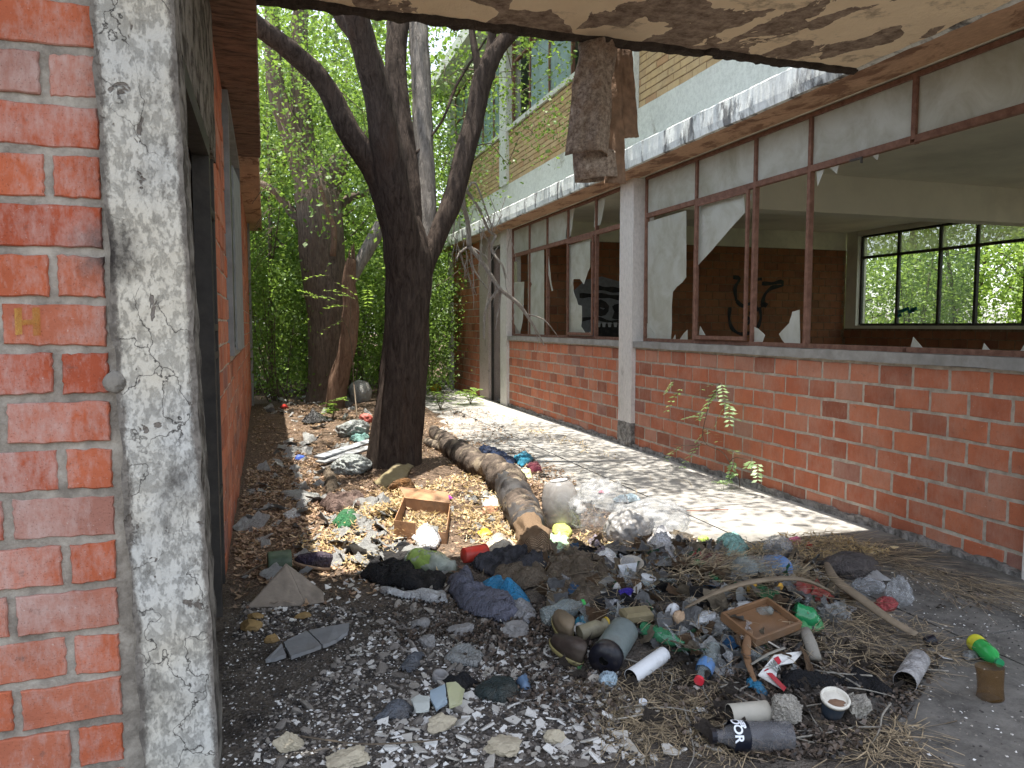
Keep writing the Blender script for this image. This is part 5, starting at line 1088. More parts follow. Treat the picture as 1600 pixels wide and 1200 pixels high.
# palm stalks
def stalk(name, cat, label, pts, mt, flat=.45, lift=.04, seg=10, group=None):
    mb = MB(); P = []
    for x, y, wpx, lf in pts: p = on(x, y, lf); P.append((*p, wpx * mpp(p) / 2))
    tube(mb, P, seg, .03, .08, 1.5, .05, flat=flat); return single(mb, name, mt, label, cat, group)
sm_ = mat('dry_palm_stalk', (.22, .17, .115), .8, .35, 10, .7)
stalk('palm_stalk', 'stalk', 'long dry palm stalk sloping down the right side of the heap to the black cap', [(1292, 880, 8, .13), (1305, 905, 18, .12), (1345, 935, 20, .10), (1390, 968, 18, .07), (1432, 992, 15, .04)], sm_)
stalk('palm_stalk', 'stalk', 'second dry palm stalk arching across the heap above the brown drawer', [(1070, 950, 5, .10), (1120, 925, 12, .12), (1180, 908, 15, .13), (1250, 905, 14, .13), (1300, 925, 8, .10)], sm_)
b = on(1444, 1004, .02); mb = MB(); lathe(mb, b, (.8, -.4, .3), [(0, .016), (.004, .022), (.05, .024), (.052, .0)], 16); single(mb, 'lid', mat('black_plastic', (.01, .01, .016), .35), 'black plastic cap at the lower end of the palm stalk', 'cap')
# green soda bottle, amber stub, paper cup
bottle('soda_bottle', 'green soda bottle with a yellow label lying on the concrete at the right', (1522, 1002), (1562, 1036), 26, clear('soda_green_plastic', (.04, .42, .10), .75, .08, False), cap=mat('green_cap', (.02, .26, .10), .4), neck=.42, dent=.06, labelm=mat('yellow_label', (.62, .60, .04), .5), lab=(.05, .30), lift=.035)
b = on(1548, 1092); t = T('amber_bottle', 'cut-off amber plastic bottle standing on the concrete below the green soda bottle', 'bottle', b); mb = MB(); kk = mpp(b)
lathe(mb, b, (0, .1, 1), [(0, .045), (.004, .05), (.05, .048), (.10, .05), (.125, .052)], 24, dent=.12); mb.build('body', clear('amber_plastic', (.20, .11, .035), .28, .08, False), t, smooth=True)
def can(name, cat, label, A, Bp, wpx, mt, inner, lift=None, rimt=.06):
    a, b2, r = axis_item(A, Bp, wpx, lift); d = b2 - a; L_ = d.length; t = T(name, label, cat, a - Vector((0, 0, r)))
    mb = MB(); lathe(mb, a, d, [(.0, r * .95), (.004, r)] + [(L_ * i / 8, r * (1 + .01 * math.sin(i * 3))) for i in range(1, 9)], 26, dent=.02, sd=R() * 9); lathe(mb, a + d * .02, d, [(0, r * .9), (L_ * .98, r * (1 - rimt))], 26, mat=1)
    f, g_, dn = frame(d); q = [b2 + (f * math.cos(x) + g_ * math.sin(x)) * rr for rr in (r, r * (1 - rimt)) for x in [6.2832 * i / 26 for i in range(26)]]
    mb.add(q, [(i, (i + 1) % 26, 26 + (i + 1) % 26, 26 + i) for i in range(26)]); mb.build('body', [mt, inner], t, smooth=True); return t
darkin = mat('dark_inside', (.02, .018, .016), .9)
can('paper_tube', 'tube', 'dirty white printed paper tube lying open end forward on the right', (1436, 1030), (1414, 1066), 32, mat('printed_white_paper', (.50, .48, .47), .8, .5, 14, .4), darkin)
t = can('white_tube', 'tube', 'clean white plastic tube lying diagonally in the middle of the debris', (1038, 1022), (986, 1058), 24, mat('white_plastic', (.68, .69, .70), .4, .1), darkin)
stalk('white_spoon', 'stick', 'short white plastic stick between the paper tube and the amber bottle', [(1464, 1020, 3, .01), (1475, 1028, 4, .012), (1488, 1030, 3, .01)], mat('white_plastic', (.68, .69, .70)))
cloth('foil_card', 'paper', 'small black and white blister card beside the green soda bottle', [(1500, 1022), (1525, 1020), (1532, 1032), (1508, 1034)], mat('foil_card', (.35, .36, .36), .4, .8, 60), .012, .006, 12, .008)
# carton
b = on(1212, 1052, .05); t = T('milk_carton', 'torn white carton with red bands lying beside the large black rag', 'carton', b)
def cardq(par, name, pts, lift, mt, th=.004, dz=0):
    mb = MB(); P = [on(x, y, lift + l) for x, y, l in pts]; P = [p + Vector((0, -.001 * dz, .0022 * dz)) for p in P]; prism(mb, P, (0, -.3, 1), th); return mb.build(name, mt, par)
cardq(t, 'panel', [(1184, 1056, 0), (1210, 1024, .03), (1256, 1018, .04), (1240, 1036, .02), (1216, 1040, .02), (1212, 1062, .0), (1226, 1080, .0)], .03, mat('white_card', (.66, .65, .62), .6, .15))
cardq(t, 'red_band', [(1192, 1048, 0), (1197, 1044, 0), (1228, 1076, 0), (1224, 1082, 0)], .033, mat('red_ink', (.50, .03, .05), .5), .001, 2); cardq(t, 'red_patch', [(1208, 1031, .02), (1215, 1027, .02), (1220, 1036, .02), (1216, 1041, .015)], .03, mat('red_ink', (.50, .03, .05)), .001, 3)
for k in range(4): cardq(t, 'print_line', [(1200 + k * 3, 1040 - k * 3, .01), (1201 + k * 3, 1038 - k * 3, .01), (1214 + k * 2, 1052 - k * 3.6, .01), (1213 + k * 2, 1054 - k * 3.6, .01)], .034, mat('grey_ink', (.22, .25, .24), .6), .0008, 3)
wad('blue_plastic_strip', 'plastic', 'torn blue plastic strip under the left end of the torn carton', 1184, 1062, 28, 44, mat('blue_plastic2', (.03, .20, .36), .4, .4), .6, .45, 1.8, rz=.6)
wad('black_rag', 'cloth', 'large black charred rag in the lower right of the heap', 1270, 1054, 112, 46, mat('charred_rag', (.008, .008, .010), .9, .3, 10, .9, dirt=.06), .45, .4, 1.5, smooth=True)
wad('black_rag', 'cloth', 'black sooty cloth spreading behind the white-rimmed cup', 1360, 1060, 80, 60, mat('charred_rag', (.008, .008, .010)), .8, .3, 1.5, smooth=True, sink=.5)
# cup with white rim
b = on(1298, 1120); t = T('takeaway_cup', 'dark cup with a thick white rim leaning in the soot, lower right', 'cup', b); d = Vector((-.10, -.35, 1)); mb = MB(); r = 20 * mpp(b)
lathe(mb, b, d, [(0, r * .7), (.03, r * .8), (.085, r * .96)], 28); mb.build('body', mat('dark_blue_grey', (.035, .05, .07), .6), t, smooth=True)
mb = MB(); e = b + d.normalized() * .085; lathe(mb, e, d, [(0, r * .95), (-.004, r * 1.08), (.006, r * 1.12), (.012, r * 1.05), (.010, r * .93), (-.02, r * .88)], 32); mb.build('rim', mat('ivory_plastic', (.66, .63, .55), .5, .1), t, smooth=True)
mb = MB(); blob(mb, e - d.normalized() * .012, r * .85, r * .85, .012, 3, .3, 2.); mb.build('contents', mat('brown_residue', (.22, .13, .08), .8), t, smooth=True)
pb_ = mat('crumpled_grey_paper', (.40, .37, .32), .9, .35, 20, .7, dirt=.2)
wad('paper_ball', 'paper', 'large crumpled dirty paper ball behind the black-labelled bottle', 1233, 1112, 66, 60, pb_, .9, .42, 2.4, 5, smooth=False, planes=34); wad('paper_ball', 'paper', 'smaller crumpled paper ball right of the white-rimmed cup', 1344, 1104, 44, 48, pb_, .9, .42, 2.2, 4, smooth=False, planes=30)
# cream container and the black-labelled bottle
can('cream_jar', 'jar', 'cream cardboard tube lying left of the large paper ball, behind the black-labelled bottle', (1200, 1112), (1140, 1118), 34, mat('cream_card2', (.46, .43, .36), .8, .15), darkin)
t, a, d, r, L_ = bottle('labelled_bottle', 'big clear bottle with a black label and white lettering, lying at the bottom right', (1240, 1150), (1112, 1150), 44, clear('grey_bottle', (.36, .36, .38), .2, .08, False), cap=mat('black_plastic', (.01, .01, .016)), neck=.45, dent=.05, labelm=mat('black_label', (.008, .010, .018), .35, .2, dirt=.1), lab=(.58, .77), lift=.05)
def wrap_text(s, size, fpos, ang0, parent, mt, flip=1):
    cu = bpy.data.curves.new('lettering', 'FONT'); cu.body = s; cu.size = size; cu.offset = .0012; cu.align_x = 'CENTER'; ob = bpy.data.objects.new('lettering', cu); COL.objects.link(ob)
    bpy.context.view_layer.update(); me = bpy.data.meshes.new_from_object(ob.evaluated_get(bpy.context.evaluated_depsgraph_get())); bpy.data.objects.remove(ob)
    import bmesh
    bm = bmesh.new(); bm.from_mesh(me); bmesh.ops.subdivide_edges(bm, edges=[e for e in bm.edges if e.calc_length() > size * .2], cuts=2); u_ = Vector((0, -.55, .84)).normalized(); dn = d.normalized(); w2 = dn.cross(u_).normalized(); u_ = w2.cross(dn)
    for v in bm.verts:
        th = ang0 + v.co.x / r * flip; ax = fpos * L_ - v.co.y
        q = a + dn * ax + (u_ * math.cos(th) + w2 * math.sin(th)) * r * 1.04; v.co = q - Vector(parent.location)
    bm.to_mesh(me); bm.free(); me.materials.append(mt); o = bpy.data.objects.new('lettering', me); COL.objects.link(o); o.parent = parent; return o
wt = mat('white_ink', (.75, .78, .82), .5, .05, dirt=0.)
wrap_text('OOR', .040, .775, .0, t, wt, -1); wrap_text('HER', .022, .68, .35, t, wt, -1)
# boots, jar, bottles in the middle
def shoe(label, px, rz, mt, sole, L_=.24, name='boot', tilt=.2):
    b = on(*px, lift=.03); t = T(name, label, 'shoe', b); Mx = Matrix.Translation(b) @ Matrix.Rotation(rz, 4, 'Z') @ Matrix.Rotation(tilt, 4, 'X')
    def sect(z, f, w_): return [Mx @ Vector((w_ * math.sin(a) * (1 + .25 * math.cos(a)), f * L_ / 2 * math.cos(a), z)) for a in [6.2832 * i / 22 for i in range(22)]]
    def loft(name, secs, m_):
        mb = MB(); vs = [p for s_ in secs for p in s_]; n_ = len(secs); mb.add(vs, [(j * 22 + i, j * 22 + (i + 1) % 22, (j + 1) * 22 + (i + 1) % 22, (j + 1) * 22 + i) for j in range(n_ - 1) for i in range(22)] + [tuple(range(21, -1, -1)), tuple(range((n_ - 1) * 22, n_ * 22))]); return mb.build(name, m_, t, smooth=True)
    loft('sole', [sect(0, 1, .042), sect(.018, 1.02, .044)], sole); up = []
    for z, f, w_, o_ in ((.019, .98, .041, 0), (.05, .9, .038, -.01), (.075, .62, .034, -.045), (.09, .45, .032, -.06)): up.append([p + Mx.to_3x3() @ Vector((0, o_, 0)) for p in sect(z, f, w_)])
    loft('upper', up, mt); return t
shoe('brown leather boot lying sole forward below the brown sackcloth', (880, 985), -.15, mat('tan_leather', (.20, .15, .095), .6, .25), mat('yellow_sole', (.26, .22, .09), .8), .22)
shoe('brown boot with a dark and yellow sole just in front of the other boot', (885, 1022), .3, mat('dark_leather', (.05, .035, .028), .6), mat('yellow_sole', (.26, .22, .09)), .20)
shoe('dark purple shoe with a tan sole by the green tin near the left wall', (487, 885), 1.2, mat('purple_cloth', (.06, .045, .07), .8), mat('tan_sole', (.40, .26, .16), .8), .22)
bottle('ribbed_jar', 'dusty olive ribbed bottle with a yellow cap end, lying right of the boots', (902, 992), (950, 976), 26, mat('olive_plastic', (.28, .25, .16), .5, .3), cap=mat('yellow_plastic', (.62, .42, .03), .5), neck=.9, dent=.03, capr=1.06)
t = can('grey_flask', 'bottle', 'big grey-green flask with a black base lying in the middle of the debris', (975, 985), (945, 1030), 46, mat('grey_green_plastic', (.16, .19, .185), .4, .25), darkin, rimt=.5)
mb = MB(); a, b2, r = axis_item((975, 985), (945, 1030), 46); lathe(mb, a.lerp(b2, .82), b2 - a, [(0, r * 1.03), (.02, r * 1.06), (.055, r * 1.02), (.056, r * .3)], 26); mb.build('black_base', mat('black_plastic', (.01, .01, .016)), t, smooth=True)
bottle('clear_bottle', 'crushed clear bottle with a bright green cap below the brown sackcloth', (846, 968), (912, 942), 34, bottlep, cap=mat('bright_green_cap', (.03, .50, .08), .4), neck=.36, dent=.22)
wad('blue_bag', 'bag', 'small sky blue plastic bag between the clear bottle and the olive bottle', 912, 966, 30, 30, mat('sky_blue_plastic', (.05, .32, .48), .4, .3), .7, .4, 1.7); wad('foam_nub', 'foam piece', 'small white plastic nub in front of the sky blue bag', 908, 978, 16, 12, mat('white_plastic', (.68, .69, .70)), .8, .2, 1.3, 3)
b = on(993, 968, .05); mb = MB(); rbox(mb, Matrix.Translation(b) @ Matrix.Rotation(.25, 4, 'X'), 48 * mpp(b), .07, .05, .012); single(mb, 'olive_block', mat('olive_foam', (.22, .18, .10), .95, .3), 'olive brown foam block on the heap above the grey flask', 'foam block', smooth=False)
bottle('green_glass_bottle', 'flattened green plastic bottle pointing right below the olive block', (1000, 980), (1072, 1008), 24, clear('green_bottle_plastic', (.06, .25, .12), .7, .12), neck=.35, dent=.2)
bottle('clear_bottle', 'crushed clear bottle with red cap and blue label, left of the black rag', (1118, 1010), (1092, 1064), 26, bottlep, cap=mat('red_cap', (.65, .03, .05), .4), neck=.5, dent=.2, labelm=mat('blue_label', (.10, .22, .45)), lab=(.5, .75))
wad('purple_box', 'packet', 'white and deep blue packet right of the dark charcoal garment', 980, 928, 26, 20, mat('deep_blue_print', (.05, .03, .35), .5, .3), .7, .2, 1.2, 3); wad('white_card', 'packet', 'white corner of a packet leaning on the deep blue one', 967, 918, 18, 18, mat('white_card', (.66, .65, .62)), .5, .2, 1.2, 3)
wad('foil_ball', 'paper', 'white speckled foil ball left of the olive block', 962, 948, 26, 22, mat('speckled_foil', (.5, .52, .55), .5, .7, 60), .8, .3, 1.6)
wad('white_scrap', 'plastic', 'white torn plastic in front of the brown drawer', 1105, 966, 48, 20, mat('dirty_white_plastic', (.60, .61, .62)), .6, .4, 1.8); wad('paper_ball', 'paper', 'pale crumpled wad left of the drawer', 1083, 945, 30, 28, pb_, .8, .42, 2.2, 4, smooth=False, planes=26); wad('peach_shell', 'scrap', 'peach-coloured cup shape left of the pale wad', 1066, 966, 28, 24, mat('peach_card', (.48, .33, .21), .8), .8, .25, 1.4, 4, True); wad('white_lump', 'scrap', 'white foam lump behind the peach-coloured cup shape', 1052, 956, 22, 26, mat('white_foam', (.70, .71, .72)), .8, .25, 1.4, 4)
wad('blue_foil', 'scrap', 'pale blue foil scrap left of the white tube end', 953, 1062, 28, 26, mat('pale_blue_foil', (.40, .52, .60)), .8, .4, 1.8, 4)
b = on(1004, 1100, .01); mb = MB(); lathe(mb, b, (0, -.3, 1), [(0, .014), (.004, .0155), (.014, .0155), (.014, .012), (.004, .011), (.004, 0)], 20); single(mb, 'round_lid', mat('white_plastic', (.68, .69, .70)), 'white bottle cap in the dark debris below the white tube', 'cap')
stalk('white_stick', 'stick', 'thin pale stick lying below the white bottle cap', [(958, 1124, 4, .012), (995, 1118, 4, .014), (1030, 1110, 4, .014)], mat('pale_stick', (.50, .46, .40), .8)); cloth('green_strip', 'plastic', 'green plastic strip standing left of the grey flask', [(898, 1038), (910, 1020), (914, 1040), (904, 1062)], mat('green_plastic', (.06, .26, .09)), .05, .01, 9, .01)
# ring, bowl pieces, dark cloths
b = on(687, 1062); mb = MB(); lathe(mb, b, (.15, -.25, 1), [(0, .028), (.004, .033), (.026, .033), (.030, .030), (.028, .021), (.006, .019), (.004, .012)], 26); single(mb, 'pipe_ring', mat('grey_pvc', (.26, .25, .24), .6), 'grey plastic pipe ring standing in the rubble, lower left of centre', 'pipe ring')
wad('black_rag', 'cloth', 'black rag right beside the grey pipe ring', 717, 1058, 48, 46, black(), .7, .4, 1.5, smooth=True)
cloth('green_tarp', 'cloth', 'dark green-grey tarp scrap right of the black rag by the pipe ring', [(738, 1082), (770, 1062), (805, 1068), (815, 1090), (785, 1104), (750, 1098)], mat('dark_green_tarp', (.035, .05, .05), .7), .03, .015, 8)
cloth('blue_scrap', 'plastic', 'small blue-grey plastic twist right of the dark tarp', [(805, 1068), (825, 1062), (832, 1080), (815, 1086)], mat('blue_grey_plastic', (.12, .20, .32), .4), .03, .03, 12, .009)
cloth('grey_hide', 'cloth', 'stiff grey cloth piece lying on the rubble at the bottom left of centre', [(580, 1130), (605, 1104), (630, 1096), (648, 1110), (640, 1124), (610, 1128)], mat('grey_cloth', (.13, .14, .16), .9), .035, .012, 6)
cloth('crumpled_bag', 'bag', 'pale grey crumpled bag on the rubble in the lower middle', [(694, 1030), (712, 1012), (740, 1014), (760, 1028), (745, 1046), (712, 1044)], mat('pale_grey_plastic', (.33, .34, .33), .6), .03, .012, 9)
cloth('grey_sheet', 'plastic', 'dark grey plastic flap in the gravel left of the pipe ring', [(622, 1050), (640, 1026), (664, 1024), (658, 1042), (640, 1056)], mat('grey_cloth', (.13, .14, .16)), .03, .015, 8)
# left side: sheet, tin, slab, stones
sheetm = mat('beige_canvas', (.30, .25, .20), .95, .2, 14, .4)
b0 = on(412, 948); t = T('canvas_sheet', 'beige folded canvas sheet propped up like a small tent near the left wall', 'canvas', b0)
def facet(pts, par, name, mt, n=14, fold=.010):
    P = [Vector(p) for p in pts]; mb = MB(); vs = []; 
    for j in range(n + 1):
        for i in range(n + 1):
            s, t_ = i / n, j / n; p = P[0].lerp(P[1], s).lerp(P[3].lerp(P[2], s), t_); nn_ = (P[1] - P[0]).cross(P[3] - P[0]).normalized()
            vs.append(p + nn_ * fold * (ridged(Vector((s * 2.5, t_ * 2.5, P[0].x * 9)), 3)))
    mb.add(vs, [(j * (n + 1) + i, j * (n + 1) + i + 1, (j + 1) * (n + 1) + i + 1, (j + 1) * (n + 1) + i) for j in range(n) for i in range(n)]); o = mb.build(name, mt, par, smooth=True); o.modifiers.new('s', 'SOLIDIFY').thickness = .004; return o
top = on(449, 946, .0) + Vector((0, .12, 0)); top.z = aty(449, 879, top.y).z
facet([top, on(478, 946, .01), on(440, 947, .01), on(384, 950, .01)], t, 'panel', sheetm); facet([top, on(506, 935, .02) + Vector((0, .05, .02)), on(507, 940, .01), on(478, 946, .01)], t, 'panel', sheetm)
a, b2, r = axis_item((418, 872), (455, 868), 32); t = can('green_tin', 'tin', 'old green and brown tin lying on its side behind the canvas sheet', (418, 880), (455, 876), 34, mat('green_enamel', (.08, .12, .07), .5, .5), darkin)
st_ = mat('grey_slate', (.25, .255, .26), .85, .25, 7, .5)
SL = T('broken_slab', 'long grey stone slab cracked into three pieces, lying in the gravel at the left', 'slab', on(480, 1012))
for pts in ([(415, 1036), (440, 1010), (447, 1028), (430, 1034)], [(443, 1009), (478, 990), (484, 994), (502, 1014), (455, 1031), (448, 1018)], [(482, 990), (515, 983), (546, 978), (543, 992), (525, 1005), (505, 1013), (492, 1000)]):
    mb = MB(); prism(mb, [on(x, y, .016) for x, y in ragged([(*p, 1) for p in pts], 4, .8)], (0, 0, 1), .016); mb.build('piece', st_, SL)
stone_m = Mt('rubble_stone', rough=.9, spec=.2); c = stone_m.mix(stone_m.rnd(), (.17, .15, .13), (.44, .40, .35)); c = stone_m.mix(stone_m.ramp(stone_m.noise(30, 5, .7), [(.4, 0.), (.65, .6)]), c, (.12, .105, .09)); stone_m.col(c); stone_m.bump(stone_m.noise(60, 5), .7, .006); stone_m = stone_m.m
ys_ = mat('ochre_stone', (.32, .21, .085), .9, .3, 9, .6)
def stone_v(sub=2, amp=.35):
    mb = MB(); blob(mb, (0, 0, 0), 1.1, .85, .6, sub + 1, amp, 1.3, planes=10); return mb
for i, (x, y, wpx, hpx, lab) in enumerate(((392, 978, 36, 22, 'ochre stone behind the long grey slab, the largest of the yellow ones'), (425, 996, 24, 16, 'rounded ochre stone just above the left end of the long grey slab'), (472, 962, 26, 12, 'flat ochre stone between the canvas sheet and the long grey slab'), (400, 962, 30, 12, 'brown-yellow stone right against the canvas sheet'))):
    wad('stone', 'stone', lab, x, y, wpx, hpx, ys_, .8, .35, 1.1, 3, False, planes=11, sink=.5)
for x, y, wpx, hpx, lab, mm in ((452, 1160, 40, 34, 'cream broken brick lump at the bottom left', 'cream_rubble'), (690, 1130, 46, 26, 'cream stone right of the stiff grey cloth', 'cream_rubble'), (810, 985, 50, 28, 'grey mortar lump with a rough face below the grey folded sheet', 'grey_rubble'), (670, 1000, 30, 22, 'grey block of rubble above the dark grey flap', 'grey_rubble'), (655, 975, 32, 22, 'angular grey lump of rubble beside the grey trousers', 'grey_rubble'), (725, 985, 44, 20, 'flat grey lump just below the grey trousers', 'grey_rubble'), (870, 1150, 34, 24, 'pale lump of plaster near the bottom edge', 'cream_rubble'), (785, 1165, 60, 30, 'large pale rock at the bottom edge', 'cream_rubble'), (545, 1185, 60, 26, 'wide pale rock cut by the bottom edge', 'cream_rubble')):
    wad('rubble_lump', 'rubble', lab, x, y, wpx, hpx, mat(mm, (.48, .42, .31) if mm[0] == 'c' else (.27, .26, .25), .95, .3, 9, .7), .9, .5, 1.2, 4, False, planes=12, sink=.5)
glz = lambda nm, c: mat(nm, c, .3, .12, 6, .25, dirt=.25, spec=.5)
BW = T('broken_bowl', 'three large pieces of a broken pale bowl with blue and yellow glaze', 'bowl', on(680, 1095))
for pts, c in (([(642, 1096), (655, 1088), (672, 1092), (670, 1112), (650, 1114)], 'white_glaze'), ([(672, 1082), (695, 1072), (699, 1100), (682, 1112), (672, 1094)], 'blue_glaze'), ([(697, 1070), (712, 1068), (726, 1080), (722, 1100), (702, 1108)], 'yellow_glaze')):
    mb = MB(); prism(mb, [on(x, y, .03) for x, y in ragged([(*p, 1) for p in pts], 3, .8)], (0, -.2, 1), .009); mb.build('piece', glz(c, {'white_glaze': (.55, .58, .55), 'blue_glaze': (.33, .42, .50), 'yellow_glaze': (.50, .50, .30)}[c]), BW)
# items behind, round the tree foot
cloth('cardboard_sheet', 'cardboard', 'olive-brown cardboard sheet leaning at the foot of the big trunk', [(582, 755), (618, 728), (648, 728), (632, 752), (600, 764)], mat('olive_card', (.24, .20, .11), .9), .05, .01, 5)
cloth('corrugated_sheet', 'sheet', 'weathered corrugated brown cloth left of the big trunk in half shade', [(503, 742), (522, 738), (530, 765), (512, 778)], mat('brown_sackcloth', (.14, .10, .075)), .04, .03, 14)
cloth('brown_bundle', 'cloth', 'brown folded rag bundle left of the box in broken sunlight', [(498, 792), (530, 776), (570, 778), (572, 792), (545, 802), (512, 804)], mat('brown_rag', (.19, .13, .11), .95, .4, 10), .05, .04, 11)
for i, (A_, B_, lab, c) in enumerate((((498, 716), (580, 690), 'uppermost of the grey boards stacked against the left of the big trunk', (.42, .44, .46)), ((500, 724), (580, 700), 'second grey board under the uppermost one, left of the big trunk', (.30, .31, .32)), ((505, 732), (582, 712), 'dark lowest board of the stack left of the big trunk', (.12, .10, .085)))):
    a, b2 = on(*A_, lift=.10 - .04 * i), on(*B_, lift=.15 - .045 * i); d = b2 - a; mb = MB(); Mx = Matrix.Translation(a.lerp(b2, .5)) @ d.to_track_quat('X', 'Z').to_matrix().to_4x4(); rbox(mb, Mx, d.length, .13, .02, .003); single(mb, 'grey_board', mat('board%d' % i, c, .7, .3), lab, 'board', smooth=False)
bag('crumpled grey-white plastic bag in front of the grey boards by the big trunk', 550, 728, 54, 30, mat('cloudy_bag', (.45, .48, .46), .4, .2), .8, .45, 1.8); cloth('teal_bag', 'bag', 'small pale teal bag on top of the grey boards', [(545, 690), (560, 680), (578, 684), (570, 694)], mat('teal_cloth', (.30, .55, .50)), .05, .03, 11)
wad('blue_glove', 'glove', 'blue plastic scrap in the dark leaves left of the sunlit patch', 468, 716, 16, 10, mat('bright_blue', (.08, .16, .60), .5), .8, .4, 2., 3); cloth('grey_plank', 'plank', 'bright grey plate lying in the leaves left of the brown bundle', [(436, 772), (470, 768), (500, 776), (502, 786), (462, 784)], mat('pale_grey_plastic', (.33, .34, .33)), .03, .01, 6)
cloth('green_net_scrap', 'net', 'dark green net scrap on the dry leaves left of the cardboard box', [(518, 818), (535, 806), (560, 808), (555, 824), (530, 830)], mat('green_net', (.03, .16, .06)), .04, .03, 14)
cloth('paper_sheet', 'paper', 'pale green-white sheet scrap left of the green net scrap', [(440, 806), (460, 796), (472, 808), (450, 814)], mat('dirty_white_plastic', (.60, .61, .62)), .02, .01, 9)
cloth('purple_wrapper', 'wrapper', 'small purple wrapper on the dry leaves behind the cardboard box', [(688, 782), (700, 777), (708, 782), (698, 788)], mat('purple_plastic', (.40, .06, .42), .4), .02, .015, 14, .01)
cloth('white_card_sheet', 'paper', 'white card lying in the leaves left of the roll', [(751, 780), (778, 776), (782, 794), (754, 795)], mat('white_label', (.75, .74, .70)), .03, .01, 7)
cloth('red_card', 'cardboard', 'brown-red card strip under the white card left of the roll', [(752, 796), (782, 796), (776, 806), (756, 806)], mat('brown_red_card', (.30, .14, .08), .9), .03, .01, 7)
cloth('yellow_wrapper', 'wrapper', 'yellow wrapper on the sunlit litter below the roll end', [(745, 834), (762, 830), (772, 838), (752, 842)], mat('yellow_plastic', (.62, .42, .03)), .03, .015, 12, .01)
cloth('yellow_green_bag', 'bag', 'yellow-green transparent bag right of the tan roll end', [(862, 828), (880, 822), (896, 834), (885, 848), (866, 844)], mat('yellow_green_plastic', (.52, .58, .14), .4), .03, .02, 12, .011); cloth('light_green_bag', 'bag', 'pale green thin plastic sheet below the yellow-green bag', [(850, 848), (885, 842), (900, 858), (870, 868), (852, 862)], clear('pale_green_film', (.5, .68, .48), .6, .3), .04, .03, 12)
cloth('blue_cloth', 'cloth', 'dark blue cloth along the sunny side of the roll', [(745, 705), (775, 706), (808, 722), (800, 732), (770, 722)], mat('navy_cloth', (.03, .05, .11), .95), .04, .03, 12); cloth('light_blue_bag', 'bag', 'light blue plastic bag at the end of the dark blue cloth', [(800, 718), (822, 710), (836, 720), (815, 732)], mat('sky_blue_plastic', (.05, .32, .48)), .04, .03, 12)
cloth('maroon_scrap', 'cloth', 'dark maroon scrap right of the light blue bag', [(822, 728), (842, 726), (848, 738), (830, 742)], mat('maroon_cloth', (.16, .03, .05)), .02, .02, 12, .012); cloth('lime_scrap', 'paper', 'small lime-white scrap right of the roll', [(812, 738), (830, 736), (832, 748), (818, 750)], mat('lime_white', (.60, .65, .35), .7), .02, .015, 12, .012)
b = aty(562, 605, 12.2); wad('grey_tarp', 'tarp', 'rounded grey-white tarp bundle in the undergrowth between the two trunks', 563, 612, 34, 40, mat('grey_tarp', (.40, .40, .38), .8), .8, .15, .9, 4, True); wad('yellow_bucket', 'bucket', 'yellow plastic lump in the weeds right of the big trunk', 681, 606, 20, 12, mat('yellow_plastic', (.62, .42, .03)), .8, .2, 1., 3, True)
wad('red_bag', 'bag', 'faded red bag among grey plastic left of the big trunk', 572, 655, 20, 18, mat('faded_red', (.42, .10, .08), .6), .8, .3, 1.5, 4); bag('grey plastic bag heap left of the big trunk below the faded red bag', 552, 672, 46, 26, mat('cloudy_bag', (.45, .48, .46)), .8, .45, 1.8); wad('black_bag', 'bag', 'black bin bag among leaves beside the lime green sprout', 495, 650, 44, 30, blackbag(), .8, .4, 1.6); wad('red_scrap', 'wrapper', 'red scrap at the foot of the left thicket', 444, 636, 12, 8, mat('bright_red_scrap', (.6, .03, .02)), .8, .4, 1.8, 3)
wad('dark_shoe', 'shoe', 'orange and black striped rag by the cardboard sheet at the trunk foot', 628, 760, 36, 26, mat('orange_black_rag', (.26, .13, .05), .9, .8, 24), .6, .4, 1.8)
stalk('long_stick', 'stick', 'long straight brown stick lying across the rubble at the bottom', [(470, 1150, 4, .02), (560, 1162, 4, .02), (640, 1160, 5, .025), (690, 1155, 3, .02)], M['twig']); stalk('bent_plank', 'stick', 'short rust-brown wooden stick standing left of the black rag in the heap', [(1172, 985, 10, .08), (1166, 1010, 14, .06), (1170, 1040, 10, .04), (1180, 1065, 6, .03)], mat('orange_wood', (.22, .12, .06), .8))
stalk('thin_rod', 'stick', 'thin rusty rod lying on the sunlit walkway', [(1072, 798, 3, .012), (1105, 797, 3, .012), (1138, 796, 3, .012)], mat('rusty_rod', (.25, .10, .06), .8)); stalk('grey_lath', 'stick', 'grey wooden lath behind the torn carton', [(1174, 1038, 5, .05), (1200, 1022, 6, .07), (1226, 1012, 6, .09)], mat('grey_wood', (.28, .26, .22), .9)); stalk('pale_lath', 'stick', 'pale lath lying diagonally above the torn carton', [(1180, 990, 3, .05), (1200, 1002, 4, .05), (1220, 1014, 4, .05)], mat('pale_stick', (.50, .46, .40)))
stalk('grey_tube', 'tube', 'grey-brown sleeve standing above the black rag', [(1258, 985, 18, .06), (1266, 1005, 20, .05), (1274, 1030, 20, .03)], mat('grey_wood', (.28, .26, .22)), .8)

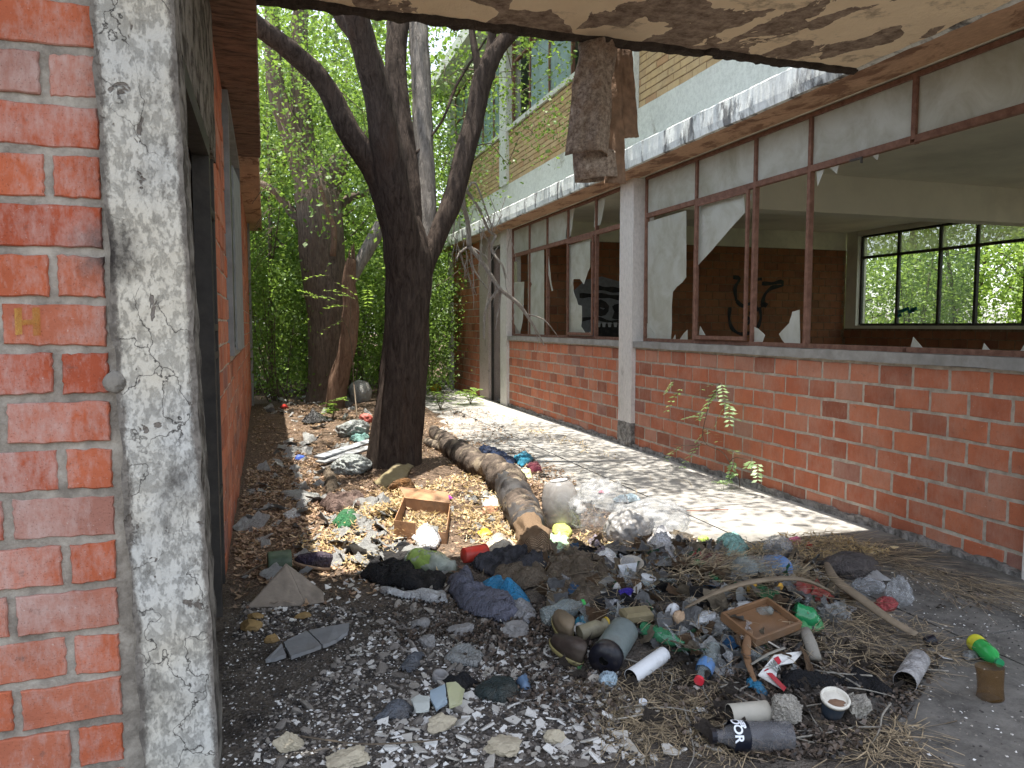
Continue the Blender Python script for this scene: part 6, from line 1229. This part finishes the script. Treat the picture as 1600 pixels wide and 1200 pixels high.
# ================= repeated small pieces =================
def zone(pxpoly): return [tuple(on(*q)[:2]) for q in pxpoly]
def samp(poly, n, dens=None):
    xs = [p[0] for p in poly]; ys = [p[1] for p in poly]; out = []; g = 0
    while len(out) < n and g < n * 60:
        g += 1; x, y = U(min(xs), max(xs)), U(min(ys), max(ys))
        if poly_in((x, y), poly) and (dens is None or R() < dens(x, y)): out.append((x, y))
    return out
shard_m = Mt('glazed_shard', rough=.45, spec=.4); c = shard_m.mix(shard_m.rnd(), (.34, .31, .26), (.76, .75, .72)); c = shard_m.mix(shard_m.ramp(shard_m.noise(26, 5, .7), [(.48, 0.), (.66, .75)]), c, (.22, .19, .15)); shard_m.col(c); shard_m.bump(shard_m.noise(50, 4), .3, .003); shard_m = shard_m.m
shard_s = []
for i in range(16):
    n_ = random.choice((4, 5, 5, 6, 7)); an = sorted(U(0, 6.28) for _ in range(n_)); 
    while max((an[(j + 1) % n_] - an[j]) % 6.2832 for j in range(n_)) > 2.4: an = sorted(U(0, 6.28) for _ in range(n_))
    mb = MB(); rr = [U(.6, 1.1) for _ in an]; pts = []
    for j in range(n_):
        a, b = an[j], an[(j + 1) % n_] + (6.2832 if j == n_ - 1 else 0); pts.append((rr[j] * math.cos(a), rr[j] * math.sin(a) * .8))
        for q in (1, 2): f = q / 3; r1 = rr[j] * (1 - f) + rr[(j + 1) % n_] * f; p0 = Vector((rr[j] * math.cos(a), rr[j] * math.sin(a) * .8)); p1 = Vector((rr[(j + 1) % n_] * math.cos(b), rr[(j + 1) % n_] * math.sin(b) * .8)); v_ = p0.lerp(p1, f); pts.append((v_.x + U(-.05, .05), v_.y + U(-.05, .05)))
    k = len(pts); top = [(x * .95, y * .95, .16 + U(-.02, .02)) for x, y in pts]; mid = [(x, y, .11) for x, y in pts]; bot = [(x * U(.85, 1.0), y * U(.85, 1.), -.14) for x, y in pts]
    mb.add(top + mid + bot, [tuple(range(k)), tuple(range(3 * k - 1, 2 * k - 1, -1))] + [(j, k + j, k + (j + 1) % k, (j + 1) % k) for j in range(k)] + [(k + j, 2 * k + j, 2 * k + (j + 1) % k, k + (j + 1) % k) for j in range(k)])
    shard_s.append(mb)
stone_s = [stone_v(1 if i % 2 else 2, .4) for i in range(10)]
def proto_meshes(lst, mt, nm, smooth=False):
    out = []
    for mb in lst:
        me = bpy.data.meshes.new(nm); me.from_pydata([tuple(v) for v in mb.v], [], mb.f); me.materials.append(mt)
        out.append(me)
    return out
SH = proto_meshes(shard_s, shard_m, 'tile_shard'); STN = proto_meshes(stone_s, stone_m, 'stone')
taken = []
def scatter(meshes, name, label, cat, group, poly, n, s0, s1, tilt=.5, sink=.2, sep=.7, dens=None, pw=1.6):
    k = 0
    if dens is None: dens = lambda x, y: .18 + .82 * sm(-.15, .25, nz(x * 2.6, y * 2.6, 4))
    for x, y in samp(poly, n * 4, dens):
        if k >= n: break
        s = s0 + (s1 - s0) * R() ** pw
        if any((x - a) ** 2 + (y - b) ** 2 < (sep * (s + c)) ** 2 for a, b, c in taken): continue
        taken.append((x, y, s)); o = bpy.data.objects.new(name, random.choice(meshes)); COL.objects.link(o)
        o.location = (x, y, gz(x, y) + s * (.22 - sink * .3 - (.12 * R() if sink > 0 else 0))); o.rotation_euler = (U(-tilt, tilt), U(-tilt, tilt), U(0, 6.28)); o.scale = (s, s, s * U(.6, 1.1) if s < .03 else s * .55)
        tag(o, label, cat, group); k += 1
zAll0 = [(-.2, 3.9), (.7, 3.9), (1.7, 4.2), (2.5, 4.6), (2.6, 9), (2.4, 13), (-.2, 13)]
zA = zone([(560, 1196), (600, 1120), (680, 1060), (760, 1010), (850, 1000), (905, 1050), (930, 1110), (1010, 1196)]); zB = zone([(700, 1010), (760, 975), (870, 960), (960, 1040), (1000, 1120), (930, 1150), (840, 1120), (740, 1080)])
zC = zone([(380, 1196), (440, 1090), (600, 980), (700, 960), (760, 1000), (640, 1090), (560, 1196)]); zD = zone([(560, 960), (680, 920), (860, 940), (860, 1020), (700, 1010), (600, 1010)]); zE = zone([(940, 1090), (1090, 1060), (1120, 1180), (1000, 1196)])
scatter(SH, 'tile_shard', 'broken white glazed shard in the rubble spread at the bottom of the picture', 'shard', 'white shards in the rubble', zA, 185, .018, .052, .6, sep=.55, pw=1.2)
scatter(SH, 'tile_shard', 'broken white shard among the dark debris in front of the boots and flask', 'shard', 'white shards below the heap', zB, 90, .018, .05, .7, sep=.55, pw=1.2)
scatter(SH, 'tile_shard', 'lone pale shard on the dark soil below the thin pale stick', 'shard', 'pale shards at lower right', zE, 16, .018, .05, .6)
scatter(SH, 'plaster_chip', 'small pale plaster chip on the dark gravel near the long grey slab', 'chip', 'pale chips near the slab', zC, 130, .008, .026, .6, sep=.6)
scatter(SH, 'plaster_chip', 'small pale chip on the shaded ground between the canvas sheet and the trousers', 'chip', 'pale chips near the canvas sheet', zone([(400, 980), (480, 905), (700, 900), (720, 960), (560, 985)]), 90, .010, .035, .7, sep=.6)
scatter(SH, 'plaster_chip', 'small pale chip among the dry leaves beside the left wall', 'chip', 'pale chips by the left wall', zone([(375, 900), (385, 760), (520, 740), (560, 860), (440, 930)]), 70, .010, .04, .7, sep=.6)
scatter(STN, 'stone', 'small grey or tan stone in the dark gravel at the lower left', 'stone', 'stones in the gravel', zC, 150, .010, .035, 1., .3)
scatter(STN, 'stone', 'small stone between the trousers and the rubble', 'stone', 'stones below the trousers', zD, 60, .012, .045, 1., .3)
scatter(STN, 'stone', 'small grey or tan stone lying among the white shards', 'stone', 'stones among the shards', zA + [], 90, .010, .034, 1., .3, sep=.5)
zL = zone([(455, 850), (560, 790), (620, 800), (630, 870), (700, 900), (560, 900), (480, 880)]); zT = zone([(450, 700), (500, 660), (580, 660), (580, 720), (500, 730)]); zBk = zone([(405, 650), (420, 612), (560, 608), (575, 650), (480, 668)])
zH = zone([(840, 880), (930, 850), (1100, 845), (1290, 880), (1330, 960), (1260, 1060), (1120, 1060), (1000, 1000), (860, 960)]); zR = zone([(690, 640), (760, 640), (840, 720), (860, 760), (800, 740), (700, 690)]); zM = zone([(600, 770), (760, 740), (800, 800), (830, 860), (720, 850), (700, 800), (620, 790)])
def crushed(n_, mt, nm, L_=.2, r=.033):
    out = []
    for i in range(n_):
        mb = MB(); pr = [(0, r * .4), (.008, r)] + [(L_ * (.08 + .56 * j / 8), r * U(.82, 1.05)) for j in range(9)] + [(L_ * .78, r * .8), (L_ * .88, r * .45), (L_ * .98, r * .38)]
        lathe(mb, (-L_ / 2, 0, 0), (1, .0, .0), pr, 18, dent=.45, sd=R() * 30, flat=U(.45, .8)); out.append(mb)
    return proto_meshes(out, mt, nm)
def sc_full(meshes, name, label, cat, group, poly, n, s0, s1, tilt, lift):
    for x, y in samp(poly, n):
        s = U(s0, s1); o = bpy.data.objects.new(name, random.choice(meshes)); COL.objects.link(o); o.location = (x, y, gz(x, y) + lift * s); o.rotation_euler = (U(-.4, .4), U(-tilt, tilt), U(0, 6.28)); o.scale = (s, s, s)
        for p in o.data.polygons: p.use_smooth = True
        tag(o, label, cat, group)
zHh = zone([(860, 900), (940, 870), (1100, 862), (1280, 890), (1320, 960), (1250, 1050), (1120, 1050), (1000, 1010), (870, 970)])
for mt_, lb, n_ in ((bottlep, 'clear', 16), (clear('pet_green', (.05, .28, .12), .5, .1, False), 'green', 7), (clear('pet_amber', (.22, .12, .04), .55, .1, False), 'amber', 6), (mat('bottle_white', (.55, .55, .52), .4, .2), 'white', 8), (mat('bottle_dark', (.04, .045, .05), .4, .2), 'dark', 6)):
    sc_full(crushed(4, mt_, 'crushed_bottle'), 'crushed_bottle', 'small crushed %s bottle buried in the litter heap' % lb, 'bottle', 'crushed %s bottles in the heap' % lb, zHh, n_, .45, .95, .5, .03)
SK = []
for i in range(6):
    mb = MB(); tube(mb, [(-.5, 0, 0, .012), (-.15, U(-.05, .05), U(-.03, .03), .011), (.2, U(-.05, .05), U(-.03, .03), .009), (.5, U(-.08, .08), 0, .004)], 6, .08, .1); SK.append(mb)
sc_full(proto_meshes(SK, M['twig'], 'dry_stick'), 'dry_stick', 'thin brown stick lying on the litter heap', 'stick', 'sticks on the heap', zH, 60, .12, .42, .3, .12)
sc_full(proto_meshes(SK, mat('grey_wood', (.28, .26, .22)), 'dry_stick'), 'dry_stick', 'thin grey stick on the dark debris below the heap', 'stick', 'sticks below the heap', zone([(880, 1040), (1120, 1040), (1300, 1000), (1470, 1030), (1400, 1150), (1120, 1190), (960, 1190)]), 46, .1, .35, .1, .04)
sc_full(proto_meshes(SK, M['twig'], 'dry_stick'), 'dry_stick', 'fallen twig on the leaf-covered ground around the big tree', 'stick', 'twigs round the tree', zAll0, 70, .15, .6, .1, .03)
# scraps of paper and plastic
def scrap_meshes(n_, mt, nm):
    out = []
    for i in range(n_):
        k = 9; vs = []; sd = R() * 99
        for j in range(k):
            for l in range(k):
                x, y = j / (k - 1) - .5, l / (k - 1) - .5; e = 1 + .25 * noise.noise(Vector((x * 3 + sd, y * 3, 0))); vs.append((x * 2 * e, y * 1.4 * e, .55 * ridged(Vector((x * 2 + sd, y * 2, sd)), 3) + .15 * noise.noise(Vector((x * 9, y * 9, sd)))))
        me = bpy.data.meshes.new(nm); me.from_pydata(vs, [], [(j * k + l, (j + 1) * k + l, (j + 1) * k + l + 1, j * k + l + 1) for j in range(k - 1) for l in range(k - 1)]); me.materials.append(mt); out.append(me)
    return out
SW = scrap_meshes(5, mat('scrap_white', (.68, .68, .66), .7, .2, 3, .3, dirt=.3), 'paper_scrap'); SC = {}
scatter(SW, 'paper_scrap', 'white crumpled scrap in the sunlit leaves left of the cardboard box', 'scrap', 'white scraps left of the box', zL, 150, .015, .10, .8, 0, .5)
scatter(SW, 'plastic_film', 'pale grey film scrap on the leaves along the foot of the left wall', 'scrap', 'pale scraps along the left wall', zone([(375, 930), (385, 760), (450, 690), (540, 740), (560, 860), (480, 900)]), 110, .015, .085, .8, 0, .5)
scatter(SW, 'paper_scrap', 'white plastic scrap in the sunlit patch left of the big trunk', 'scrap', 'white scraps left of the trunk', zT, 34, .03, .10, .6, 0, .5)
scatter(SW, 'paper_scrap', 'pale scrap in the shaded undergrowth at the back left', 'scrap', 'pale scraps at the back', zBk, 60, .03, .11, .8, 0, .5)
scatter(SW, 'foam_scrap', 'small white scrap caught in the litter heap', 'scrap', 'white scraps in the heap', zH, 260, .012, .060, 1.2, -.7, .3)
scatter(SW, 'paper_scrap', 'white scrap on the sunlit ground right of the big trunk', 'scrap', 'white scraps right of the trunk', zR, 34, .015, .07, .6, 0, .5)
scatter(SW, 'paper_scrap', 'white scrap on the dry leaves between the box and the roll', 'scrap', 'white scraps before the roll', zM, 46, .012, .055, .7, 0, .5)
for nm, c, lb in (('green', (.06, .28, .12), 'dark green'), ('blue', (.05, .22, .50), 'blue'), ('red', (.50, .05, .05), 'red'), ('grey', (.36, .36, .36), 'grey'), ('brown', (.25, .15, .08), 'brown'), ('black', (.015, .015, .018), 'black'), ('tan', (.42, .34, .24), 'tan')):
    if nm == 'green':
        scatter(scrap_meshes(6, clearp, 'film_scrap'), 'film_scrap', 'crinkled see-through film scrap in the litter heap', 'scrap', 'clear film scraps in the heap', zH, 70, .03, .08, 1., -.8, .25)
        scatter(scrap_meshes(5, mat('scrap_mud', (.09, .07, .055), .9, .3, 3, .3), 'mud_scrap'), 'rag_scrap', 'small muddy rag scrap around the foot of the heap', 'scrap', 'muddy scraps round the heap', zone([(880, 1010), (1120, 1040), (1300, 1000), (1470, 1030), (1400, 1140), (1120, 1180), (930, 1150)]), 90, .015, .05, 1., -.5, .3)
    SX = scrap_meshes(6, mat('scrap_' + nm, c, .6, .3, 3, .3), nm + '_scrap')
    scatter(SX, {'brown': 'cardboard_scrap', 'tan': 'cardboard_scrap', 'black': 'cloth_scrap', 'grey': 'cloth_scrap'}.get(nm, 'plastic_scrap'), 'small %s scrap caught in the litter heap' % lb, 'scrap', '%s scraps in the heap' % lb, zH, {'black': 70, 'brown': 130, 'tan': 160, 'grey': 170, 'green': 22, 'blue': 18}.get(nm, 12), .02, .072, 1.2, -.8, .25, pw=1.4)
# ================= STUFF =================
def litter_leaves(name, mt, label, zones, size, wd, lift=.012, up=.25, kind='leaves'):
    C_ = []
    for poly, n in zones:
        for x, y in samp(poly, n, lambda x, y: .22 + .78 * sm(-.25, .3, nz(x * 2.3, y * 2.3, 31) + .5 * nz(x * 7, y * 7, 3))): C_.append((x, y, gz(x, y) + U(.002, lift)))
    c = np.array(C_); n = len(c); a = rs.uniform(0, 6.28, n); d = np.stack([np.cos(a), np.sin(a), rs.uniform(-up, up, n)], 1); s = np.stack([-np.sin(a), np.cos(a), rs.uniform(-up, up, n) * 2], 1)
    L_ = size * rs.uniform(.5, 1.4, n)[:, None]; W_ = L_ * wd * rs.uniform(.6, 1.3, n)[:, None]; k = np.array([0, 0, 1.])[None] * L_ * rs.uniform(0, .35, n)[:, None]
    q = np.concatenate([np.stack([c - d * L_ * .5 + k, c - s * W_, c + s * W_ * 0, c + s * W_], 1)[:, [0, 1, 2, 3]], np.stack([c + d * L_ * .5 + k, c + s * W_, c + s * W_ * 0, c - s * W_], 1)], 0)
    mb = MB(); t = rs.uniform(0, 1, n); mb.quads(q, tints=np.concatenate([t, t])); tag(mb.build(name, mt, loc=(1.5, 5, 0)), label, kind, kind='stuff')
zAll = [(-.2, 3.9), (.7, 3.9), (1.7, 4.2), (2.5, 4.6), (2.35, 6.5), (2.5, 9), (2.4, 13), (-.2, 13)]
litter_leaves('dry_leaves', M['leaf_dry'], 'brown dry leaves covering the ground around the big tree', [(zAll, 9000), (zone([(365, 870), (385, 740), (450, 700), (560, 740), (640, 760), (560, 900), (420, 930)]), 6500), (zone([(800, 760), (850, 720), (900, 745), (900, 790), (840, 800)]), 900), (zR, 900)], .042, .22, .02)
litter_leaves('straw_leaves', M['leaf_straw'], 'pale yellow dry leaves and straw in the sun between the box and the roll', [(zM, 1500), (zone([(560, 790), (600, 765), (640, 775), (620, 820), (570, 830)]), 700), (zL, 700), (zone([(620, 840), (640, 805), (700, 812), (695, 848)]), 500), (zone([(1150, 860), (1250, 838), (1330, 850), (1400, 868), (1330, 885), (1200, 870)]), 700), (zone([(760, 640), (900, 690), (1000, 725), (930, 715), (820, 680)]), 260), (zone([(860, 840), (960, 835), (950, 880), (880, 875)]), 250)], .05, .10, .05, .5)
litter_leaves('debris_flakes', leafmat('dark_flakes', (.012, .010, .009), (.13, .095, .07), .03), 'dark brown bits of bark and trash covering the heap', [(zH, 5000), (zone([(1000, 1050), (1300, 990), (1480, 1020), (1420, 1120), (1330, 1190), (1080, 1190)]), 3600), (zB, 2200), (zD, 1500), (zone([(1380, 870), (1590, 930), (1590, 960), (1450, 960)]), 160)], .021, .30, .025, .6)
mb = MB()                                       # fibres
def fibres(poly, n, L0, L1, w_, lift, am=0, asd=3., mat=0):
    for x, y in samp(poly, n):
        a = am + random.gauss(0, asd); L_ = U(L0, L1); z0 = gz(x, y) + U(.004, lift); p = [Vector((x, y, z0))]; 
        for k in range(3): a += U(-.3, .3); q = p[-1] + Vector((math.cos(a), math.sin(a), 0)) * L_ / 3; q.z = max(gz(q.x, q.y) + .004, z0 + U(-.012, .012)); p.append(q)
        for k in range(3):
            d = (p[k + 1] - p[k]).normalized(); s = Vector((-d.y, d.x, U(-.3, .3))) * w_ * U(.5, 1.2); o = [p[k] - s, p[k] + s, p[k + 1] + s * .9, p[k + 1] - s * .9]; mb.add(o, [(0, 1, 2, 3)], mat, R())
fibres(zone([(1060, 890), (1150, 880), (1260, 900), (1240, 940), (1120, 950), (1050, 930)]), 620, .08, .28, .0022, .10, 0, .5)
fibres(zone([(1160, 862), (1260, 838), (1400, 860), (1420, 880), (1330, 890), (1220, 880)]), 420, .12, .40, .0022, .06, -.3, .4)
fibres(zone([(1380, 868), (1590, 925), (1590, 950), (1480, 935), (1400, 900)]), 220, .1, .45, .0016, .03, -1.2, .5); fibres(zone([(1280, 930), (1450, 985), (1500, 1040), (1400, 1080), (1250, 1030)]), 520, .05, .22, .0018, .04, -.8, .9)
fibres(zone([(1330, 1150), (1430, 1130), (1450, 1196), (1340, 1196)]), 150, .06, .2, .002, .02); fibres(zH, 1300, .05, .22, .0016, .08); fibres(zone([(900, 1060), (1120, 1040), (1180, 1190), (960, 1190)]), 900, .04, .16, .0016, .02)
fibres(zAll, 420, .08, .35, .002, .03); fibres(zone([(760, 650), (960, 715), (1100, 760), (1000, 770), (820, 700)]), 60, .1, .5, .002, .01, -1.2, .6)
tag(mb.build('straw_fibres', leafmat('dry_straw', (.11, .085, .055), (.42, .33, .21), .05), loc=(2, 3.5, 0)), 'dry palm fibres and straw strewn over the heap and along the wall', 'straw', kind='stuff')
# gravel
OCT = np.array([[1, 0, 0], [-1, 0, 0], [0, 1, 0], [0, -1, 0], [0, 0, 1], [0, 0, -1]], float); OF = [(0, 2, 4), (2, 1, 4), (1, 3, 4), (3, 0, 4), (2, 0, 5), (1, 2, 5), (3, 1, 5), (0, 3, 5)]
mb = MB()
for poly, n, s0, s1 in ((zone([(345, 1196), (350, 960), (450, 940), (640, 930), (860, 960), (960, 1050), (1000, 1196)]), 9000, .002, .009), (zC, 2600, .004, .014), (zA, 4200, .004, .014), (zB, 1800, .004, .013), (zD, 900, .004, .014), (zone([(360, 1000), (380, 940), (560, 950), (560, 1000)]), 900, .006, .02), (zone([(1380, 880), (1599, 940), (1599, 1196), (1400, 1196)]), 1500, .002, .008)):
    for x, y in samp(poly, n):
        s = s0 + (s1 - s0) * R() ** 2.2; v = OCT * (s * rs.uniform(.6, 1.3, (6, 1))) * np.array([1, .8, .6]) + rs.normal(0, s * .15, (6, 3)); a = U(0, 6.28); ca, sa = math.cos(a), math.sin(a)
        v = np.stack([v[:, 0] * ca - v[:, 1] * sa + x, v[:, 0] * sa + v[:, 1] * ca + y, v[:, 2] + gz(x, y) + s * .2], 1); mb.add(v.tolist(), OF, 0, R())
gm = Mt('mixed_gravel', rough=.9, spec=.25); gm.col(gm.ramp(gm.attr(), [(0, (.035, .032, .03)), (.4, (.09, .08, .072)), (.66, (.20, .175, .15)), (.84, (.36, .33, .29)), (.93, (.66, .65, .62))])); 
tag(mb.build('gravel', gm.m, loc=(.8, 3, 0)), 'fine dark gravel and rubble grit at the lower left', 'gravel', kind='stuff')
